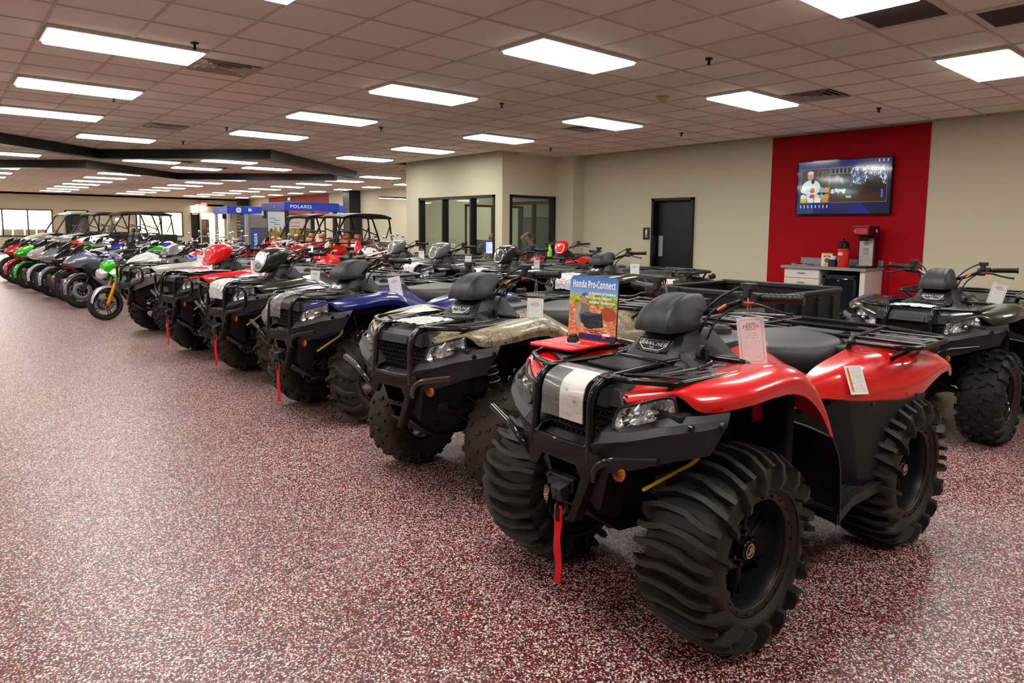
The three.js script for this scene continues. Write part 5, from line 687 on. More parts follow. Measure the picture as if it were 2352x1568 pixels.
function makeBike(o) { // o: kind, label, pos, turn, paint, second, rimMat, fork, lean
  const g = kinds(o.kind), t = thing('motorcycle', o.label, 'motorcycle', o.pos, o.turn ?? 0, o.group), P = o.paint, S = o.second ?? M.plasticBlack;
  t.rotation.order = 'YXZ'; t.rotation.x = -(o.lean ?? .12);
  for (const [x, r, tg, rg, f] of [[0, g.Rf, g.tireF, g.rimF, 1], [g.wb, g.Rr, g.tireR, g.rimR, 0]]) { const w = group('wheel', t); w.position.set(x, r, 0); part('tire', tg, M.tireSport, w); part('rim', rg, o.rimMat ?? M.gloss, w); const d = part('brake_disc', g.disc, M.steel, w); d.position.z = f ? .055 : .07; if (f && o.kind !== 'dirt') { const e = part('brake_disc', g.disc, M.steel, w); e.position.z = -.055; } }
  const fk = part('fork', g.forkUp, o.fork ?? M.gold, t); part('fork_leg', g.forkLow, o.forkLow ?? M.darkSteel, fk); part('clamps', g.clamps, M.darkSteel, fk); part('calipers', g.caliper, M.gold, fk);
  part('front_mudguard', g.fender, o.fenderMat ?? P, t); part('engine', g.engine, o.kind === 'cruiser' ? M.chrome : M.engine, t); part('frame', g.frame, o.frameMat ?? M.plasticBlack, t); part('swingarm', g.swing, M.darkSteel, t); part('exhaust', g.exhaust, o.kind === 'cruiser' ? M.chrome : M.steel, t);
  part('fuel_tank', g.tank, P, t); part('seat', g.seat, M.seat, t); part('tail', g.tail, P, t); if (g.pillion) part('pillion_pad', g.pillion, M.seat, t);
  if (g.nose) { const n = part('upper_fairing', g.nose, P, t); part('headlights', g.lamps, M.reflector, n); part('windscreen', g.screen, M.smoke, n); part('side_fairing', g.side, S, t); part('belly_fairing', g.lower, o.third ?? P, t); }
  if (g.shroud) part('shrouds', g.shroud, P, t); if (g.cowl) part(o.kind === 'dirt' ? 'number_plate' : 'headlight_cowl', g.cowl, o.kind === 'dirt' ? (o.second ?? M.white) : P, t);
  if (g.head) { const h = part('headlight', g.head, o.kind === 'cruiser' ? M.chrome : M.reflector, t); part('lens', g.headLens, M.lens, h); }
  if (g.forkCover) part('fork_cover', g.forkCover, M.chrome, t);
  part('handlebar', g.bar, o.kind === 'cruiser' ? M.chrome : M.plasticBlack, t); if (g.mirrors) part('mirrors', g.mirrors, o.kind === 'cruiser' ? M.chrome : M.plasticBlack, t);
  if (g.tailLamp) { part('tail_light', g.tailLamp, M.redLens, t); part('plate_holder', g.plate, M.plasticBlack, t); }
  part('side_stand', g.stand, M.darkSteel, t);
  return t;
}
makeBike({ kind: 'naked', label: 'small bright green motorcycle with a round headlight and golden fork, next to the white four-wheeler', pos: [1.95, 0, -12.20], turn: R(14), paint: M.lime, fork: M.gold, forkLow: M.gold, fenderMat: M.silverPaint, lean: .1 });
makeBike({ kind: 'sport', label: 'pale lavender grey sport motorcycle with a dark side panel, behind the small green one', pos: [1.92, 0, -14.25], turn: R(16), paint: M.lavender, second: M.plasticBlack, third: M.lavender, fork: M.steel });
makeBike({ kind: 'sport', label: 'black sport motorcycle with a red side patch, half hidden behind the lavender one', pos: [1.90, 0, -15.60], turn: R(16), paint: M.black, second: M.red, fork: M.steel, rimMat: M.maroon });
makeBike({ kind: 'sport', label: 'black and silver nosed sport motorcycle before the pair with dark wheels', pos: [1.80, 0, -16.70], turn: R(16), paint: M.silverPaint, second: M.navy, third: M.black, fenderMat: M.silverPaint, fork: M.steel });
makeBike({ kind: 'sport', label: 'silver and white sport motorcycle between the black nosed one and the green one', pos: [1.74, 0, -18.10], turn: R(16), paint: M.white, second: M.black, fork: M.gold });
makeBike({ kind: 'sport', label: 'vivid green sport motorcycle with a pale green windscreen edge in the front row', pos: [1.60, 0, -19.30], turn: R(16), paint: M.lime, second: M.plasticBlack, third: M.lime, fork: M.steel });
makeBike({ kind: 'sport', label: 'scarlet sport motorcycle next to the vivid green one, near the picture edge', pos: [1.52, 0, -20.7], turn: R(16), paint: M.red, second: M.red, third: M.red, fork: M.gold });
makeBike({ kind: 'sport', label: 'dark grey sport motorcycle cut by the picture edge', pos: [1.5, 0, -22.2], turn: R(16), paint: M.plasticGrey, second: M.black });
makeBike({ kind: 'sport', label: 'royal blue and white sport motorcycle behind the white four-wheeler', pos: [3.05, 0, -12.05], turn: R(6), paint: M.royal, second: M.white, third: M.royal, fork: M.gold });
makeBike({ kind: 'sport', label: 'all white sport motorcycle with a paper on its nose, behind the lavender one', pos: [2.75, 0, -13.55], turn: R(8), paint: M.white, second: M.white, third: M.white });
{ // the second, third and fourth rows
  const C = { white: M.white, black: M.black, red: M.red, green: M.lime, silver: M.silverPaint, 'dark blue': M.navy, blue: M.royal, maroon: M.maroon, grey: M.grey, orange: M.orange };
  const rows = [
    [3.9, -14.9, 'sport', 'red'], [4.1, -16.4, 'sport', 'white'], [3.9, -17.8, 'sport', 'green'], [3.7, -19.2, 'sport', 'black'], [3.6, -20.6, 'sport', 'blue'], [3.5, -22.2, 'sport', 'silver'], [3.4, -23.8, 'sport', 'grey'],
    [4.6, -12.6, 'cruiser', 'black'], [5.0, -13.9, 'cruiser', 'maroon'], [5.9, -15.2, 'sport', 'maroon'], [6.45, -16.7, 'dirt', 'red'], [5.2, -18.0, 'cruiser', 'silver'], [5.8, -19.4, 'sport', 'dark blue'], [5.7, -20.9, 'cruiser', 'white'], [5.6, -22.4, 'cruiser', 'black'],
    [7.0, -13.2, 'cruiser', 'white'], [7.3, -14.5, 'dirt', 'white'], [8.3, -15.3, 'cruiser', 'black'], [7.6, -16.9, 'dirt', 'red'], [9.9, -15.7, 'dirt', 'green'], [9.8, -16.7, 'cruiser', 'red'],
    [8.4, -23.0, 'sport', 'red'], [7.4, -24.0, 'cruiser', 'dark blue'], [4.75, -11.35, 'dirt', 'red'], [5.2, -24.2, 'sport', 'white'], [5.0, -26.0, 'cruiser', 'grey'], [3.3, -25.4, 'sport', 'orange'],
  ];
  const said = ['windscreen row', 'second row', 'packed middle row', 'last row'];
  rows.forEach(([x, z, kind, col], i) => makeBike({ kind, label: `${col} ${kind === 'dirt' ? 'dirt bike' : kind === 'cruiser' ? 'cruiser with chrome bars' : 'sport motorcycle'} in the ${said[(x < 4.3 ? 0 : x < 6.2 ? 1 : x < 8.6 ? 2 : 3)]}, ${['before', 'beside', 'past'][i % 3]} a ${rows[(i + 1) % rows.length][3]} ${rows[(i + 1) % rows.length][2] === 'dirt' ? 'dirt bike' : rows[(i + 1) % rows.length][2]}`, pos: [x, 0, z], turn: R(4 + (i * 37) % 17), paint: C[col], second: kind === 'dirt' ? (col === 'white' ? M.red : M.white) : kind === 'sport' ? (i % 2 ? C[col] : M.plasticBlack) : undefined, fork: i % 3 ? M.steel : M.gold, rimMat: kind === 'cruiser' ? M.silver : M.gloss }));
}

// ================================================================ SIDE-BY-SIDES (nose towards -x, front axle at x = 0)
const U = {};
{
  const sym = (rows, nu, nv, t) => pair(shell(refine(grid3(rows), nu, nv), t));
  U.hood = shell(refine(grid3([[[-.62, .62, -.34], [-.68, .64, 0], [-.62, .62, .34]], [[-.60, .82, -.38], [-.64, .86, 0], [-.60, .82, .38]], [[-.25, .98, -.44], [-.25, 1.03, 0], [-.25, .98, .44]], [[.30, 1.10, -.52], [.30, 1.13, 0], [.30, 1.10, .52]]].map((r) => r.slice().reverse())), 22, 18), .01);
  U.fender = sym([[[-.60, .80, .36], [-.58, .78, .55], [-.55, .66, .60]], [[-.38, .95, .42], [-.36, .92, .66], [-.34, .80, .72]], [[.0, 1.0, .46], [0, .98, .70], [0, .88, .76]], [[.34, .98, .52], [.36, .92, .70], [.40, .78, .74]], [[.46, .90, .54], [.50, .75, .70], [.52, .58, .72]]].map((r) => r.slice().reverse()), 22, 14, .008);
  U.door = sym([[[.42, .86, .66], [.44, .62, .70], [.46, .36, .66]], [[.80, .78, .70], [.80, .58, .74], [.80, .34, .70]], [[1.25, .86, .70], [1.25, .62, .74], [1.25, .38, .68]]].map((r) => r.slice().reverse()), 18, 12, .012);
  U.cage = merge([...both([pipe([[.25, 1.05, .56], [.75, 1.86, .54], [1.75, 1.90, .54], [2.0, 1.15, .60], [2.0, .6, .6]], .028, .12), pipe([[1.35, 1.88, .54], [1.30, 1.0, .64], [1.3, .4, .62]], .026, .1), pipe([[.32, 1.08, .58], [1.3, 1.05, .66], [2.0, 1.15, .6]], .02, .1), pipe([[1.38, 1.5, .56], [1.95, 1.3, .58]], .02)]), pipe([[.75, 1.86, -.54], [.75, 1.86, .54]], .026), pipe([[1.75, 1.90, -.54], [1.75, 1.90, .54]], .026), pipe([[1.33, 1.42, -.58], [1.33, 1.42, .58]], .024), pipe([[2.0, 1.15, -.6], [2.0, 1.15, .6]], .024)]);
  U.roof = shell(refine(grid3([[[.62, 1.87, -.60], [.58, 1.90, 0], [.62, 1.87, .60]], [[.90, 1.95, -.62], [.90, 1.985, 0], [.90, 1.95, .62]], [[1.45, 1.97, -.62], [1.45, 1.995, 0], [1.45, 1.97, .62]], [[1.95, 1.91, -.60], [1.98, 1.93, 0], [1.95, 1.91, .60]]].map((r) => r.slice().reverse())), 18, 14), .06);
  U.roofLong = shell(refine(grid3([[[.62, 1.87, -.62], [.58, 1.90, 0], [.62, 1.87, .62]], [[.95, 1.96, -.64], [.95, 1.985, 0], [.95, 1.96, .64]], [[2.1, 1.97, -.64], [2.1, 1.99, 0], [2.1, 1.97, .64]], [[2.5, 1.88, -.62], [2.52, 1.89, 0], [2.5, 1.88, .62]]].map((r) => r.slice().reverse())), 18, 14), .06);
  U.rearCage = merge(both([pipe([[1.75, 1.90, .54], [2.45, 1.86, .54], [2.55, 1.0, .58]], .028, .1), pipe([[2.48, 1.6, .54], [2.3, 1.2, .56]], .018)]).concat([pipe([[2.45, 1.86, -.54], [2.45, 1.86, .54]], .024)]));
  U.glass = quads(refine(grid3([[[.29, 1.10, .50], [.29, 1.13, 0], [.29, 1.10, -.50]], [[.72, 1.82, .48], [.72, 1.83, 0], [.72, 1.82, -.48]]]), 8, 8));
  U.bed = merge([box(1.05, .06, 1.3, 2.1, .80, 0, .02), box(1.05, .30, .05, 2.1, .96, .64, .02), box(1.05, .30, .05, 2.1, .96, -.64, .02), box(.05, .30, 1.3, 2.62, .96, 0, .02), box(.05, .36, 1.3, 1.6, .98, 0, .02), ...both([0, 1, 2, 3].map((i) => box(.05, .24, .02, 1.75 + i * .24, .95, .672, .006)))]);
  U.seat = merge([box(.46, .14, .46, 1.05, .62, 0, .05), box(.14, .56, .46, 1.30, .90, 0, .05, 0, 0, -.18), box(.10, .16, .28, 1.38, 1.26, 0, .05, 0, 0, -.18)]);
  U.wheelS = merge([ring(.17, .014, 0, 0, 0, 'x', 30, 8), box(.02, .02, .32, 0, 0, 0, .006), box(.03, .06, .06, .01, 0, 0, .01)]).rotateZ(.55).translate(.66, 1.08, -.30);
  U.bodyCore = merge([box(2.9, .22, 1.1, .95, .42, 0, .06), box(.9, .3, .9, -.08, .62, 0, .06), box(.3, .5, 1.2, .40, .82, 0, .05), box(.9, .32, 1.0, 2.0, .62, 0, .05)]);
  U.grill = merge([box(.05, .26, .62, -.645, .68, 0, .02), ...[0, 1, 2, 3].map((i) => box(.02, .016, .56, -.675, .60 + i * .055, 0, .004))]); U.lamp = pair(box(.07, .075, .20, -.60, .80, .40, .02, 0, -.3)); U.bumper = merge([pipe([[-.55, .45, -.4], [-.74, .48, -.36], [-.74, .48, .36], [-.55, .45, .4]], .024, .08), ...both(pipe([[-.60, .45, .2], [-.76, .62, .2], [-.70, .78, .22]], .02, .06))]);
  U.arms = pair([pipe([[-.1, .45, .3], [0, .36, .6]], .022), pipe([[.15, .45, .3], [.02, .36, .6]], .022), pipe([[1.8, .45, .3], [1.98, .36, .6]], .026), pipe([[.05, .90, .42], [.0, .45, .58]], .03)]);
}
function makeUTV(o) {
  const t = thing('utility_vehicle', o.label, 'side-by-side', o.pos, o.turn ?? 0), P = o.paint, S = o.second ?? P; t.scale.setScalar(o.scale ?? 1);
  part('chassis', U.bodyCore, M.matteBlack, t); part('hood', U.hood, P, t); part('front_fenders', U.fender, S, t); part('doors', U.door, S, t); part('roll_cage', U.cage, M.plasticBlack, t); part('roof', o.long ? U.roofLong : U.roof, o.roofMat ?? M.plasticBlack, t);
  if (o.long) part('rear_cage', U.rearCage, M.plasticBlack, t); if (o.screen) part('windshield', U.glass, M.glass, t);
  part('cargo_bed', U.bed, o.bedMat ?? M.plasticBlack, t);
  for (const g of [-1, 1]) { const s = part('seat', U.seat, o.seatMat ?? M.seat, t); s.position.z = g * .30; } part('steering_wheel', U.wheelS, M.plasticBlack, t);
  part('grille', U.grill, M.plasticBlack, t); part('headlights', U.lamp, M.reflector, t); part('bumper', U.bumper, M.gloss, t); part('suspension', U.arms, M.gloss, t);
  for (const x of [0, 2.0]) for (const g of [1, -1]) addWheel(t, x, .345, g * .62, g, { tire: 'trail', R: .335 + .014, W: .27, rimR: .185, style: 'star', tireMat: M.rubber });
  return t;
}
makeUTV({ label: 'bright red open side-by-side under the blue display fascia', pos: [8.0, 0, -20.9], turn: R(10), paint: M.red, seatMat: M.orange, scale: .94 });
makeUTV({ label: 'red-nosed side-by-side with pale grey doors and a long roof, beside the bright red one', pos: [8.2, 0, -18.85], turn: R(10), paint: M.red, second: M.sand, bedMat: M.sand, long: true, seatMat: M.orange, scale: .94 });
makeUTV({ label: 'pale side-by-side with a cream roof behind the motorcycles', pos: [3.5, 0, -35.4], turn: R(14), paint: M.whitePaint, roofMat: M.sand, second: M.grey, screen: true });
makeUTV({ label: 'dark side-by-side with a black roof and a paper in its windshield, between two others', pos: [4.2, 0, -33.2], turn: R(14), paint: M.grey, screen: true });
makeUTV({ label: 'side-by-side with a white hood, clear windshield and long black roof', pos: [4.6, 0, -30.0], turn: R(8), paint: M.white, screen: true, long: true });
{ // open black cargo bed on wheels behind the red four-wheeler
  const t = thing('cargo_trailer', 'black plastic cargo bed on wheels parked behind the red four-wheeler handlebar', 'trailer', [5.5, 0, -3.35], R(2));
  part('bed_floor', box(1.2, .05, 1.16, 0, .56, 0, .015), M.plasticBlack, t);
  for (const g of [-1, 1]) part('side_wall', [box(1.22, .38, .035, 0, .76, g * .585, .012), box(1.24, .04, .06, 0, .95, g * .585, .012), ...[-.45, -.15, .15, .45].map((x) => box(.05, .3, .02, x, .76, g * .608, .006))], M.plasticBlack, t);
  part('tailgate', [box(.035, .38, 1.16, -.6, .76, 0, .012), box(.06, .05, 1.2, -.6, .955, 0, .014), ...[-.4, 0, .4].map((z) => box(.02, .3, .1, -.622, .76, z, .008))], M.plasticBlack, t); part('front_wall', [box(.035, .38, 1.16, .6, .76, 0, .012), box(.06, .05, 1.2, .6, .955, 0, .014)], M.plasticBlack, t);
  part('latch', [box(.05, .09, .16, -.62, .94, .36, .012), box(.05, .09, .16, -.62, .94, -.36, .012)], M.plasticDark, t); part('frame', [pipe([[-.5, .5, -.3], [.5, .5, -.3], [1.0, .42, 0], [.5, .5, .3], [-.5, .5, .3]], .03, .06), cyl(.025, .025, 1.1, 0, .3, 0, 'z')], M.gloss, t);
  for (const g of [-1, 1]) addWheel(t, 0, .29, g * .42, g, { tire: 'trail', R: .296, W: .2, rimR: .15, style: 'star', tireMat: M.rubber });
}

// ================================================================ COFFEE BAR, TELEVISION
{
  const cab = thing('drawer_cabinet', 'white cabinet of three drawers under the coffee worktop', 'cabinet', [10.44, 0, -5.215]), W = std(0xd8d2cc, .4);
  part('carcass', [box(.58, .80, .57, .01, .48, 0, .003), box(.5, .08, .54, .03, .04, 0)], W, cab);
  for (const [y0, y1] of [[.755, .895], [.53, .75], [.09, .525]]) { const d = part('drawer', box(.022, y1 - y0 - .004, .565, -.291, (y0 + y1) / 2, 0, .003), W, cab); part('handle', [box(.012, .010, .12, -.318, y1 - .06, 0, .003), box(.02, .008, .008, -.305, y1 - .06, .05), box(.02, .008, .008, -.305, y1 - .06, -.05)], M.steel, d); }
  const top = thing('worktop', 'long grey laminate worktop with an upstand against the red wall', 'worktop', [10.43, 0, -4.89]), G = std(0x8f9090, .35, 0, grain(.0002, 12));
  part('slab', box(.66, .042, 1.32, 0, .921, 0, .004), G, top); part('upstand', box(.02, .11, 1.30, .31, .997, 0, .003), G, top);
  single('end_panel', box(.6, .9, .075, 10.44, .45, -4.285, .003), W, 'white end panel that carries the worktop beside the drinks fridge', 'panel');
  // drinks fridge
  const f = thing('drinks_fridge', 'black glass-door drinks fridge with a blue number display', 'fridge', [10.44, 0, -4.635]);
  part('cabinet', [box(.52, .78, .016, .02, .43, -.245), box(.52, .78, .016, .02, .43, .245), box(.52, .016, .50, .02, .82, 0), box(.52, .03, .50, .02, .06, 0), box(.016, .78, .50, .275, .43, 0)], M.plasticBlack, f);
  const d = part('door', [box(.03, .05, .50, -.258, .80, 0, .004), box(.03, .09, .50, -.258, .085, 0, .004), box(.03, .78, .035, -.258, .43, -.2325, .004), box(.03, .78, .035, -.258, .43, .2325, .004)], std(0x3a3a3e, .3, .6), f); part('door_glass', box(.006, .64, .44, -.25, .45, 0), M.smoke, d);
  part('handle', pipe([[-.275, .68, -.235], [-.31, .67, -.24], [-.315, .45, -.24], [-.31, .18, -.24], [-.275, .17, -.235]], .012, .03), M.steel, d);
  for (const y of [.30, .50, .66]) part('shelf', [box(.46, .006, .47, .02, y, 0), box(.006, .02, .47, -.21, y, 0)], M.darkSteel, f);
  { const tx = canvasTexture(64, 32, (x) => { x.fillStyle = '#02020a'; x.fillRect(0, 0, 64, 32); x.fillStyle = '#6a5cff'; x.font = 'bold 26px monospace'; x.fillText('41', 14, 26); }); const g = decal(.05, .025); g.rotateY(-Math.PI / 2); g.translate(-.2545, .745, -.02); part('display', g, new THREE.MeshStandardMaterial({ color: 0, emissive: 0xffffff, emissiveMap: tx, emissiveIntensity: 3 }), f); }
  { const l = new THREE.PointLight(0xbfd4ff, .5, 2); l.name = 'fridge_light'; l.position.set(-.05, .775, 0); l.shadow.radius = 1; f.add(l); part('inner_lamp', box(.03, .012, .2, -.05, .80, 0), glow(0xbfd4ff, 2), f); }
  const bottle = lathe([[.001, 0], [.027, 0], [.03, .01], [.028, .05], [.03, .07], [.03, .10], [.014, .135], [.011, .14], [.011, .15]], 'y', 18), capG = cyl(.0125, .0125, .014, 0, .155, 0, 'y', 12), lab = cyl(.0304, .0304, .035, 0, .085, 0, 'y', 18), wm = phys(0xdff0ff, .08, { transmission: .85, thickness: .03, ior: 1.33 });
  let first; const levels = [[.303, 'lower', 6], [.503, 'middle', 6], [.663, 'top', 3]];
  for (const [y, n, k] of levels) for (let i = 0; i < k; i++) { const lb = `clear water bottle on the ${n} fridge shelf`; let b; if (!first) { b = first = thing('water_bottle', lb, 'bottle', [0, 0, 0], 0, 'water bottles on the ' + n + ' fridge shelf'); part('body', bottle, wm, b); part('cap', capG, M.whitePlastic, b); part('label', lab, std(0x6f9fc8, .5), b); } else { b = first.clone(); b.name = numbered('water_bottle'); scene.add(b); tag(b, lb, 'bottle', 'water bottles on the ' + n + ' fridge shelf'); } b.position.set(10.30 + (i % 2) * .0, y + .003, -4.80 + i * .066); if (n === 'top') b.position.y -= 0; }
  // airpot
  const a = thing('airpot', 'red pump airpot with a black lid on the worktop', 'airpot', [10.40, .942, -4.70]);
  part('body', lathe([[.001, 0], [.083, 0], [.087, .01], [.087, .05], [.085, .27], [.078, .285], [.001, .285]], 'y', 36), paint(0xd80d0a), a);
  part('lid', [lathe([[.001, .28], [.08, .28], [.083, .30], [.075, .35], [.055, .385], [.001, .39]], 'y', 32), box(.07, .045, .05, -.085, .33, 0, .012), box(.03, .05, .03, -.105, .305, 0, .008)], M.plasticBlack, a); part('lever', pipe([[.03, .385, 0], [.01, .415, 0], [-.05, .435, 0]], .009, .02), M.plasticBlack, a); part('carry_handle', pipe([[.0, .36, .06], [.1, .30, .05], [.105, .22, .0]], .007, .03), M.plasticBlack, a);
  const lt = canvasTexture(128, 192, (x, w, h) => { x.fillStyle = '#d80d0a'; x.fillRect(0, 0, w, h); x.fillStyle = '#f2e4e2'; x.beginPath(); x.ellipse(64, 40, 50, 26, 0, 0, 7); x.fill(); x.fillStyle = '#c81418'; x.font = 'bold italic 26px sans-serif'; x.textAlign = 'center'; x.fillText('coffee', 64, 48); x.fillStyle = '#39424c'; x.fillRect(14, 96, 62, 84); x.fillStyle = '#aab4bc'; for (let i = 0; i < 5; i++) x.fillRect(22, 108 + i * 13, 44 - i * 4, 5); });
  { const g = new THREE.CylinderGeometry(.0872, .0875, .17, 20, 1, true, Math.PI * 1.25, Math.PI * .42); g.translate(0, .15, 0); part('label', g, std(0xffffff, .4, 0, { map: lt }), a); }
  // brewer
  const c = thing('coffee_brewer', 'tall dark red coffee brewer with a steel front column', 'coffee maker', [10.44, .942, -4.40]); const dr = std(0x4a0508, .35, .2);
  part('base', box(.40, .03, .24, -.02, .015, 0, .006), M.darkSteel, c); part('column', box(.16, .58, .24, .13, .30, 0, .006), dr, c); part('front_panel', box(.006, .42, .20, .047, .23, 0, .002), std(0xc9c6be, .32, .8), c); part('head', box(.36, .13, .245, .0, .545, 0, .01), dr, c); part('head_cover', box(.36, .01, .25, 0, .615, 0, .003), M.steel, c);
  part('filter_basket', [lathe([[.05, .40], [.075, .44], [.08, .485], [.001, .485]], 'y', 28).translate(-.05, 0, 0), box(.09, .02, .03, -.15, .465, 0, .006)], M.plasticBlack, c); part('control_panel', box(.006, .09, .18, -.183, .545, .01, .002), std(0xc9252a, .4), c); part('switch', box(.012, .04, .02, -.186, .545, -.085, .003), M.amber, c); part('sticker', [box(.003, .05, .07, .043, .36, 0), box(.003, .05, .08, .043, .27, 0), box(.003, .03, .08, .043, .21, 0)], std(0x8a8f94, .5), c); part('warming_plate', cyl(.09, .09, .012, -.08, .036, 0, 'y', 28), M.steel, c); part('side_sticker', box(.05, .05, .003, .08, .55, .124), M.paper, c);
  // box, cups, tray
  const tt = canvasTexture(128, 160, (x, w, h) => { x.fillStyle = '#ece4d4'; x.fillRect(0, 0, w, h); x.fillStyle = '#e8c21c'; x.fillRect(0, 0, w, 14); x.fillStyle = '#c8282c'; x.beginPath(); x.roundRect(24, 26, 80, 26, 12); x.fill(); x.fillStyle = '#fff'; x.font = 'bold 17px sans-serif'; x.textAlign = 'center'; x.fillText('sugar', 64, 45); x.fillStyle = '#8a4a2a'; x.beginPath(); x.arc(66, 92, 30, 0, 7); x.fill(); x.fillStyle = '#d8a850'; x.beginPath(); x.ellipse(64, 140, 40, 12, 0, 0, 7); x.fill(); });
  const sb = thing('sugar_box', 'white and yellow carton with a brown round print beside the airpot', 'carton', [10.46, .942, -4.965], .12); part('carton', box(.07, .20, .17, 0, .10, 0, .002), std(0xe2c43a, .5), sb); { const g = decal(.165, .195); g.rotateY(-Math.PI / 2); g.translate(-.0358, .10, 0); part('print', g, std(0xffffff, .5, 0, { map: tt }), sb); }
  const cc = thing('cup_holder', 'black cup holder with a stack of white paper cups by the airpot', 'cup holder', [10.36, .942, -4.83]); part('holder', [box(.10, .11, .006, 0, .055, .05), box(.10, .11, .006, 0, .055, -.05), box(.006, .11, .10, -.05, .055, 0), box(.006, .11, .10, .05, .055, 0), box(.1, .006, .1, 0, .003, 0)], M.plasticBlack, cc); const pc = single('paper_cups', merge([0, 1, 2, 3].map((i) => lathe([[.026, 0], [.038, .10], [.040, .10], [.028, 0]], 'y', 24).translate(0, i * .018, 0))), std(0xd7e2ea, .6), 'stack of pale paper cups standing in the black holder', 'paper cups'); pc.position.set(10.36, .95, -4.83);
  const tr = thing('condiment_tray', 'flat dark tray with packets at the far end of the worktop', 'tray', [10.45, .942, -5.36]); part('tray', [box(.22, .008, .26, 0, .004, 0, .002), box(.22, .03, .006, 0, .015, .127), box(.22, .03, .006, 0, .015, -.127)], std(0xb9b5ae, .4), tr); part('packets', [box(.05, .02, .09, -.02, .018, -.05, .003), box(.06, .016, .06, .05, .016, .05, .003)], M.plasticBlack, tr); tr.children[1].userData.kind = 'stuff';
  single('power_cord', sweep([[10.66, .95, -4.27], [10.73, .96, -4.18], [10.745, .7, -4.16], [10.74, .25, -4.14], [10.74, .02, -4.0]], .006, 6, false, 40), M.plasticBlack, 'black power cord running from the brewer down the red wall', 'cord');
}
{ // television on the red wall
  const art = canvasTexture(1024, 600, (x, w, h) => {
    const r = rng(52), g = x.createLinearGradient(0, 0, w, h); g.addColorStop(0, '#122a66'); g.addColorStop(.5, '#0a1a60'); g.addColorStop(1, '#060c30'); x.fillStyle = g; x.fillRect(0, 0, w, h);
    x.fillStyle = '#10207c'; x.beginPath(); x.moveTo(560, h); x.lineTo(700, 470); x.lineTo(840, h); x.fill(); x.fillStyle = '#1d3f70'; x.fillRect(0, 470, 200, 130);
    x.fillStyle = '#221a18'; x.fillRect(34, 84, 330, 390); x.fillStyle = '#3a302c'; x.fillRect(34, 84, 330, 150); x.strokeStyle = '#8a7a6c'; x.lineWidth = 4; for (const [a, b, c, d] of [[46, 100, 60, 70], [230, 110, 50, 80], [290, 120, 50, 80]]) x.strokeRect(a, b, c, d);
    x.fillStyle = '#cfe0dc'; x.beginPath(); x.ellipse(160, 300, 110, 90, 0, 0, 7); x.fill(); x.fillStyle = '#b9958c'; x.beginPath(); x.ellipse(150, 165, 36, 50, 0, 0, 7); x.fill(); x.fillStyle = '#d8d4d0'; x.beginPath(); x.ellipse(150, 128, 36, 20, 0, 0, 7); x.fill(); x.fillStyle = '#141418'; x.beginPath(); x.ellipse(180, 225, 20, 32, 0, 0, 7); x.fill();
    for (let i = 0; i < 12; i++) { x.fillStyle = ['#dfe8ee', '#c9d6dc', '#b83a44', '#e2d6a2', '#7fa8d8', '#d49a3c'][i % 6]; x.beginPath(); x.ellipse(70 + (i % 6) * 54, 330 + ((i / 6) | 0) * 76, 30, 32, 0, 0, 7); x.fill(); } for (let i = 0; i < 4; i++) { x.fillStyle = ['#d9c24a', '#dfe6ea', '#eef2f2', '#c98c24'][i]; x.fillRect(40 + i * 82, 420, 74, 50); }
    x.fillStyle = '#101014'; x.fillRect(376, 74, 610, 400); x.fillStyle = '#173a22'; x.fillRect(560, 180, 180, 120); for (let i = 0; i < 420; i++) { x.fillStyle = ['#cfe0f2', '#3f7ac8', '#e8e0e4', '#8a3040', '#40a0a0', '#1c2c50'][i % 6]; x.fillRect(600 + r() * 370, 80 + r() * 190, 5 + r() * 12, 8 + r() * 22); } for (let i = 0; i < 5; i++) { x.strokeStyle = '#8aa0b0'; x.lineWidth = 5; x.strokeRect(390 + i * 44, 86, 36, 66); }
    x.fillStyle = '#0c0c12'; x.beginPath(); x.ellipse(850, 300, 96, 110, .2, 0, 7); x.fill(); x.fillStyle = '#4a3530'; x.beginPath(); x.ellipse(820, 215, 26, 34, 0, 0, 7); x.fill(); x.fillStyle = '#101a30'; x.beginPath(); x.ellipse(470, 290, 70, 80, 0, 0, 7); x.fill(); x.fillStyle = '#9a7a70'; x.beginPath(); x.ellipse(455, 195, 24, 30, 0, 0, 7); x.fill(); x.fillStyle = '#2f9aa8'; x.beginPath(); x.moveTo(470, 180); x.lineTo(520, 200); x.lineTo(530, 270); x.lineTo(490, 240); x.fill();
    x.fillStyle = '#3c2216'; x.beginPath(); x.moveTo(376, 380); x.lineTo(640, 400); x.lineTo(960, 360); x.lineTo(986, 474); x.lineTo(376, 474); x.fill(); for (let i = 0; i < 26; i++) { x.fillStyle = i % 3 ? '#d8e4e6' : '#8fd0c0'; x.beginPath(); x.arc(390 + r() * 160, 330 + r() * 40, 6 + r() * 10, 0, 7); x.fill(); } x.fillStyle = '#5ad89a'; x.fillRect(560, 400, 60, 26); x.fillStyle = '#3f6af0'; x.fillRect(930, 340, 18, 90);
    x.strokeStyle = '#c0a070'; x.lineWidth = 3; x.strokeRect(376, 74, 610, 400); x.strokeRect(34, 84, 330, 390); x.fillStyle = '#c9d2ff'; for (let i = 0; i < 8; i++) x.fillRect(40 + i * 44, 500, 12, 34); for (let i = 0; i < 3; i++) x.fillRect(890 + i * 44, 14, 12, 30);
  });
  const t = thing('television', 'large flat television on the red wall showing a studio talk show', 'television', [10.70, 2.165, -4.905]);
  part('casing', box(.05, .855, 1.47, .0, 0, 0, .008), M.plasticBlack, t); part('bezel', [box(.006, .012, 1.47, -.028, .4215, 0), box(.006, .02, 1.47, -.028, -.4175, 0), box(.006, .83, .012, -.028, 0, .729), box(.006, .83, .012, -.028, 0, -.729)], M.gloss, t);
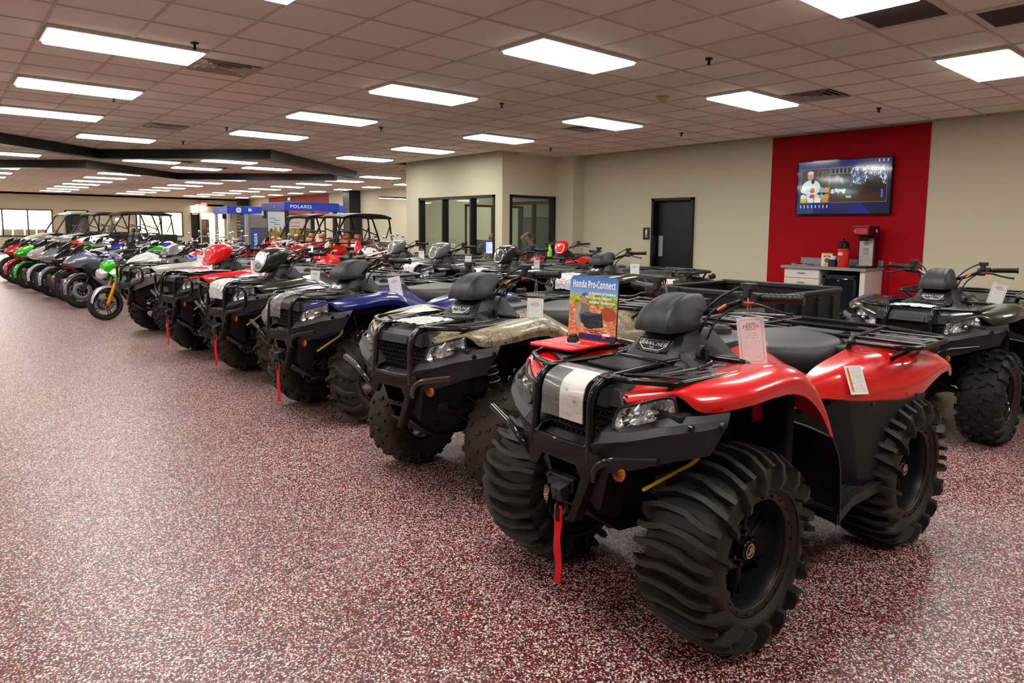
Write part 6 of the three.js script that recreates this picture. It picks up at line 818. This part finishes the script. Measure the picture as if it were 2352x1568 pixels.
  const g = decal(1.446, .822); g.rotateY(-Math.PI / 2); g.translate(-.0265, .004, 0); part('screen', g, new THREE.MeshPhysicalMaterial({ color: 0x05060c, roughness: .12, clearcoat: 1, clearcoatRoughness: .06, emissive: 0xffffff, emissiveMap: art, emissiveIntensity: .55 }), t);
  const l = new THREE.RectAreaLight(0x5a70c8, .3, 1.4, .8); l.name = 'screen_light'; l.position.set(-.04, 0, 0); l.rotation.y = Math.PI / 2; t.add(l);
  part('wall_bracket', box(.03, .4, .6, .04, 0, 0), M.darkSteel, t);
}

// ================================================================ OFFICE, PEOPLE, BACK OF THE HALL
function fieldMesh(bones, min, size, cell, k = .03) { // smooth union of tapered capsules, meshed
  const n = Math.ceil(size / cell) + 2, mc = new MarchingCubes(n, new THREE.MeshBasicMaterial(), false, false, 400000); mc.isolation = 0;
  const h = size / 2, c = V(min.x + h, min.y + h, min.z + h);
  const bs = bones.map(([a, b, r0, r1, sx]) => ({ a: V(...a), ab: V(...b).sub(V(...a)), r0, r1, l: Math.max(1e-9, V(...b).sub(V(...a)).lengthSq()), sx: sx ?? 1 }));
  for (let z = 0; z < n; z++) for (let y = 0; y < n; y++) for (let x = 0; x < n; x++) {
    const px = c.x + (x - n / 2) / (n / 2) * h, py = c.y + (y - n / 2) / (n / 2) * h, pz = c.z + (z - n / 2) / (n / 2) * h; let d = 1e3;
    for (const b of bs) { const ax = px - b.a.x, ay = py - b.a.y, az = pz - b.a.z, t = Math.max(0, Math.min(1, (ax * b.ab.x + ay * b.ab.y + az * b.ab.z) / b.l)), ux = (ax - b.ab.x * t) * b.sx, uy = ay - b.ab.y * t, uz = az - b.ab.z * t, e = Math.sqrt(ux * ux + uy * uy + uz * uz) - (b.r0 + (b.r1 - b.r0) * t); const q = Math.max(k - Math.abs(d - e), 0) / k; d = Math.min(d, e) - q * q * k * .25; }
    mc.field[z * n * n + y * n + x] = -d;
  }
  mc.update(); const g = new THREE.BufferGeometry(), cnt = mc.count; g.setAttribute('position', new THREE.Float32BufferAttribute(mc.positionArray.slice(0, cnt * 3), 3)); g.setAttribute('normal', new THREE.Float32BufferAttribute(mc.normalArray.slice(0, cnt * 3), 3)); g.scale(h, h, h); g.translate(c.x, c.y, c.z); return g;
}
M.skin = std(0xb9806a, .55); M.hairBrown = std(0x3a281c, .7); M.hairSandy = std(0x7a5a34, .75); M.shirtBlue = std(0x3f86ac, .75); M.shirtGrey = std(0x8a8d92, .8); M.jeans = std(0x252c3c, .8);
function hand(w, d, u, s) { // palm, four fingers and a thumb from the wrist w, along d, palm normal u
  const D = V(...d).normalize(), N = V(...u).normalize(), S = D.clone().cross(N).multiplyScalar(s), P = (a, b, c) => V(...w).addScaledVector(D, a).addScaledVector(S, b).addScaledVector(N, c).toArray(), o = [[P(0, 0, 0), P(.06, -.012, 0), .022, .022], [P(.02, .02, 0), P(.08, .024, 0), .016, .014], [P(.02, -.02, 0), P(.075, -.026, 0), .016, .013], [P(.02, 0, 0), P(.085, 0, 0), .018, .014]];
  [[.03, .036], [.01, .042], [-.011, .038], [-.03, .03]].forEach(([b, l]) => { o.push([P(.08, b, 0), P(.08 + l, b * 1.1, .008), .0095, .009], [P(.08 + l, b * 1.1, .008), P(.08 + l * 1.55, b * 1.1, .028), .009, .008]); });
  o.push([P(.02, .03, .004), P(.05, .055, .014), .012, .0105], [P(.05, .055, .014), P(.08, .062, .026), .0105, .009]); return o;
}
function seatedPerson(label, pos, turn, { hair, shirt, raised, cap }) {
  const t = thing('person', label, 'person', pos, turn);   // looks towards -x
  const sh = (s) => [0.02, .98, s * .19], el = raised ? [-.03, 1.24, .40] : [-.06, .72, .28], wr = raised ? [-.01, 1.345, .16] : [-.30, .70, .20], el2 = [-.08, .72, -.27], wr2 = [-.32, .72, -.16];
  const torso = [[[.06, .50, 0], [.05, .70, 0], .15, .15], [[.05, .70, 0], [.02, .92, 0], .15, .15], [[.02, .93, -.12], [.02, .93, .12], .095, .095], [sh(1), [.02, .93, .08], .075, .09], [sh(-1), [.02, .93, -.08], .075, .09]];
  const legs = [1, -1].flatMap((s) => [[[.06, .50, s * .1], [-.38, .50, s * .13], .095, .065], [[-.38, .50, s * .13], [-.36, .09, s * .13], .06, .042], [[-.36, .06, s * .13], [-.52, .04, s * .14], .042, .035]]);
  const neck = [[[.02, 1.0, 0], [-.005, 1.12, 0], .06, .052]], armR = [[sh(1), el, .055, .043], [el, wr, .043, .028]], armL = [[sh(-1), el2, .055, .043], [el2, wr2, .043, .028]];
  const body = fieldMesh([...torso, ...legs, ...neck, ...armR, ...armL], V(-.65, 0, -.75), 1.5, .0135, .035);
  const H0 = V(-.02, 1.21, 0), head = [[[0, .035, 0], [.02, .04, 0], .088, .085], [[-.03, -.045, 0], [-.055, -.075, 0], .058, .036], [[-.06, .0, -.026], [-.06, .0, .026], .042, .042], [[-.095, .012, 0], [-.112, -.018, 0], .010, .014], [[-.085, -.052, -.018], [-.085, -.052, .018], .011, .011], [[-.06, -.085, 0], [-.072, -.085, 0], .02, .018], ...[1, -1].flatMap((s) => [[[.005, .02, s * .085], [.01, -.015, s * .082], .016, .011], [[-.078, .03, s * .032], [-.08, .028, s * .036], .016, .016]]), [[-.01, -.08, 0], [.0, -.12, 0], .055, .055]].map(([a, b, r0, r1]) => [[a[0] + H0.x, a[1] + H0.y, a[2] + H0.z], [b[0] + H0.x, b[1] + H0.y, b[2] + H0.z], r0, r1]);
  const hg = fieldMesh(head, V(-.17, 1.05, -.15), .32, .0042, .022);
  const h1 = raised ? hand(wr, [-.02, -.02, -1], [0, -1, 0], 1) : hand(wr, [-1, 0, -.2], [0, -1, 0], 1), h2 = hand(wr2, [-1, 0, .2], [0, -1, 0], -1), hw = V(...wr), hx = V(...wr2);
  const hgA = fieldMesh([[el.map((v, i) => v + (wr[i] - v) * .7), wr, .031, .026], ...h1], raised ? hw.clone().add(V(-.12, -.13, -.18)) : hw.clone().add(V(-.2, -.12, -.12)), .25, .0045, .01), hgB = fieldMesh(h2, hx.clone().add(V(-.2, -.12, -.12)), .25, .0045, .01);
  const m = part('body', [body, hg, hgA, hgB], M.skin, t);
  const grow = (l, g) => l.map(([a, b, r0, r1]) => [a, b, r0 + g, r1 + g]), cut = (s, e, f) => [s, s.map((v, i) => v + (e[i] - v) * f)];
  const sl = (s, e) => { const [a, b] = cut(s, e, .55); return [a, b, .064, .06]; };
  part('shirt', fieldMesh([...grow(torso, .012), sl(sh(1), el), sl(sh(-1), el2)], V(-.55, .3, -.6), 1.2, .013, .035), shirt, m);
  part('trousers', fieldMesh(grow(legs.filter((_, i) => i % 3 < 2), .012).concat([[[.06, .52, -.06], [.06, .52, .06], .16, .16]]), V(-.7, .0, -.55), 1.1, .0135, .03), M.jeans, m);
  const hr = new THREE.SphereGeometry(.1, 28, 20); { const p = hr.attributes.position; for (let i = 0; i < p.count; i++) { let x = p.getX(i), y = p.getY(i), z = p.getZ(i); x = x * 1.06 + .012; z *= .93; if (y < -.02 + (x < -.03 ? (-x - .03) * 1.6 : 0)) { const s = .86; x *= s; z *= s; y = Math.max(y, -.07); } p.setXYZ(i, x, y + .045, z); } hr.computeVertexNormals(); hr.translate(H0.x, H0.y, H0.z); } part('hair', hr, hair, m);
  if (cap) { const c = new THREE.SphereGeometry(.108, 24, 12, 0, 6.3, 0, 1.5); c.scale(1.05, .95, .95); c.translate(H0.x + .01, H0.y + .055, 0); const b = cyl(.075, .08, .008, H0.x - .11, H0.y + .06, 0, 'y', 20); part('cap', [c, b], std(0xb08a52, .8), m); }
  return t;
}
seatedPerson('person in a blue shirt seated at the office desk with one hand on the head', [10.42, 0.03, -11.95], R(-65), { hair: M.hairBrown, shirt: M.shirtBlue, raised: true });
seatedPerson('person with a tan cap bending low behind the dark green headlight pod', [10.1, .0, -12.95], R(0), { hair: M.hairSandy, shirt: M.shirtGrey, raised: false, cap: true });
function officeChair(x, z, turn, label) { const t = thing('office_chair', label, 'chair', [x, 0, z], turn); part('seat', box(.46, .07, .46, .02, .42, 0, .03), M.plasticBlack, t); part('backrest', box(.05, .42, .42, .25, .74, 0, .02, 0, 0, -.1), M.plasticBlack, t); part('column', cyl(.025, .03, .34, 0, .24, 0), M.gloss, t); for (let i = 0; i < 5; i++) { const a = i / 5 * 6.283; part('leg', [sweep([[0, .1, 0], [Math.cos(a) * .28, .06, Math.sin(a) * .28]], .016, 6), ball(.03, Math.cos(a) * .28, .03, Math.sin(a) * .28)], M.gloss, t); } }
officeChair(10.46, -12.0, R(-65), 'black office chair under the person in the blue shirt'); officeChair(10.14, -12.95, R(0), 'black office chair under the person with the tan cap');
{
  const d = thing('office_desk', 'pale office desk inside the glazed office', 'desk', [9.45, 0, -12.75]); part('desktop', box(.6, .035, 1.6, 0, .735, 0, .006), std(0xc9c2b4, .5), d); for (const g of [-1, 1]) part('leg', box(.5, .71, .04, 0, .355, g * .76, .004), std(0x8d877c, .5), d); part('modesty_panel', box(.02, .4, 1.48, -.24, .5, 0), std(0x9a9488, .5), d);
  const scr = canvasTexture(128, 96, (x, w, h) => { x.fillStyle = '#e6e9f6'; x.fillRect(0, 0, w, h); x.fillStyle = '#2a2ab0'; x.fillRect(0, 0, w, 10); x.fillRect(0, 10, 26, h); x.fillStyle = '#b9c0e0'; for (let i = 0; i < 6; i++) x.fillRect(36, 20 + i * 12, 80 - (i % 3) * 18, 5); });
  const mon = (z, label, lit) => { const t = thing('computer_monitor', label, 'monitor', [9.5, .752, z], R(6)); part('shell', box(.03, .31, .34, 0, .30, 0, .008), M.plasticBlack, t); part('stand', [box(.02, .18, .05, .03, .12, 0, .004), box(.16, .012, .2, .02, .006, 0, .004)], M.plasticBlack, t); const g = decal(.31, .28); g.rotateY(-Math.PI / 2); g.translate(-.0165, .30, 0); if (lit) part('screen', g, new THREE.MeshStandardMaterial({ color: 0x040408, emissive: 0xffffff, emissiveMap: scr, emissiveIntensity: .9, roughness: .3 }), t); else part('back_cover', g, std(0x4a4a2c, .5), t); };
  mon(-12.69, 'computer monitor seen from its olive dark side in the office', false); mon(-12.33, 'computer monitor with a blue and white page in the office', true);
  const p = thing('cubicle_partition', 'dark grey cubicle partition inside the office', 'partition', [12.2, 0, -12.9]); part('panel', box(.08, 1.75, 2.9, 0, .875, 0, .01), std(0x46463f, .8), p); part('top_rail', box(.09, .03, 2.92, 0, 1.765, 0, .005), M.darkSteel, p);
  const ii = structure('window_6'); part('window_frame', [box(.1, .08, 2.6, 11.6, 2.13, -13.2), box(.1, 2.1, .08, 11.6, 1.07, -12.0), box(.1, 2.1, .08, 11.6, 1.07, -14.4), box(.1, 2.1, .07, 11.6, 1.07, -13.2)], M.frame, ii); part('pane', box(.008, 1.9, 1.1, 11.6, 1.1, -12.6), M.glass, ii); part('pane', box(.008, 1.9, 1.1, 11.6, 1.1, -13.8), M.glass, ii);
  const bk = ['brown', 'maroon', 'dark red', 'tan', 'black']; const bc = [0x4a2c1a, 0x5a1418, 0x7a1a1c, 0xa8894a, 0x141414]; bk.forEach((n, i) => { const b = single('binder', box(.2, .28, .038, 9.95 + i * .0, .89, -11.62 + i * .043, .004), std(bc[i], .6), `${n} binder standing in the row on the office desk`, 'binder', 'binders in the office'); b.position.set(0, 0, 0); });
  const bd = thing('side_desk', 'pale desk with binders just inside the office window', 'desk', [9.75, 0, -11.58]); part('desktop', box(.9, .03, .42, 0, .735, .05, .005), std(0xc9c2b4, .5), bd); for (const g of [-1, 1]) part('leg', box(.04, .72, .38, g * .4, .36, .05, .004), std(0x8d877c, .5), bd);
}
{ // green spray bottle, orange flag
  const b = thing('spray_bottle', 'lime green bottle standing on the small red four-wheeler front rack', 'bottle', [8.32, .972, -9.03]); part('body', lathe([[.001, 0], [.04, 0], [.044, .015], [.042, .10], [.036, .15], [.018, .18], [.016, .2]], 'y', 22), phys(0x86d84a, .3, { clearcoat: 1 }), b); part('cap', cyl(.02, .02, .03, 0, .212, 0, 'y', 16), std(0x7fd046, .4), b);
}
function pictureFrame(x, y, z, w, h, turn, label, cols) { const t = thing('wall_picture', label, 'picture', [x, y, z], turn); part('frame', box(w, h, .03, 0, 0, 0, .004), M.frame, t); const tx = canvasTexture(64, 64, (c) => { c.fillStyle = cols[0]; c.fillRect(0, 0, 64, 64); c.fillStyle = cols[1]; c.fillRect(10, 12, 44, 24); c.fillStyle = cols[2]; c.fillRect(10, 42, 30, 8); }); const g = decal(w - .05, h - .05); g.translate(0, 0, .0165); part('print', g, std(0xffffff, .6, 0, { map: tx }), t); }
pictureFrame(9.9, 1.55, -46.45, .5, .7, 0, 'orange print on the wall behind the far window', ['#e8dcc8', '#e08a3c', '#b84a2c']); pictureFrame(8.75, 1.45, -46.45, .6, .5, 0, 'dark grey framed notice behind the far window', ['#5a5a5c', '#8a8a8c', '#3a3a3c']);
for (let i = 0; i < 5; i++) { const t = thing('waiting_chair', ['far end', 'second', 'middle', 'fourth', 'door end'][i] + ' grey waiting chair in the line behind the back window', 'chair', [2.4 + i * .5, .0, -44.4], 0, 'waiting chairs behind the window'); part('seat', box(.44, .05, .42, 0, .62, .02, .02), M.grey, t); part('backrest', box(.44, .34, .05, 0, 1.02, -.2, .02), std(0x4a4640, .7), t); for (const [a, b] of [[-1, -1], [1, -1], [-1, 1], [1, 1]]) part('leg', cyl(.014, .014, .6, a * .19, .30, .02 + b * .18), M.gloss, t); }
{ const t = thing('red_stool', 'red topped tall stool behind the back window, beside the frame', 'stool', [4.45, 0, -43.9]); part('seat', cyl(.19, .17, .09, 0, 1.02, 0, 'y', 24), M.red, t); for (let i = 0; i < 4; i++) { const a = i * 1.571 + .78; part('leg', sweep([[Math.cos(a) * .12, .98, Math.sin(a) * .12], [Math.cos(a) * .22, 0, Math.sin(a) * .22]], .014, 6), M.gloss, t); } part('foot_ring', ring(.19, .01, 0, .4, 0, 'y'), M.gloss, t); }
function exitSign(x, y, z, turn, label, col) { const t = thing('exit_sign', label, 'exit sign', [x, y, z], turn); part('housing', box(.34, .2, .05, 0, 0, 0, .01), M.whitePlastic, t); const tx = canvasTexture(128, 72, (c) => { c.fillStyle = col; c.fillRect(0, 0, 128, 72); c.fillStyle = '#ffd8d0'; c.font = 'bold 52px sans-serif'; c.textAlign = 'center'; c.fillText('EXIT', 64, 55, 112); }); const g = decal(.32, .18); g.translate(0, 0, .0262); part('face', g, new THREE.MeshStandardMaterial({ color: 0, emissive: 0xffffff, emissiveMap: tx, emissiveIntensity: 1.3 }), t); const l = new THREE.RectAreaLight(col, .6, .3, .16); l.name = 'sign_light'; l.position.set(0, 0, .03); l.rotation.y = Math.PI; t.add(l); }
exitSign(11.9, 2.72, -42.46, 0, 'red lit exit sign high on the back wall over the corridor', '#f02a18');
exitSign(13.95, 2.88, -35.0, -Math.PI / 2, 'small green lit sign on the far red wall', '#2f7a3c');
{ const t = thing('vending_machine', 'dark grey vending machine in the corridor at the back', 'vending machine', [11.95, 0, -43.4]); part('cabinet', box(.75, 1.85, .7, 0, .925, 0, .02), std(0x4a4644, .4, .3), t); part('window', box(.5, .5, .02, -.05, 1.5, .355, .004), std(0x6a5a50, .2), t); part('dispenser', box(.5, .14, .02, -.05, .4, .355, .004), M.plasticBlack, t); part('keypad', box(.08, .2, .02, .29, 1.3, .355, .004), M.steel, t); }
{ const t = thing('wall_monitor', 'small black screen on the corridor wall above the vending machine', 'monitor', [13.0, 2.05, -42.0], 0); part('shell', box(.5, .36, .06, 0, 0, 0, .01), M.plasticBlack, t); part('arm', box(.05, .05, .5, 0, 0, -.27), M.darkSteel, t); }
{ const t = thing('corridor_light', 'small glowing lamp under the corridor ceiling at the back', 'ceiling light', [11.7, 2.66, -42.28]); part('housing', [box(.6, .04, .3, 0, .02, 0, .005), box(.1, .06, .12, 0, .04, -.12)], M.whitePlastic, t); part('diffuser', box(.56, .012, .26, 0, -.006, 0), glow(PANEL_COLOR, 4), t); const l = new THREE.RectAreaLight(PANEL_COLOR, 8, .55, .25); l.name = 'lamp_light'; l.position.set(0, -.02, 0); l.rotation.x = -Math.PI / 2; t.add(l);
  const c = new THREE.PointLight(0xffe6c8, 60, 0); c.name = 'corridor_glow'; c.position.set(12.4, 2.6, -44.6); c.shadow.radius = 8; const bl = thing('corridor_globe', 'round lamp inside the corridor at the back', 'lamp', [12.4, 2.6, -44.6]); part('globe', ball(.12, 0, 0, 0), glow(0xffe6c8, 3), bl); part('stem', cyl(.012, .012, .34, 0, .25, 0), M.steel, bl); c.position.set(0, 0, 0); bl.add(c);
  for (const x of [1.0, 3.6, 9.4]) { const q = thing('waiting_room_light', x < 2 ? 'round ceiling lamp in the waiting room, away from the door' : x < 5 ? 'round ceiling lamp in the waiting room by the red stool' : 'round ceiling lamp in the picture room at the back', 'lamp', [x, 2.7, -44.6]); part('globe', ball(.14, 0, 0, 0), glow(0xfff0dc, 3), q); part('stem', cyl(.012, .012, .2, 0, .2, 0), M.steel, q); const e = new THREE.PointLight(0xfff0dc, 75, 0); e.name = 'room_light'; e.shadow.radius = 8; q.add(e); } }
{ const t = thing('pendant_light', 'long slim pendant light hanging beside the office end', 'pendant light', [13.15, 2.56, -23]); part('housing', box(1.2, .05, .12, 0, .03, 0, .008), M.plasticBlack, t); part('diffuser', box(1.16, .016, .10, 0, -.004, 0), glow(PANEL_COLOR, 4), t); for (const g of [-1, 1]) part('wire', cyl(.003, .003, .42, g * .45, .26, 0), M.steel, t); const l = new THREE.RectAreaLight(PANEL_COLOR, 9, 1.15, .1); l.name = 'lamp_light'; l.position.set(0, -.02, 0); l.rotation.x = -Math.PI / 2; t.add(l); }
// blue display stands
const wordTex = (word, bg, size = 92) => canvasTexture(512, 128, (x, w, h) => { x.fillStyle = bg; x.fillRect(0, 0, w, h); x.fillStyle = '#f2f5ff'; x.textBaseline = 'middle'; x.textAlign = 'center'; x.save(); x.translate(w / 2, h / 2 + 4); x.scale(1.15, .9); x.font = `bold ${size}px sans-serif`; x.fillText(word, 0, 0, 420); x.restore(); });
const BLUE = std(0x0a3fd0, .4), BLUE2 = std(0x2c49a8, .4);
function fascia(t, name, w, h, d, x, y, z, word, bg, mat, side) { const m = part(name, box(w, h, d, x, y, z, .01), mat, t); if (word) { const k = Math.min(w * .62, h * 3.2), g = decal(k, h * .8); if (side) { g.rotateY(-Math.PI / 2); g.translate(x - w / 2 - .004, y, z + d * .1); } else g.translate(x - w / 2 + k * .62, y, z + d / 2 + .004); part('lettering', g, std(0xffffff, .45, 0, { map: wordTex(word, bg) }), m); } return m; }
{
  const t = thing('display_stand', 'blue fascia display stand with white lettering, dark posts and tree posters', 'display stand', [10.2, 0, -26.1]);
  fascia(t, 'front_fascia', 2.25, .33, .12, 1.125, 2.25, -.06, 'POLARIS', '#0a3fd0', BLUE); fascia(t, 'side_fascia', .12, .31, 2.3, .06, 2.245, -1.27, 'POLARIS', '#2c49a8', BLUE2, true); fascia(t, 'back_fascia', .8, .3, .12, 2.5, 2.22, -.9, null, '', BLUE2);
  for (const [x, z] of [[.12, -.12], [2.1, -.12], [.12, -2.3], [2.1, -2.3]]) part('post', box(.14, 2.1, .14, x, 1.05, z, .01), M.plasticBlack, t);
  const trees = (seed, sky) => canvasTexture(256, 512, (x, w, h) => { const r = rng(seed); x.fillStyle = sky; x.fillRect(0, 0, w, h); for (let i = 0; i < 300; i++) { x.fillStyle = ['#8a7434', '#a48a3c', '#5c5a2c', '#6d4a2c', '#b09a5a'][i % 5]; x.beginPath(); x.ellipse(r() * w, h * .4 + r() * h * .6, 6 + r() * 18, 14 + r() * 40, 0, 0, 7); x.fill(); } x.fillStyle = '#5a6066'; for (let i = 0; i < 4; i++) x.fillRect(30 + (i % 2) * 60, 70 + i * 22, 90, 7); });
  const pst = part('poster_panel', box(.7, 1.9, .05, -.35, 1.1, .05, .005), M.plasticGrey, t); const pg = decal(.64, 1.75); pg.translate(-.35, 1.15, .078); part('poster_print', pg, std(0xffffff, .6, 0, { map: trees(4, '#c3d2de') }), pst);
  const bp = part('back_panel', box(1.7, 1.9, .05, 1.15, 1.05, -2.2, .005), M.plasticGrey, t); const bg = decal(1.6, 1.7); bg.translate(1.15, 1.1, -2.17); part('poster_print', bg, std(0xffffff, .6, 0, { map: trees(9, '#d9c8bc') }), bp);
  const k = thing('banner_panel', 'dark grey panel with a tall blue vertical banner, before the display stand', 'banner', [8.95, 0, -25.4]); part('panel', box(.62, 1.75, .12, 0, .88, 0, .01), std(0x4a4a4e, .5), k); part('header', box(.6, .34, .02, 0, 1.58, .07, .004), std(0x75716c, .5), k); const vt = canvasTexture(64, 256, (x, w, h) => { x.fillStyle = '#1d40b4'; x.fillRect(0, 0, w, h); x.fillStyle = '#f0f3ff'; x.save(); x.translate(32, 128); x.rotate(-Math.PI / 2); x.font = 'bold 46px sans-serif'; x.textAlign = 'center'; x.textBaseline = 'middle'; x.fillText('RANGER', 0, 2, 220); x.restore(); }); const g = decal(.22, .95); g.translate(-.13, .88, .0625); part('blue_strip', g, std(0xffffff, .5, 0, { map: vt }), k);
  const s = thing('display_stand', 'smaller blue fascia display stand with a white badge and grey slatted wall', 'display stand', [9.0, 0, -29.0]);
  fascia(s, 'front_fascia', .85, .31, .12, .42, 2.12, -.06, null, '#0a3fd0', BLUE); fascia(s, 'side_fascia', .12, .3, 1.7, .06, 2.11, -.97, 'POLARIS', '#2c49a8', BLUE2, true); fascia(s, 'far_fascia', 1.3, .3, .12, 1.75, 2.2, -2.9, 'POLARIS', '#15309a', std(0x12309c, .4));
  { const tx = canvasTexture(128, 128, (x) => { x.fillStyle = '#0a3fd0'; x.fillRect(0, 0, 128, 128); x.fillStyle = '#f4f7ff'; x.beginPath(); x.roundRect(14, 14, 100, 100, 34); x.fill(); x.fillStyle = '#0a3fd0'; x.beginPath(); x.moveTo(64, 42); x.lineTo(70, 58); x.lineTo(86, 64); x.lineTo(70, 70); x.lineTo(64, 86); x.lineTo(58, 70); x.lineTo(42, 64); x.lineTo(58, 58); x.fill(); }); const q = decal(.26, .26); q.translate(.45, 2.12, .004); part('badge', q, std(0xffffff, .45, 0, { map: tx }), s); }
  for (const [x, z] of [[.08, -.1], [.78, -.1], [.08, -1.7]]) part('post', box(.12, 1.97, .12, x, .985, z, .008), M.silver, s); part('grey_wall', box(.75, 1.95, .06, 1.15, .98, -.4, .006), std(0x6a6462, .6), s);
  for (let i = 0; i < 12; i++) part('wall_slat', box(1.3, .12, .04, 1.9, .35 + i * .14, -2.8, .006), std(i % 4 ? 0x3c3b40 : 0x55555a, .5), s);
}
renderer.render(scene, camera);
